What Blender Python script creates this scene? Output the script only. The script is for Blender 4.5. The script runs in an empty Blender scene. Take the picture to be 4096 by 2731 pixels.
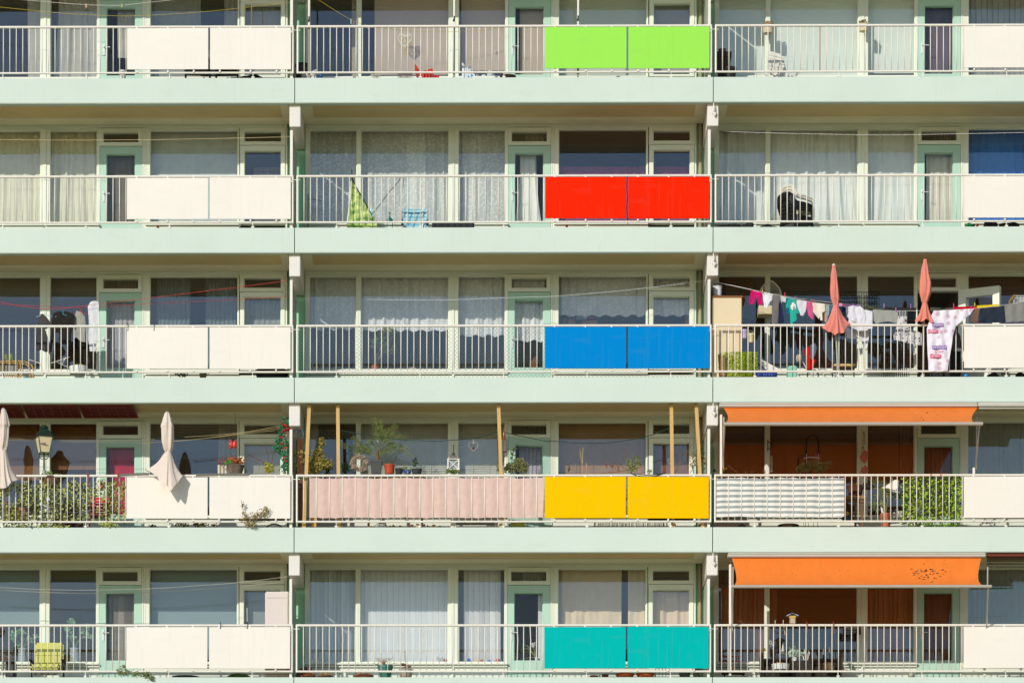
import bpy, bmesh, math, random
from mathutils import Vector, Matrix
from mathutils.geometry import tessellate_polygon
random.seed(7)
C = bpy.context.scene
col = C.collection
# ------------------------------------------------------------ camera (fitted to the facade), sky, sun
CAM = Vector((3.83867, -63.86403, -9.40623)); YAW, PITCH, ROLL, FPX = -0.01144, -0.00055, 0.0015, 13657.93
PX0, PY0 = 2048 - .05161*4096, 1365.5 + .82044*4096
_f = Vector((math.sin(YAW)*math.cos(PITCH), math.cos(YAW)*math.cos(PITCH), math.sin(PITCH)))
_r = Vector((math.cos(YAW), -math.sin(YAW), 0)); _u = _r.cross(_f)
_r, _u = math.cos(ROLL)*_r + math.sin(ROLL)*_u, -math.sin(ROLL)*_r + math.cos(ROLL)*_u
cd = bpy.data.cameras.new('camera'); cam = bpy.data.objects.new('camera', cd); col.objects.link(cam); C.camera = cam
cd.sensor_width = 36; cd.lens = FPX/4096*36; cd.shift_x = .05161; cd.shift_y = .82044; cd.clip_end = 5000; cd.clip_start = 1
m3 = Matrix((_r, _u, -_f)).transposed(); cam.matrix_world = Matrix.Translation(CAM) @ m3.to_4x4()
SUN = Vector((-.6, -1, .47)).normalized()
w = bpy.data.worlds.new('World'); C.world = w; w.use_nodes = True
nt = w.node_tree; sky = nt.nodes.new('ShaderNodeTexSky'); sky.sky_type = 'NISHITA'; sky.sun_disc = False
sky.sun_elevation = math.asin(SUN.z); sky.sun_rotation = math.atan2(SUN.x, SUN.y)
sky.air_density = 1.0; sky.dust_density = .3; sky.ozone_density = 3.0
nt.links.new(sky.outputs[0], nt.nodes['Background'].inputs[0]); nt.nodes['Background'].inputs[1].default_value = .145
sl = bpy.data.lights.new('sun', 'SUN'); sl.energy = 3.12; sl.angle = math.radians(.5); sl.color = (1, .955, .88)
so = bpy.data.objects.new('sun', sl); col.objects.link(so); so.rotation_euler = SUN.to_track_quat('Z', 'Y').to_euler()
C.view_settings.view_transform = 'Standard'; C.view_settings.look = 'None'; C.view_settings.exposure = 0; C.view_settings.gamma = 1
C.cycles.max_bounces = 8; C.cycles.transparent_max_bounces = 24; C.cycles.diffuse_bounces = 5

# ------------------------------------------------------------ helpers
def at(px, py, Y):                                  # photograph pixel (4096 wide) on the real plane y = Y
    d = _f + (px-PX0)/FPX*_r - (py-PY0)/FPX*_u
    return CAM + d*((Y-CAM.y)/d.y)
REG = dict(r1L=(0,0,.5102), r1M=(1150,0,.4039), r1G=(1950,0,.4039), r1R=(2800,0,.551),
 r2L=(0,400,.5102), r2M=(1150,400,.4039), r2G=(1950,400,.4039), r2R=(2800,400,.551),
 r3L=(0,1000,.5102), r3M=(1150,1000,.4039), r3G=(1950,1000,.4039), r3R=(2780,1000,.35714), r3S=(3400,1000,.35711),
 r4A=(0,1600,.35068), r4B=(560,1600,.35079), r4C=(1150,1600,.35067), r4D=(1700,1600,.35067), r4E=(2200,1600,.3507),
 r4F=(2800,1600,.35078), r4G=(3400,1600,.35081), r5A=(0,2180,.35147), r5B=(560,2180,.35132), r5C=(1150,2180,.40391),
 r5D=(1950,2180,.40391), r5E=(2800,2180,.35135), r5F=(3400,2180,.35134))
_g = [0, 0, 1]
def g(k): _g[:] = REG[k]
def W(x, y, Y): return at(_g[0]+x*_g[2], _g[1]+y*_g[2], Y)
def u(n): return n*_g[2]/213.6                      # detail-view pixels -> metres

def lin(c): c = c/255; return c/12.92 if c <= .04045 else ((c+.055)/1.055)**2.4
_mc = {}
def nodes(name):
    m = bpy.data.materials.new(name); m.use_nodes = True
    return m, m.node_tree, m.node_tree.nodes['Principled BSDF']
def tint(t, rgb, nz, sc, stretch=None, k=1/1.15):
    N = t.nodes; tc = N.new('ShaderNodeTexCoord'); n = N.new('ShaderNodeTexNoise'); n.inputs['Scale'].default_value = sc; n.inputs['Detail'].default_value = 5
    src = tc.outputs['Object']
    if stretch:
        mp = N.new('ShaderNodeMapping'); mp.inputs['Scale'].default_value = stretch; t.links.new(src, mp.inputs[0]); src = mp.outputs[0]
    t.links.new(src, n.inputs['Vector'])
    r = N.new('ShaderNodeMapRange'); r.inputs[1].default_value = .25; r.inputs[2].default_value = .75
    r.inputs[3].default_value = 1-nz; r.inputs[4].default_value = 1+nz; t.links.new(n.outputs[0], r.inputs[0])
    h = N.new('ShaderNodeHueSaturation'); h.inputs['Color'].default_value = (*[min(.97, lin(c)*k) for c in rgb], 1)
    t.links.new(r.outputs[0], h.inputs['Value']); return h.outputs[0], n, src
def M(rgb, rough=.6, nz=.07, sc=6, bump=0, metal=0, spec=.3, kind='', stretch=None, thin=0):
    key = (tuple(rgb), rough, nz, sc, bump, metal, spec, kind, stretch, thin)
    if key in _mc: return _mc[key]
    m, t, p = nodes((kind or 'paint')); N = t.nodes
    c, n, src = tint(t, rgb, nz, sc, stretch, 1/.95 if kind == 'curtain' else 1/1.15)
    if kind in ('fascia_paint', 'panel', 'bracket_paint'):   # rain streaks and dirt blotches of the paint itself
        for scl, s3, lo, hi, k_ in ((1.0, (26, 26, .8), .55, .8, .07), (1.0, (2.2, 2.2, 5), .58, .75, .05), (1.0, (9, 9, 1.5), .69, .74, .10)):
            mp = N.new('ShaderNodeMapping'); mp.inputs['Scale'].default_value = s3; t.links.new(N['Texture Coordinate'].outputs['Object'], mp.inputs[0]); q = N.new('ShaderNodeTexNoise'); q.inputs['Scale'].default_value = scl; q.inputs['Detail'].default_value = 4; t.links.new(mp.outputs[0], q.inputs['Vector'])
            r_ = N.new('ShaderNodeMapRange'); r_.inputs[1].default_value = lo; r_.inputs[2].default_value = hi; r_.inputs[4].default_value = k_; t.links.new(q.outputs[0], r_.inputs[0])
            mx_ = N.new('ShaderNodeMix'); mx_.data_type = 'RGBA'; mx_.inputs[7].default_value = (.25, .24, .18, 1); t.links.new(r_.outputs[0], mx_.inputs[0]); t.links.new(c, mx_.inputs[6]); c = mx_.outputs[2]
    t.links.new(c, p.inputs['Base Color']); p.inputs['Roughness'].default_value = rough; p.inputs['Metallic'].default_value = metal
    p.inputs['Specular IOR Level'].default_value = spec
    if bump:
        b = N.new('ShaderNodeBump'); b.inputs['Strength'].default_value = bump; b.inputs['Distance'].default_value = .02
        h = n.outputs[0]
        if kind in ('weave', 'louvre'):
            wv = N.new('ShaderNodeTexWave'); wv.bands_direction = 'Z'; wv.inputs['Scale'].default_value = sc*3; wv.inputs['Distortion'].default_value = 1 if kind == 'weave' else 0
            t.links.new(src, wv.inputs[0]); h = wv.outputs[0]
        t.links.new(h, b.inputs['Height']); t.links.new(b.outputs[0], p.inputs['Normal'])
    if kind in ('cloth', 'curtain', 'leaf') or thin:
        tr = N.new('ShaderNodeBsdfTranslucent'); t.links.new(c, tr.inputs[0]); mx = N.new('ShaderNodeMixShader')
        mx.inputs[0].default_value = {'leaf': .3, 'curtain': .25, 'cloth': .15}.get(kind, .15)
        t.links.new(p.outputs[0], mx.inputs[1]); t.links.new(tr.outputs[0], mx.inputs[2]); last = mx.outputs[0]
        if thin:
            tp = N.new('ShaderNodeBsdfTransparent'); m2 = N.new('ShaderNodeMixShader'); m2.inputs[0].default_value = thin
            t.links.new(last, m2.inputs[1]); t.links.new(tp.outputs[0], m2.inputs[2]); last = m2.outputs[0]
        t.links.new(last, N['Material Output'].inputs[0])
    _mc[key] = m; return m
def cloth(*rgb, bump=.0): return M(rgb, .85, .06, 9, bump or .5, kind='cloth', spec=.1)
def leafm(*rgb): return M(rgb, .55, .45, 14, kind='leaf', spec=.25)
def wood(*rgb): return M(rgb, .7, .16, 5, .25, kind='wood', stretch=(6, 6, .6), spec=.2)
def metal(*rgb): return M(rgb, .4, .04, 6, metal=.0, spec=.5, kind='metal')
def weave(*rgb): return M(rgb, .7, .3, 18, .8, kind='weave', spec=.3)
def plastic(*rgb): return M(rgb, .4, .05, 5, spec=.45, kind='plastic')

class MB:
    def __init__(s): s.v = []; s.f = []
    def add(s, vs, fs):
        o = len(s.v); s.v += [tuple(a) for a in vs]; s.f += [tuple(o+i for i in q) for q in fs]; return s
    def box(s, x0, y0, z0, x1, y1, z1):
        return s.add([(x, y, z) for x in (x0, x1) for y in (y0, y1) for z in (z0, z1)],
                     [(0,1,3,2), (4,6,7,5), (0,4,5,1), (2,3,7,6), (0,2,6,4), (1,5,7,3)])
    def bbox(s, x0, y0, z0, x1, y1, z1, b=.005):     # box with chamfered vertical and horizontal edges
        bm = bmesh.new(); bmesh.ops.create_cube(bm, size=1)
        for v in bm.verts: v.co = Vector(((x0+x1)/2+v.co.x*(x1-x0), (y0+y1)/2+v.co.y*(y1-y0), (z0+z1)/2+v.co.z*(z1-z0)))
        bmesh.ops.bevel(bm, geom=bm.edges[:], offset=b, segments=2, affect='EDGES'); return s.frombm(bm)
    def frombm(s, bm):
        bm.verts.index_update(); s.add([v.co for v in bm.verts], [[v.index for v in f.verts] for f in bm.faces]); bm.free(); return s
    def quad(s, a, b, c, d): return s.add([a, b, c, d], [(0, 1, 2, 3)])
    def beam(s, a, b, wx, wy):                       # square bar between two points
        a = Vector(a); b = Vector(b); d = (b-a).normalized(); up = Vector((0, 1, 0)) if abs(d.y) < .9 else Vector((1, 0, 0))
        p = d.cross(up).normalized()*wx/2; q = up*wy/2 if abs(d.y) < .9 else d.cross(p).normalized()*wy/2
        return s.add([a-p-q, a+p-q, a+p+q, a-p+q, b-p-q, b+p-q, b+p+q, b-p+q], [(0,1,2,3), (7,6,5,4), (0,4,5,1), (1,5,6,2), (2,6,7,3), (3,7,4,0)])
    def tube(s, pts, r, n=8, r2=None):
        pts = [Vector(p) for p in pts]; o = len(s.v); L = len(pts); ref = None
        for i, p in enumerate(pts):
            d = (pts[min(i+1, L-1)]-pts[max(i-1, 0)]).normalized()
            if ref is None: ref = Vector((0, 1, 0)) if abs(d.y) < .8 else Vector((1, 0, 0))
            a = d.cross(ref).normalized(); b = d.cross(a).normalized(); rr = r if r2 is None else r+(r2-r)*i/(L-1)
            for k in range(n):
                t = 2*math.pi*k/n; s.v.append(tuple(p+a*math.cos(t)*rr+b*math.sin(t)*rr))
        for i in range(L-1):
            for k in range(n):
                k2 = (k+1) % n; s.f.append((o+i*n+k, o+i*n+k2, o+(i+1)*n+k2, o+(i+1)*n+k))
        s.f.append(tuple(o+k for k in range(n))[::-1]); s.f.append(tuple(o+(L-1)*n+k for k in range(n))); return s
    def lathe(s, prof, cx, cy, n=24, fold=None, cap=True):    # prof: (z, r[, cx shift]); fold(t, ang)->factor
        o = len(s.v); L = len(prof)
        for i, q in enumerate(prof):
            dx = q[2] if len(q) > 2 else 0
            for k in range(n):
                a = 2*math.pi*k/n; rr = q[1]*(fold(i/(L-1), a) if fold else 1)
                s.v.append((cx+dx+math.cos(a)*rr, cy+math.sin(a)*rr, q[0]))
        for i in range(L-1):
            for k in range(n):
                k2 = (k+1) % n; s.f.append((o+i*n+k, o+i*n+k2, o+(i+1)*n+k2, o+(i+1)*n+k))
        if cap: s.f.append(tuple(o+k for k in range(n))[::-1]); s.f.append(tuple(o+(L-1)*n+k for k in range(n)))
        return s
    def sheet(s, fn, nu, nv):
        o = len(s.v)
        for i in range(nu+1):
            for j in range(nv+1): s.v.append(tuple(fn(i/nu, j/nv)))
        for i in range(nu):
            for j in range(nv): a = o+i*(nv+1)+j; s.f.append((a, a+nv+1, a+nv+2, a+1))
        return s
    def prism(s, pts, y0, y1, wr=0, cuts=0):         # outline of (x, z) given a thickness, optionally crumpled
        bm = bmesh.new(); vs = [bm.verts.new((p[0], y0, p[1])) for p in pts]
        for tri in tessellate_polygon([[Vector((p[0], p[1], 0)) for p in pts]]): bm.faces.new([vs[i] for i in tri])
        if cuts:
            for _ in range(cuts):
                L = [e for e in bm.edges if e.calc_length() > .045]
                if L: bmesh.ops.subdivide_edges(bm, edges=L, cuts=1, use_grid_fill=False); bmesh.ops.triangulate(bm, faces=bm.faces[:])
        ph = random.random()*9
        if wr:
            for v in bm.verts:
                x, z = v.co.x, v.co.z; v.co.y += wr*(math.sin(x*34+1.2*math.sin(z*6+ph)+ph)+.6*math.sin(x*19+z*9+ph*2)+.35*math.sin(z*25-x*31+ph*3)+.3*math.sin(x*71+z*13))
        r = bmesh.ops.extrude_face_region(bm, geom=bm.faces[:])
        for e in r['geom']:
            if isinstance(e, bmesh.types.BMVert): e.co.y += y1-y0
        bmesh.ops.recalc_face_normals(bm, faces=bm.faces[:]); return s.frombm(bm)
    def leaves(s, c, rad, n, size, rng=random, flat=.8, up=.3):
        for _ in range(n):
            while 1:
                p = Vector([rng.uniform(-1, 1) for _ in range(3)])
                if .15 < p.length < 1: break
            p = Vector((c[0]+p.x*rad[0], c[1]+p.y*rad[1], c[2]+p.z*rad[2])); s.leaf(p, size*rng.uniform(.6, 1.3), rng, up)
        return s
    def leaf(s, p, L, rng=random, up=.3, d=None, wd=.42):
        d = (d or Vector((rng.uniform(-1, 1), rng.uniform(-1, 1)*.7, rng.uniform(-1, 1)+up))).normalized()
        n = Vector((rng.uniform(-.6, .6), -1, rng.uniform(0, 1.2))).normalized(); sd = d.cross(n)
        if sd.length < .05: sd = Vector((1, 0, 0))
        sd.normalize(); p = Vector(p)
        s.add([p, p+d*L*.5+sd*L*wd, p+d*L, p+d*L*.5-sd*L*wd], [(0, 1, 2), (0, 2, 3)]); return s
    def build(s, name, mat, parent=None, smooth=False, origin=None):
        me = bpy.data.meshes.new(name); o0 = ORG.get(parent.name, Vector()) if parent else (origin or Vector())
        me.from_pydata([(a[0]-o0[0], a[1]-o0[1], a[2]-o0[2]) for a in s.v], [], s.f); me.materials.append(mat); me.update()
        bm = bmesh.new(); bm.from_mesh(me); bmesh.ops.recalc_face_normals(bm, faces=bm.faces[:]); bm.to_mesh(me); bm.free()
        if smooth:
            for p in me.polygons: p.use_smooth = True
            try: me.set_sharp_from_angle(angle=math.radians(42))
            except Exception: pass
        o = bpy.data.objects.new(name, me); col.objects.link(o)
        if parent: o.parent = parent
        else: o.location = o0
        ORG[o.name] = Vector(o0); return o
ORG = {}
def tag(o, label=None, cat=None, group=None, kind=None):
    for k, v in (('label', label), ('category', cat), ('group', group), ('kind', kind)):
        if v: o[k] = v
    return o
def thing(name, label, cat, loc=(0, 0, 0), group=None):
    o = bpy.data.objects.new(name, None); o.empty_display_size = .1; col.objects.link(o); o.location = loc; ORG[o.name] = Vector(loc)
    return tag(o, label, cat, group)
def one(mb, name, mat, label, cat, group=None, smooth=False):
    c = [sum(a[i] for a in mb.v)/len(mb.v) for i in range(2)]+[min(a[2] for a in mb.v)]
    return tag(mb.build(name, mat, None, smooth, Vector(c)), label, cat, group)
def copy_thing(o, off, label, group=None, parent=None):
    c = o.copy(); col.objects.link(c)
    if parent: c.parent = parent
    else:
        c.location = o.location+Vector(off); c['label'] = label
        if group: c['group'] = group
    for ch in o.children: copy_thing(ch, off, None, None, c)
    ORG[c.name] = ORG.get(o.name, Vector())+Vector(off); return c
def text(s, size, h, mat, parent, M4, name='lettering'):
    cu = bpy.data.curves.new(name, 'FONT'); cu.body = s; cu.size = size; cu.extrude = h; cu.align_x = 'CENTER'; cu.align_y = 'CENTER'
    t = bpy.data.objects.new(name, cu); me = bpy.data.meshes.new_from_object(t); bpy.data.objects.remove(t)
    me.transform(M4); me.transform(Matrix.Translation(-ORG.get(parent.name, Vector()))); me.materials.append(mat)
    o = bpy.data.objects.new(name, me); col.objects.link(o); o.parent = parent; return o
RX90 = Matrix.Rotation(math.pi/2, 4, 'X')
BAY, ST = 7.827, 2.8
ROW = ['top', 'second', 'middle', 'fourth', 'bottom']; BN = ['left', 'middle', 'right']
def flat(r, b): return '%s row %s flat' % (ROW[r], BN[b])
def ox(b): return (b-1)*BAY
def oz(r): return (4-r)*ST

# ------------------------------------------------------------ structure materials
mint = M((218, 230, 215), .75, .03, .9, .08, kind='fascia_paint'); frame_m = M((243, 247, 228), .5, .03, 3, kind='frame_paint')
cream = M((255, 244, 208), .8, .05, 2, kind='beam_paint'); coffer = M((238, 210, 154), .85, .06, 1.5, kind='soffit_paint')
doorgr = M((192, 226, 205), .5, .03, 3, kind='door_paint'); wallgr = M((176, 228, 188), .7, .05, 2, kind='wall_paint')
white = M((250, 241, 226), .5, .02, 1.2, kind='panel'); railm = M((246, 238, 222), .4, .04, 5, spec=.5, kind='rail_paint')
bracketm = M((240, 233, 221), .7, .03, 3, kind='bracket_paint'); concrete = M((150, 148, 135), .9, .12, 2, kind='concrete')
alu = M((205, 198, 182), .45, .05, 3, spec=.5, kind='aluminium'); black = M((46, 45, 42), .6, .1, 6, kind='black'); dkgrey = M((70, 70, 68), .6, .1, 6)
def glassmat(ior=1.72):
    m, t, p = nodes('window_glass'); N = t.nodes; N.remove(p)
    tp = N.new('ShaderNodeBsdfTransparent'); tp.inputs[0].default_value = (.985, .995, .99, 1); gl = N.new('ShaderNodeBsdfGlossy'); gl.inputs['Roughness'].default_value = 0
    fr = N.new('ShaderNodeFresnel'); ge = N.new('ShaderNodeNewGeometry'); mr = N.new('ShaderNodeMapRange'); mr.inputs[3].default_value = ior; mr.inputs[4].default_value = 1/ior; t.links.new(ge.outputs['Backfacing'], mr.inputs[0]); t.links.new(mr.outputs[0], fr.inputs[0]); mx = N.new('ShaderNodeMixShader')
    t.links.new(fr.outputs[0], mx.inputs[0]); t.links.new(tp.outputs[0], mx.inputs[1]); t.links.new(gl.outputs[0], mx.inputs[2]); t.links.new(mx.outputs[0], N['Material Output'].inputs[0]); return m
glass = glassmat(); glass_door = glassmat(1.38)

# ------------------------------------------------------------ ground
gd = MB().quad((-900, -1200, -11.1), (900, -1200, -11.1), (900, 900, -11.1), (-900, 900, -11.1))
tag(gd.build('ground', M((160, 148, 98), .95, .2, .3, kind='ground')), kind='structure')
pv = MB().box(-30, -9, -11.09, 40, -.5, -11.0); tag(pv.build('pavement', M((205, 192, 160), .9, .08, 1.5, kind='paving')), kind='structure')

# ------------------------------------------------------------ the building
B = thing('apartment_building', 'pale mint apartment block with stacked balconies filling the whole view', 'building', (0, 8, -11.1))
for b in range(3):
    X = ox(b)
    for k in range(-3, 6):
        Z = k*ST; mb = MB()
        x0, x1 = X+.008, X+BAY-.008
        # fascia with a drip edge and upstand
        prof = [(0, 0), (0, -.455), (.012, -.47), (.05, -.47), (.06, -.45), (.22, -.45), (.24, -.42), (.24, -.1), (.14, -.1), (.14, 0)]
        n = len(prof)
        mb.add([(x, y, Z+z) for x in (x0, x1) for (y, z) in prof], [(i, (i+1) % n, n+(i+1) % n, n+i) for i in range(n)]+[tuple(range(n))[::-1], tuple(range(n, 2*n))])
        mb.build('balcony_fascia', mint, B)
        mb = MB(); xa, xb = X+.3, X+BAY-.3; zt = Z-.385; zl = Z-.42
        ya, yb, yc = .24, 1.2, 1.45
        mb.box(X+.002, .243, Z-.38, X+BAY-.002, 1.9, Z-.1)
        mb.quad((xa, ya+.12, zt), (xb, ya+.12, zt), (xb, yb-.06, zt), (xa, yb-.06, zt)); mb.build('balcony_slab', coffer, B)
        mb = MB(); q = [(X+.1, ya), (X+BAY-.1, ya), (X+BAY-.1, yb), (X+.1, yb)]; p = [(xa, ya+.12), (xb, ya+.12), (xb, yb-.06), (xa, yb-.06)]
        for i in range(4):
            j = (i+1) % 4; mb.quad((*q[i], zl), (*q[j], zl), (*p[j], zt+.002), (*p[i], zt+.002))
        mb.box(X+.002, yb, zl-.0, X+BAY-.002, yc, Z-.35); mb.build('soffit_beam', cream, B)
        mb = MB(); mb.box(X+.1, .145, Z-.095, X+BAY-.1, 1.56, Z-.08); mb.build('balcony_floor', concrete, B)
        # brackets
    for j in ([0, 1] if b == 2 else [0]):
        for k in range(-3, 6):
            xx = X+j*BAY; Z = k*ST
            mb = MB().bbox(xx-.103, .1, Z+1.92-ST, xx+.103, 1.5, Z-.43, .008); mb.build('bracket', bracketm, B)
            if k >= -2:
                Z -= ST
                mb = MB().box(xx-.085, .16, Z+.05, xx-.045, 1.44, Z+1.80); mb.build('balcony_screen', M((186, 196, 178), .5, .04, 2, kind='screen'), B)
                mb = MB().box(xx-.093, .11, Z-.08, xx-.043, .16, Z+1.855).box(xx-.09, .16, Z+1.80, xx-.04, 1.44, Z+1.85); mb.build('screen_frame', railm, B)
# drip spouts at the joint
for k in range(1, 6):
    Z = k*ST-.46
    mb = MB().lathe([(Z-.17, .02), (Z-.13, .018), (Z, .006), (Z+.02, .006)], BAY+.01, .03, 10).prism([(BAY-.02, Z-.19), (BAY+.06, Z-.19), (BAY+.03, Z-.26)], .04, .09); mb.build('drip_spout', bracketm, B)
# party walls, rooms, wall boards
def wall(name, mat, *bx):
    mb = MB()
    for q in bx: mb.box(*q)
    return mb.build(name, mat, B)
for b in range(3):
    X = ox(b)
    for k in range(-3, 5):
        Z = k*ST
        wall('party_wall', wallgr, (X-.228, 1.56, Z-.08, X+.115, 1.9, Z+2.4))
        wall('head_board', frame_m, (X+.117, 1.46, Z+2.33, X+7.597, 1.56, Z+2.417), (X+.117, 1.5, Z+2.365, X+7.597, 1.57, Z+2.419))
        wall('wall_board', frame_m, (X+.117, 1.53, Z-.08, X+3.995, 1.6, Z+.21), (X+.117, 1.515, Z+.215, X+3.995, 1.6, Z+.4), (X+4.85, 1.53, Z-.08, X+7.597, 1.6, Z+.21), (X+4.85, 1.515, Z+.215, X+7.597, 1.6, Z+.4))
        wall('drainpipe', M((168, 146, 110), .6, .1, 4), *[]) if 0 else None
        MB().tube([(X+7.676, 1.5, Z-.08), (X+7.676, 1.5, Z+2.4)], .035, 12).build('drainpipe', M((176, 160, 128), .6, .08, 4, kind='pipe'), B, True)
        if k < 0:
            wall('lower_window_band', M((120, 130, 130), .2, .1, 1, kind='lower_glazing'), (X+.117, 1.57, Z+.4, X+7.597, 1.6, Z+2.33))
            continue
        # room shell behind the glass
        wc = [(170, 160, 138), (150, 142, 128), (176, 166, 148), (140, 128, 106), (160, 150, 132)][(k*2+b) % 5]
        rm = M(wc, .9, .1, 1, kind='room'); mb = MB(); x0, x1, y0, y1, z0, z1 = X+.12, X+7.59, 1.62, 5.6, Z-.07, Z+2.42
        mb.quad((x0, y1, z0), (x1, y1, z0), (x1, y1, z1), (x0, y1, z1)); mb.quad((x0, y0, z0), (x0, y1, z0), (x0, y1, z1), (x0, y0, z1))
        mb.quad((x1, y0, z0), (x1, y1, z0), (x1, y1, z1), (x1, y0, z1)); mb.quad((x0, y0, z0), (x1, y0, z0), (x1, y1, z0), (x0, y1, z0)); mb.quad((x0, y0, z1), (x1, y0, z1), (x1, y1, z1), (x0, y1, z1))
        mb.box(X+4.86, 1.64, z0, X+4.93, 5.5, z1); mb.build('room', rm, B)

def frame(mb, x0, x1, z0, z1, wd, y0, y1):
    mb.box(x0, y0, z0, x0+wd, y1, z1).box(x1-wd, y0, z0, x1, y1, z1).box(x0+wd, y0+.002, z1-wd, x1-wd, y1, z1).box(x0+wd, y0+.002, z0, x1-wd, y1, z0+wd)
def glazed(name, X, Z, fx0, fx1, fz0, fz1, gx0, gx1, gz0, gz1, mat, yf=1.5, sill=False, handle=None):
    mb = MB()
    y0, y1 = yf, 1.62
    mb.box(X+fx0, y0, Z+fz0, X+gx0, y1, Z+fz1).box(X+gx1, y0, Z+fz0, X+fx1, y1, Z+fz1).box(X+gx0, y0+.002, Z+gz1, X+gx1, y1, Z+fz1).box(X+gx0, y0+.002, Z+fz0, X+gx1, y1, Z+gz0)
    bd = .012                                       # glazing bead
    mb.box(X+gx0, y0+.03, Z+gz0, X+gx0+bd, y1-.01, Z+gz1).box(X+gx1-bd, y0+.03, Z+gz0, X+gx1, y1-.01, Z+gz1).box(X+gx0+bd, y0+.03, Z+gz1-bd, X+gx1-bd, y1-.01, Z+gz1).box(X+gx0+bd, y0+.03, Z+gz0, X+gx1-bd, y1-.01, Z+gz0+bd)
    o = mb.build(name, mat, B)
    MB().box(X+gx0+bd, 1.583, Z+gz0+bd, X+gx1-bd, 1.589, Z+gz1-bd).build('pane', glass_door if name == 'balcony_door' else glass, o)
    if sill: MB().box(X+fx0-.01, 1.42, Z+.455, X+fx1+.0, 1.6, Z+.485).box(X+fx0, 1.47, Z+.41, X+fx1, 1.6, Z+.452).build('sill', frame_m, o)
    return o
def hinge_handle(o, X, Z, y=1.5):
    mb = MB().bbox(X+4.06, y-.014, Z+.92, X+4.10, y-.0015, Z+1.13, .004).tube([(X+4.08, y-.014, Z+1.07), (X+4.08, y-.06, Z+1.07), (X+4.20, y-.06, Z+1.065)], .009, 8)
    mb.build('handle', M((235, 235, 230), .3, .02, 3, metal=.0, spec=.7, kind='handle'), o, True)
for r in range(5):
    for b in range(3):
        X, Z = ox(b), oz(r)
        for (a, c, p, q) in ((.117, 1.14, .198, 1.101), (1.142, 2.928, 1.179, 2.864), (2.975, 3.998, 3.046, 3.948), (4.889, 6.676, 4.965, 6.651)):
            glazed('window', X, Z, a, c, .488, 2.345 if a != 2.975 else 2.342, p, q, .512, 2.296, frame_m, sill=True)
        for (a, c, p, q, z0, z1) in ((4.001, 4.814, 4.061, 4.750, 1.985, 2.32), (6.69, 7.56, 6.771, 7.486, 1.995, 2.33)):
            glazed('transom_window', X, Z, a, c, z0, z1, p, q, z0+.065, z1-.068, frame_m, yf=1.47)
        glazed('casement_window', X, Z, 6.695, 7.555, .488, 1.985, 6.775, 7.482, .53, 1.895, frame_m, yf=1.47)
        for q in ((X+2.93, 1.485, Z-.075, X+2.973, 1.6, Z+2.33), (X+4.818, 1.485, Z-.075, X+4.848, 1.6, Z+2.33), (X+4.85, 1.495, Z+.4, X+4.887, 1.6, Z+2.33), (X+7.562, 1.49, Z-.075, X+7.597, 1.6, Z+2.33)):
            wall('window_post', frame_m, q)
        ang = {(2, 2): 155, (3, 1): 13}.get((r, b), 0)
        d = glazed('balcony_door', X, Z, 4.003, 4.812, -.07, 1.978, 4.127, 4.680, .535, 1.835, doorgr if (r, b) != (2, 2) else frame_m); hinge_handle(d, X, Z)
        MB().box(X+4.15, 1.492, Z+.06, X+4.66, 1.4985, Z+.44).build('kick_panel', doorgr, d)
        if ang:                                     # swing the leaf about its right-hand hinge
            h = Vector((X+4.812, 1.5, Z)) - ORG[B.name]; R4 = Matrix.Translation(h) @ Matrix.Rotation(math.radians(ang), 4, 'Z') @ Matrix.Translation(-h)
            for o in [d]+list(d.children): o.data.transform(R4)

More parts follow.
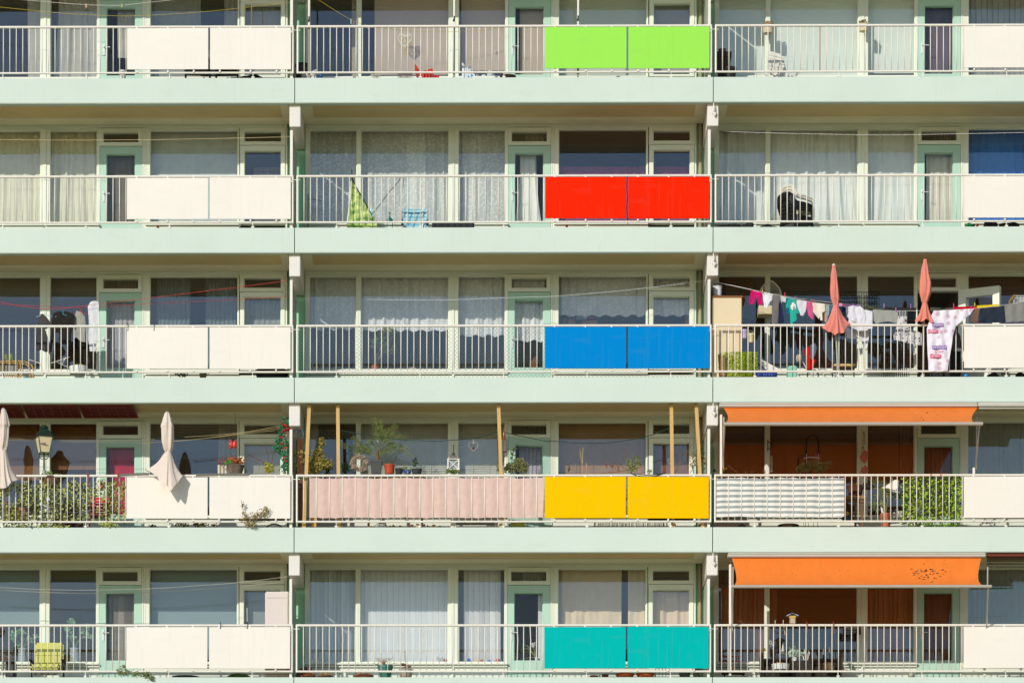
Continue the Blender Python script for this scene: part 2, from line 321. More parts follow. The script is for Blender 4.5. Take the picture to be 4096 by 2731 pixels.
# ------------------------------------------------------------ railings: one thing per balcony
COL = {(0, 1): ((165, 240, 90), 'bright green'), (1, 1): ((255, 40, 4), 'bright red'), (2, 1): ((0, 138, 212), 'bright blue'), (3, 1): ((255, 201, 0), 'bright yellow'), (4, 1): ((0, 188, 180), 'turquoise')}
balm = bpy.data.meshes.new('baluster'); _t = MB().tube([(0, 0, .11), (0, 0, .96)], .0088, 8); balm.from_pydata(_t.v, [], _t.f); balm.materials.append(railm)
for p in balm.polygons: p.use_smooth = True
bent = bpy.data.meshes.new('baluster'); _t = MB().tube([(0, 0, .11), (.004, 0, .4), (.012, 0, .7), (0, 0, .96)], .0088, 8); bent.from_pydata(_t.v, [], _t.f); bent.materials.append(railm)
rustb = balm.copy(); rustb.materials[0] = M((190, 120, 60), .8, .3, 12, kind='rust')
for r in range(5):
    for b in range(3):
        X, Z = ox(b), oz(r); y = .055
        cn = COL.get((r, b), (None, 'white'))[1]
        t = thing('balcony_railing', 'white tubular railing with two %s panels along the %s balcony of the %s row' % (cn, BN[b], ROW[r]), 'railing', (X, y, Z), 'railings along the balcony edges')
        xr0, xr1 = X+.05, X+7.79
        MB().tube([(xr0, y, Z+.977), (xr1, y, Z+.977)], .024, 12).build('handrail', railm, t, True)
        MB().tube([(xr0, y, Z+.116), (xr1, y, Z+.116)], .0195, 12).build('bottom_rail', railm, t, True)
        for xx in (xr0, xr1): MB().tube([(xx, y, Z+.1), (xx, y, Z+.995)], .0195, 10).build('post', railm, t, True)
        for i in range(5):
            xx = X+.786+1.564*i
            MB().box(xx-.006, y-.01, Z+.04, xx+.006, y+.01, Z+.1).box(xx-.03, y-.03, Z+.022, xx+.03, y+.03, Z+.036).box(xx-.014, y-.04, Z+.0, xx+.014, y+.03, Z+.0215).build('foot', railm, t)
        for i in range(38):
            me = balm
            if r == 4 and b == 1 and i in (6, 33, 35): me = bent
            if r == 0 and b == 2 and i == 15: me = rustb
            o = bpy.data.objects.new('baluster', me); col.objects.link(o); o.parent = t; o.location = (.175+.1213*i, 0, 0)
        pm = M(COL[(r, b)][0], .8, .02, 1.0, spec=.04, kind='panel') if (r, b) in COL else white
        for (p0, p1) in ((4.687, 6.206), (6.240, 7.756)):
            yy = random.uniform(-.002, .002)
            dz0, dz1 = random.uniform(-.004, .004), random.uniform(-.004, .004)
            o = MB().bbox(X+p0, y-.052+yy, Z+.168, X+p1, y-.038+yy, Z+.942, .002)
            o.v = [(vx, vy+.006*math.sin((vz-Z)*4+p0), vz+dz0+(dz1-dz0)*(vx-X-p0)/(p1-p0)) for vx, vy, vz in o.v]; o = o.build('infill_panel', pm, t)
            for q in (.12, .5, .82):
                xx = X+p0+(p1-p0)*q; MB().box(xx-.015, y-.036, Z+.12, xx+.015, y-.02, Z+.975).build('clip', railm, o)
        MB().box(X+7.757, y-.03, Z+.9, X+7.8, y-.01, Z+.912).box(X+7.757, y-.03, Z+.85, X+7.8, y-.01, Z+.862).box(X+7.74, y-.01, Z+.905, X+7.93, y+.004, Z+.915).build('bolt', railm, t)

# ------------------------------------------------------------ curtains and blinds behind the glass
PANE = dict(a=(.198, 1.101, 'leftmost pane'), b=(1.179, 2.864, 'wide left pane'), c=(3.046, 3.948, 'third pane'), d=(4.127, 4.680, 'door pane'),
            e=(4.965, 6.651, 'wide right pane'), f=(6.771, 7.486, 'casement'))
def lacemat(rgb, hole, sc):
    m, t, p = nodes('lace'); N = t.nodes; c, n, src = tint(t, rgb, .05, 6); t.links.new(c, p.inputs['Base Color']); p.inputs['Roughness'].default_value = .9
    v = N.new('ShaderNodeTexVoronoi'); v.inputs['Scale'].default_value = sc; mp = N.new('ShaderNodeMapping'); mp.inputs['Scale'].default_value = (1, .05, 1)
    t.links.new(src, mp.inputs[0]); t.links.new(mp.outputs[0], v.inputs['Vector'])
    r = N.new('ShaderNodeMapRange'); r.inputs[1].default_value = .3; r.inputs[2].default_value = .5; r.inputs[3].default_value = hole*.62; r.inputs[4].default_value = hole
    t.links.new(v.outputs['Distance'], r.inputs[0]); tp = N.new('ShaderNodeBsdfTransparent'); mx = N.new('ShaderNodeMixShader')
    t.links.new(r.outputs[0], mx.inputs[0]); t.links.new(p.outputs[0], mx.inputs[1]); t.links.new(tp.outputs[0], mx.inputs[2]); t.links.new(mx.outputs[0], N['Material Output'].inputs[0]); return m
LACE = lacemat((255, 255, 244), .44, 20); LACE2 = lacemat((255, 255, 255), .26, 17)
def cur(r, b, pane, kind, rgb, word, x0=0, x1=1, z0=.53, z1=2.38, amp=.022, per=.13, y=1.74, ph=None, cat=None, flare=0):
    if pane in 'df' and kind != 'valance': z1 = min(z1, 1.93)
    amp = amp*.55 if kind in ('drape', 'sheer', 'lace') else amp
    p = PANE[pane]; X = ox(b); Z = oz(r); a = X+p[0]-.03+(p[1]-p[0]+.06)*x0; c = X+p[0]-.03+(p[1]-p[0]+.06)*x1; ph = random.random()*6 if ph is None else ph
    lab = '%s, %s, %s' % (word, p[2], flat(r, b)); mb = MB(); n = max(8, int((c-a)/.014))
    if kind in ('drape', 'sheer', 'lace', 'valance'):
        def fn(s, t):
            x = a+(c-a)*s; k = amp*(.6+.4*math.sin(x*3.1+ph)); tt = 1-t
            xx = x+flare*(tt**2)*.12*(s-.5)*2+(.012*math.sin(x*9+ph+tt*2)*tt if kind == 'drape' else 0)
            zz = Z+z0+(z1-z0)*t
            if kind == 'valance' and t == 0: zz += .02*math.sin(x*24+ph)
            return (xx, y+k*math.sin(2*math.pi*x/per+1.3*math.sin(x*2.7+ph)+ph)+.5*k*math.sin(2*math.pi*x/(per*.43)+ph*2)+.006*math.sin(tt*9+x*14), zz)
        mb.sheet(fn, n, 14)
        m = {'drape': lambda: M(rgb, .9, .05, 7, .15, kind='curtain', spec=.1), 'sheer': lambda: M(rgb, .9, .06, 7, kind='curtain', spec=.1, thin=.32), 'lace': lambda: LACE, 'valance': lambda: LACE2}[kind]()
        return one(mb, 'curtain', m, lab, cat or 'curtain', 'curtains behind the windows', True)
    if kind == 'roller':
        mb.box(a, y, Z+z0+.012, c, y+.002, Z+z1).tube([(a, y+.001, Z+z0), (c, y+.001, Z+z0)], .012, 8)
        return one(mb, 'roller_blind', M(rgb, .8, .04, 2, kind='curtain', spec=.1), lab, 'blind', 'blinds behind the windows')
    if kind == 'venetian' or kind == 'bamboo':
        d = .05 if kind == 'venetian' else .022; k = Z+z1; tl = 1.2 if kind == 'venetian' else 1.4
        while k > Z+z0:
            dz = d*.52*math.sin(tl); dy = d*.5*math.cos(tl); mb.add([(a, y-dy, k-dz), (c, y-dy, k-dz), (c, y+dy, k+dz), (a, y+dy, k+dz)], [(0, 1, 2, 3)]); k -= d*(.86 if kind == 'venetian' else 1.0)
        for q in range(1, int((c-a)/.4)+1):
            xx = a+(c-a)*q/(int((c-a)/.4)+1); mb.box(xx-.004, y-.03, Z+z0, xx+.004, y-.028, Z+z1)
        return one(mb, 'slatted_blind', M(rgb, .6, .08, 6, kind='curtain', spec=.2), lab, 'blind', 'blinds behind the windows')
    if kind == 'vertical':
        xx = a; i = 0
        while xx < c-.03:
            t = .12+.5*abs(math.sin(i*.9+ph))*(amp/.022); dx = .054*math.cos(t); dy = .054*math.sin(t)
            mb.quad((xx, y-dy, Z+z0), (xx+2*dx, y+dy, Z+z0), (xx+2*dx, y+dy, Z+z1), (xx, y-dy, Z+z1)); xx += 2*dx*1.035; i += 1
        return one(mb, 'vertical_blind', M(rgb, .8, .04, 3, kind='curtain', spec=.1), lab, 'blind', 'blinds behind the windows')
G1, G2, CR, W1 = (196, 190, 176), (215, 213, 200), (240, 234, 204), (250, 248, 238)
# top row
cur(0,-0,'b','drape',G1,'pale grey curtain drawn aside',.82,1.0,per=.2)
cur(0,0,'c','drape',G1,'grey curtain hanging in loose gathers',.18,.95,per=.24,amp=.04,flare=1)
cur(0,0,'d','drape',G1,'grey curtain tied aside',.35,1,per=.2,z0=.95)
cur(0,0,'e','sheer',(190,188,172),'thin grey net curtain',.0,.56,per=.09)
cur(0,0,'e','sheer',(190,188,172),'narrow strip of thin grey net',.82,.99,per=.09)
cur(0,0,'f','drape',(168,164,150),'brownish grey pleated curtain',.02,.99,per=.1,amp=.03)
cur(0,1,'a','drape',(190,172,152),'beige curtain drawn to one side',.86,1,per=.2)
cur(0,1,'b','roller',(206,186,166),'beige roller blind',.16,.99,z0=.62); cur(0,1,'c','roller',(206,186,166),'beige roller blind',.08,.98,z0=.7)
cur(0,1,'d','roller',(200,180,164),'pinkish beige roller blind',.2,1,z0=.56)
cur(0,1,'e','roller',(214,214,196),'pale grey green roller blind',.0,1,z0=.5); cur(0,1,'f','roller',(180,172,166),'mauve grey roller blind',.02,1,z0=.66)
cur(0,2,'a','roller',(238,242,230),'pale mint roller blind',.0,1); cur(0,2,'b','roller',(238,242,230),'pale mint roller blind',.0,1); cur(0,2,'c','roller',(238,242,230),'pale mint roller blind',.02,1,z0=.63)
cur(0,2,'d','drape',(112,100,110),'dark plum grey curtain',.0,1,per=.12); cur(0,2,'e','vertical',(186,182,172),'grey pleated blind',.0,1,amp=.012)
# second row
cur(1,0,'b','drape',CR,'cream curtain in deep folds',0,1,per=.24,amp=.08); cur(1,0,'c','drape',CR,'cream curtain in deep folds',.05,1,per=.24,amp=.08,flare=1)
cur(1,0,'d','sheer',(150,140,125),'brown net curtain',0,1,per=.12); cur(1,0,'e','venetian',(226,230,222),'white venetian blind',0,1); cur(1,0,'f','sheer',(132,118,112),'low brown net curtain',.25,1,z0=.53,z1=1.65,per=.15)
for q in 'abc': cur(1,1,q,'lace',(0,0,0),'floral lace net curtain',0,1,per=.2,amp=.05,y=1.72)
cur(1,1,'b','drape',W1,'white voile curtain over the lace',.52,.72,per=.12,y=1.78); cur(1,1,'b','sheer',W1,'pale voile strip',.88,1,per=.12,y=1.78); cur(1,1,'c','sheer',W1,'pale voile strip',.12,.48,per=.14,y=1.78); cur(1,1,'a','sheer',(190,195,190),'grey voile strip',.68,.95,per=.14,y=1.78)
cur(1,1,'d','drape',W1,'white gathered curtain hanging free',.22,.72,per=.13,flare=1,amp=.03)
cur(1,1,'e','drape',(150,70,105),'plum pink curtain on a low rod',.02,1,z1=1.65,per=.17,amp=.03); cur(1,1,'f','drape',(150,70,105),'plum pink curtain on a low rod',.02,1,z1=1.65,per=.17,amp=.03)
for q, s in (('a', 'slack'), ('b', 'wide'), ('c', 'slanting')): cur(1,2,q,'drape',(248,248,236),'white %s curtain in soft folds' % s,0,1,per=.26,amp=.075,flare=1.6)
cur(1,2,'d','drape',(228,220,202),'creased off white curtain',.15,1,per=.14,amp=.03); cur(1,2,'e','drape',(44,128,214),'bright blue pleated curtain',0,1,per=.17,amp=.075)
# middle row
cur(2,0,'d','sheer',(226,220,222),'white net curtain',0,1,per=.09); cur(2,0,'e','sheer',(150,160,160),'dim net curtain',.08,.45,per=.08,z1=2.38); cur(2,0,'e','sheer',(150,160,160),'second dim net curtain at the right',.62,.95,per=.08)
cur(2,0,'f','sheer',(190,194,190),'pale net curtain',0,1,per=.1,amp=.03)
cur(2,0,'b','roller',(120,112,96),'brown raised roller blind',0,1,z0=1.95); cur(2,0,'c','roller',(120,112,96),'brown raised roller blind',0,1,z0=1.95)
for q, z in (('a', 1.33), ('b', 1.3), ('c', 1.2), ('d', 1.1)): cur(2,1,q,'valance',(0,0,0),'white scalloped lace valance',.02,.99,z0=z,z1=2.38,per=.22,amp=.03,y=1.72)
for q in 'ef': cur(2,1,q,'valance',(0,0,0),'white windmill patterned lace valance' if q == 'e' else 'short scalloped lace valance',.02,.99,z0=1.58,z1=2.38,per=.22,amp=.03,y=1.72)
cur(2,2,'e','venetian',(96,60,48),'dark red brown venetian blind',0,1,y=1.70)
cur(2,2,'a','roller',(100,66,56),'dark brown blind',.0,.72,z0=1.75)
# fourth row
BB = (176,132,72)
for q in 'bc': cur(3,0,q,'bamboo',(142,96,52),'brown woven bamboo blind',0,1,z0=1.25 if q == 'b' else 1.45)
cur(3,0,'d','drape',(190,50,70),'crimson string curtain',.12,1,per=.035,amp=.012); cur(3,0,'e','sheer',(140,130,110),'dim net strip',.0,.15,per=.1); cur(3,0,'e','sheer',(170,160,140),'cream net strip',.76,.98,per=.12); cur(3,0,'f','sheer',(200,188,160),'cream net curtain',0,1,per=.16,amp=.03)
for q in 'abc': cur(3,1,q,'venetian',(200,196,176),'grey white slatted blind',.0 if q != 'a' else .0,.98 if q != 'a' else .2,z0=.5)
cur(3,1,'d','drape',(190,182,190),'pale lilac curtain behind the swung door',.2,1,per=.09); cur(3,1,'e','bamboo',(170,130,86),'tan split cane blind',.02,.97); cur(3,1,'f','bamboo',(150,104,84),'reddish cane blind',.1,1)
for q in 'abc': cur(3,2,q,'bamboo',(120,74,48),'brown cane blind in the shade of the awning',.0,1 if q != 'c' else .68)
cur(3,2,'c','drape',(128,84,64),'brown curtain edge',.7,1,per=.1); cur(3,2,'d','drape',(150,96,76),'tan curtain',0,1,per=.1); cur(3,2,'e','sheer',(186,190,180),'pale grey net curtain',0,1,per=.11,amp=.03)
# bottom row
cur(4,0,'b','roller',(146,162,162),'pale green roller blind',.0,1,z0=1.25); cur(4,0,'d','vertical',(170,160,150),'taupe ribbed blind',.12,1,amp=.03); cur(4,0,'e','roller',(146,162,162),'pale green roller blind',.03,1,z0=.6); cur(4,0,'f','roller',(150,154,152),'grey roller blind',.12,1,z0=.6)
cur(4,1,'a','vertical',(226,228,222),'pale vertical blind with turned slats',0,1,amp=.04); cur(4,1,'b','vertical',(250,250,246),'white vertical blind',.0,1,amp=.006); cur(4,1,'c','vertical',(246,242,240),'white vertical blind',.15,.92,amp=.02); cur(4,1,'d','vertical',(246,242,240),'edge of a white vertical blind',.8,1,amp=.01)
cur(4,1,'e','drape',(240,216,186),'beige linen curtain',.02,.72,per=.3,amp=.035); cur(4,1,'e','drape',(240,216,186),'short run of beige linen',.79,1,per=.3,amp=.035); cur(4,1,'f','drape',(240,212,186),'beige linen curtain',.02,1,per=.3,amp=.035)
cur(4,2,'a','vertical',(150,112,92),'reddish brown vertical blind',0,1,amp=.03); cur(4,2,'b','vertical',(150,112,92),'strip of reddish brown vertical blind',0,.1,amp=.02); cur(4,2,'c','vertical',(160,110,84),'russet vertical blind',0,1,amp=.03); cur(4,2,'d','drape',(130,88,72),'brown door curtain',0,.92,per=.12); cur(4,2,'e','sheer',(186,196,190),'pale grey green net curtain',0,1,per=.09,amp=.03)
# small curtains in the transoms
for r, b, q, rgb, wd in ((1,1,'d',(190,182,150),'bunched beige net'), (2,0,'d',(150,142,124),'grey net'), (3,1,'d',(90,80,64),'brown net'), (4,1,'d',(170,168,156),'grey slat blind edge'), (1,2,'d',(140,120,104),'brown net')):
    p = PANE[q]; X = ox(b); Z = oz(r); mb = MB().sheet(lambda s, t: (X+4.1+.62*(.35+.6*s if wd[0] != 'g' else .3+.7*s), 1.72+.02*math.sin(s*40), Z+2.03+.24*t), 40, 2)
    one(mb, 'curtain', M(rgb, .9, .05, 7, kind='curtain', thin=.2), '%s in the transom, %s' % (wd, flat(r, b)), 'curtain', 'curtains behind the windows', True)

# ------------------------------------------------------------ builders for the things on the balconies
def spline(pts, n=6):
    P = [Vector(p) for p in pts]; out = []
    for i in range(len(P)-1):
        a = P[max(i-1, 0)]; b = P[i]; c = P[i+1]; d = P[min(i+2, len(P)-1)]
        for k in range(n):
            t = k/n; out.append(.5*((2*b)+(c-a)*t+(2*a-5*b+4*c-d)*t*t+(3*b-a-3*c+d)*t**3))
    return out+[P[-1]]
def WP(pts, Y): return [W(x, y, Y) for x, y in pts]
def ln(lab, pts, Y, rgb, r=.0036, cat='clothesline', name='clothesline', group='clotheslines'):
    if isinstance(Y, (int, float)): P = WP(pts, Y)
    else: P = [W(p[0], p[1], y) for p, y in zip(pts, Y)]
    return one(MB().tube(spline(P), r, 5), name, M(rgb, .6, .05, 5), lab, cat, group)
def cl(lab, pts, Y, m, cat='laundry', name='garment', group='laundry on the lines', th=.008, wr=.006, cuts=3, parent=None):
    P = WP(pts, Y); mb = MB().prism([(p.x, p.z) for p in P], Y, Y+th, wr, cuts)
    if parent: return mb.build(name, m, parent, True)
    return one(mb, name, m, lab, cat, group, True)
def prism(mb, pts, Y, Y2): P = WP(pts, Y); return mb.prism([(p.x, p.z) for p in P], Y, Y2)
def peg(lab, x, y, Y, rgb, h=32):
    a = W(x, y, Y); hh = u(h)/2; one(MB().box(a.x-.007, Y-.012, a.z-hh, a.x+.001, Y+.012, a.z+hh).box(a.x+.001, Y-.012, a.z-hh, a.x+.007, Y+.006, a.z+hh*.8), 'clothes_peg', plastic(*rgb), lab, 'clothes peg', 'clothes pegs')
def potmesh(x0, x1, y0, y1, Y, taper=.78, rim=True, sq=False):
    a = W(x0, y0, Y); b = W(x1, y1, Y); cx = (a.x+b.x)/2; R = abs(b.x-a.x)/2; t, z = a.z, b.z; n = 4 if sq else 20
    r = R*(1.3 if sq else 1); h = t-z
    pr = [(z, r*taper), (t-h*.2, r*.95), (t-h*.18, r), (t, r), (t, r*.88), (t-.02, r*.86), (t-.021, .005)] if rim else [(z, r*taper), (t, r), (t, r*.9), (t-.02, r*.88), (t-.021, .005)]
    mb = MB().lathe(pr, cx, Y, n)
    if sq:                                          # turn the square pot to face the street
        c, s_ = math.cos(math.pi/4), math.sin(math.pi/4); mb.v = [(cx+(x-cx)*c-(y-Y)*s_, Y+(x-cx)*s_+(y-Y)*c, zz) for x, y, zz in mb.v]
    return mb, Vector((cx, Y, z)), R, t
def pot(lab, x0, x1, y0, y1, Y, rgb, name='plant_pot', cat='pot', taper=.78, rim=True, sq=False, mat=None, group='pots and planters', fol=None, stems=None):
    mb, c, R, t = potmesh(x0, x1, y0, y1, Y, taper, rim, sq); m = mat or M(rgb, .6, .1, 8, .1, kind='pot')
    if not fol and not stems: return tag(mb.build(name, m, None, not sq, c), lab, cat, group)
    T = thing(name, lab, cat, c, group); mb.build('pot', m, T, not sq)
    MB().lathe([(t-.03, R*.8), (t-.018, R*.5), (t-.015, .004)], c.x, Y, 12).build('soil', M((70, 52, 36), .95, .3, 30), T)
    if fol:                                         # (x, y, rx, ry, n, size, rgb)
        mb = MB()
        for (x, y, rx, ry, n, sz, rgb2) in fol:
            q = W(x, y, Y); mb.leaves(q, (u(rx), min(.2, u(rx)), u(ry)), n, sz)
        mb.build('foliage', leafm(*fol[0][6]), T)
    if stems:
        mb = MB()
        for s in stems[0]: mb.tube(spline(WP(s, Y), 3), stems[2] if len(stems) > 2 else .004, 4)
        mb.build('stems', M(stems[1], .8, .1, 9), T)
    return T
def bush(lab, blobs, Y, rgb, stems=None, stc=(90, 72, 44), cat='plant', name='leafy_plant', group='balcony plants', up=.3, flowers=None, dy=.12):
    mb = MB()
    for (x, y, rx, ry, n, sz) in blobs: mb.leaves(W(x, y, Y), (u(rx), min(dy, u(rx)), u(ry)), n, sz, up=up)
    if not stems and not flowers: return one(mb, name, leafm(*rgb), lab, cat, group)
    b = W(blobs[0][0], blobs[0][1]+blobs[0][3], Y); T = thing(name, lab, cat, b, group); mb.build('foliage', leafm(*rgb), T)
    if stems:
        m2 = MB()
        for s in stems: m2.tube(spline(WP(s, Y), 3), .0045, 4)
        m2.build('stems', M(stc, .8, .1, 9), T)
    if flowers:
        for f in flowers:
            for (x, y) in f[1]: MB().leaves(W(x, y, Y-.06), (.022, .02, .022), 9, .026).build('flower', leafm(*f[0]), T)
    return T
LAST = [None]
def parasol(lab, prof, Y, rgb, foot, tipc, folds=7, amp=.13, polec=(225, 222, 205), ly=1):
    P = [(W((a+b)/2, y, Y), u(abs(b-a))/2) for y, a, b in prof]; Z0 = foot; top = P[0][0]
    T = thing('closed_parasol', lab, 'parasol', (W(foot[0], foot[1], Y).x, Y, W(foot[0], foot[1], Y).z), 'closed parasols tied to the railing'); LAST[:] = [T]
    k = []
    for (p, r), (p2, r2) in zip(P[:-1], P[1:]):
        for i in range(3): t = i/3; s = t*t*(3-2*t); k.append((p.z+(p2.z-p.z)*t, r+(r2-r)*s, p.x+(p2.x-p.x)*t-top.x))
    k.append((P[-1][0].z, P[-1][1], P[-1][0].x-top.x)); ph = random.random()*6
    def fold(t, a): return (1+amp*(.5+1.1*t)*math.sin(a*folds+ph+t*2.2)+.5*amp*math.sin(a*(folds*2-1)+ph*2+t))*(1-(1-ly)*abs(math.sin(a)))
    mb = MB().lathe(k, top.x, Y, 84, fold, cap=False); mb.build('canopy', cloth(*rgb, bump=.3), T, True)
    r0 = P[0][1]; MB().lathe([(top.z-.01, r0*1.05), (top.z+.012, r0*.9), (top.z+.03, r0*.45), (top.z+.034, .002)], top.x, Y, 14).build('tip', M(tipc, .5, .05, 5), T, True)
    e = P[-1][0]; F = W(foot[0], foot[1], .1); zr = .25; MB().tube([(top.x, Y, top.z), (e.x, Y, e.z), (e.x+(F.x-e.x)*.1, .1, e.z-zr*.6), F], .019, 12).build('pole', M(polec, .5, .12, 12), T, True)
    return T
def awning(lab, x0, x1, cy0, cy1, fx0, fx1, fy, bx0, bx1, by0, by1, Yb, sag, stains):
    A = lambda x, y, Y: at(x, y, Y); T = thing('awning', lab, 'awning', A((x0+x1)/2, cy0, 0), 'orange awnings')
    a, b = A(x0, cy0, -.06), A(x1, cy1, -.06); MB().bbox(a.x, -.1, b.z, b.x, .2, a.z, .012).build('cassette', alu, T)
    MB().box(a.x, -.104, a.z-.03, b.x, -.1, a.z-.022).build('cassette_lip', M((150, 140, 120), .5, .05, 5), T)
    m, t, p = nodes('awning_fabric'); N = t.nodes; c, n, src = tint(t, (255, 128, 48), .05, 1.6, stretch=(3, 1, 1), k=1/.9)
    last = c
    for (sc, lo, hi, rgb) in ((9, .74, .76, (235, 225, 205)), (6, .7, .74, (110, 70, 50))):
        v = N.new('ShaderNodeTexNoise'); v.inputs['Scale'].default_value = sc*3; v.inputs['Detail'].default_value = 2; t.links.new(src, v.inputs['Vector'])
        r = N.new('ShaderNodeMapRange'); r.inputs[1].default_value = lo; r.inputs[2].default_value = hi; t.links.new(v.outputs[0], r.inputs[0])
        x = N.new('ShaderNodeMix'); x.data_type = 'RGBA'; x.inputs[7].default_value = (*[lin(q) for q in rgb], 1); t.links.new(r.outputs[0], x.inputs[0]); t.links.new(last, x.inputs[6]); last = x.outputs[2]
    t.links.new(last, p.inputs['Base Color']); p.inputs['Roughness'].default_value = .6; p.inputs['Specular IOR Level'].default_value = .2
    tr = N.new('ShaderNodeBsdfTranslucent'); t.links.new(last, tr.inputs[0]); mx = N.new('ShaderNodeMixShader'); mx.inputs[0].default_value = .18
    t.links.new(p.outputs[0], mx.inputs[1]); t.links.new(tr.outputs[0], mx.inputs[2]); t.links.new(mx.outputs[0], N['Material Output'].inputs[0])
    f0, f1 = A(fx0, cy1+2, -.03), A(fx1, cy1+2, -.03); g0, g1 = A(bx0+12, by0, Yb), A(bx1-40, by0, Yb); h0 = A(fx0, fy, -.06)
    def fn(s, q):
        z = f0.z+(g0.z-f0.z)*q-sag*math.sin(math.pi*q)+.004*math.sin(s*60)*math.sin(math.pi*q); y = -.03+(Yb+.03)*q
        ins = .06*math.sin(math.pi*q); xa = f0.x+(g0.x-f0.x)*q+ins; xb = f1.x+(g1.x-f1.x)*q-ins; return (xa+(xb-xa)*s, y, z)
    fab = MB().sheet(fn, 60, 16).build('fabric', m, T, True)
    a, b = A(bx0, by0, Yb), A(bx1, by1, Yb); bar = MB().tube([(a.x, Yb, (a.z+b.z)/2), (b.x, Yb, (a.z+b.z)/2)], (a.z-b.z)/2, 16); bar.build('front_bar', M((186, 174, 156), .45, .05, 4, spec=.5), T, True)
    mz = (a.z+b.z)/2
    for xx, sx in ((a.x+.03, 1), (b.x-.06, -1)):
        ax = xx+(.03 if sx > 0 else .08); ez = mz-.62+(0 if Yb < -.9 else -.1)
        MB().beam((xx, Yb, mz-.02), (ax, .1, ez), .022, .03).build('arm', M((196, 186, 170), .4, .05, 5, spec=.5), T)
        MB().beam((ax+.012, .1, ez), (ax+.02, .06, f0.z-.16), .02, .03).build('arm', M((196, 186, 170), .4, .05, 5, spec=.5), T)
        MB().bbox(ax-.05, .105, a.z-1.55, ax-.005, .14, f0.z-.1 if sx > 0 else ez+.05, .004).build('support_post', railm, T)
    if stains:
        k = MB(); rr = random.Random(3)
        for _ in range(stains if stains > 30 else 5):
            s = .79+rr.gauss(0, .035); q = min(.8, max(.15, .42+rr.gauss(0, .13))); c0 = Vector(fn(s, q)); r = rr.uniform(.006, .026)
            k.add([(c0.x+r*math.cos(i*.785), c0.y-.004, c0.z+r*.8*math.sin(i*.785)) for i in range(8)], [tuple(range(8))])
        k.build('dirt_spots', M((98, 64, 48), .9, .3, 20), fab)
    return T
def skirt(T, tie, rt, hem, Y, mat, folds=9, fa=.22, name='canopy_skirt'):   # open flared cloth below the tie; hem: (angle, x, y) in view units
    c0 = W(tie[0], tie[1], Y); hem = sorted(hem); H = hem+[(hem[0][0]+2*math.pi, hem[0][1], hem[0][2])]
    def hp(a):
        a = (a-H[0][0]) % (2*math.pi)+H[0][0]
        for p, q in zip(H[:-1], H[1:]):
            if p[0] <= a <= q[0]:
                t = (a-p[0])/(q[0]-p[0]); t = t*t*(3-2*t); return p[1]+(q[1]-p[1])*t, p[2]+(q[2]-p[2])*t
        return H[-1][1:]
    ph = random.random()*6; xs = [W(h[1], h[2], Y).x for h in hem]; R = (max(xs)-min(xs))/2; xc = (max(xs)+min(xs))/2
    def fn(s, t):
        a = s*2*math.pi; hx, hy = hp(a); P = W(hx, hy, Y); k = t**1.15; bell = .25*math.sin(math.pi*t)
        f = 1+fa*t*math.sin(a*folds+ph+t)+.4*fa*t*math.sin(a*(folds+5)+ph*2); dx = math.cos(a)*rt
        x = c0.x+dx+(P.x-c0.x-dx)*(k*(1-bell)+0*f); y = Y+math.sin(a)*(rt+(R*.55-rt)*k)*f; z = c0.z+(P.z-c0.z)*t+.012*t*math.sin(a*folds+ph)
        x += (f-1)*.35*R*math.cos(a)*t; return (x, y, z)
    MB().sheet(fn, 120, 14).build(name, mat, T, True)
def lawn_chair(lab, x0, x1, ytop, Y, rgb, mat=None, zf=None, slats=5, seat=.42, name='garden_chair', depth=.48, frame_rgb=(60, 60, 58), cushion=None):
    a = W(x0, ytop, Y); b = W(x1, ytop, Y); Z = zf; wd = b.x-a.x; m = mat or M(rgb, .6, .1, 8)
    T = thing(name, lab, 'chair', ((a.x+b.x)/2, Y, Z), 'garden chairs'); top = a.z; fm = M(frame_rgb, .5, .1, 8)
    for xx in (a.x, b.x):
        MB().tube([(xx, Y+depth*.1, Z), (xx, Y+depth*.55, Z+seat), (xx, Y+depth*.95, top)], .013, 8).build('leg', fm, T, True)
        MB().tube([(xx, Y+depth*.7, Z), (xx, Y+depth*.05, Z+seat), ], .013, 8).build('leg', fm, T, True)
        MB().bbox(xx-.025, Y-.02, Z+seat+.18, xx+.025, Y+depth*.8, Z+seat+.205, .005).build('armrest', fm, T)
    MB().bbox(a.x+.01, Y, Z+seat-.02, b.x-.01, Y+depth*.6, Z+seat, .005).build('seat', m, T)
    mb = MB()
    if slats:
        for i in range(slats):
            t0 = (i+.1)/slats; t1 = (i+.85)/slats; z0 = Z+seat+.03+(top-Z-seat-.03)*t0; z1 = Z+seat+.03+(top-Z-seat-.03)*t1
            yy = Y+depth*(.55+.4*t0); mb.box(a.x+.013, yy, z0, b.x-.013, yy+.015, z1)
    else: mb.sheet(lambda s, t: (a.x+wd*s, Y+depth*(.55+.4*t)+.03*math.sin(math.pi*s), Z+seat+(top-Z-seat)*t), 10, 6)
    mb.build('backrest', m, T)
    if cushion: 
        MB().bbox(a.x+.02, Y+depth*.45, Z+seat+.02, b.x-.02, Y+depth*.62, top+.02, .03).build('back_cushion', cushion, T, True); MB().bbox(a.x+.02, Y-.03, Z+seat+.002, b.x-.02, Y+depth*.5, Z+seat+.09, .03).build('seat_cushion', cushion, T, True)
    return T
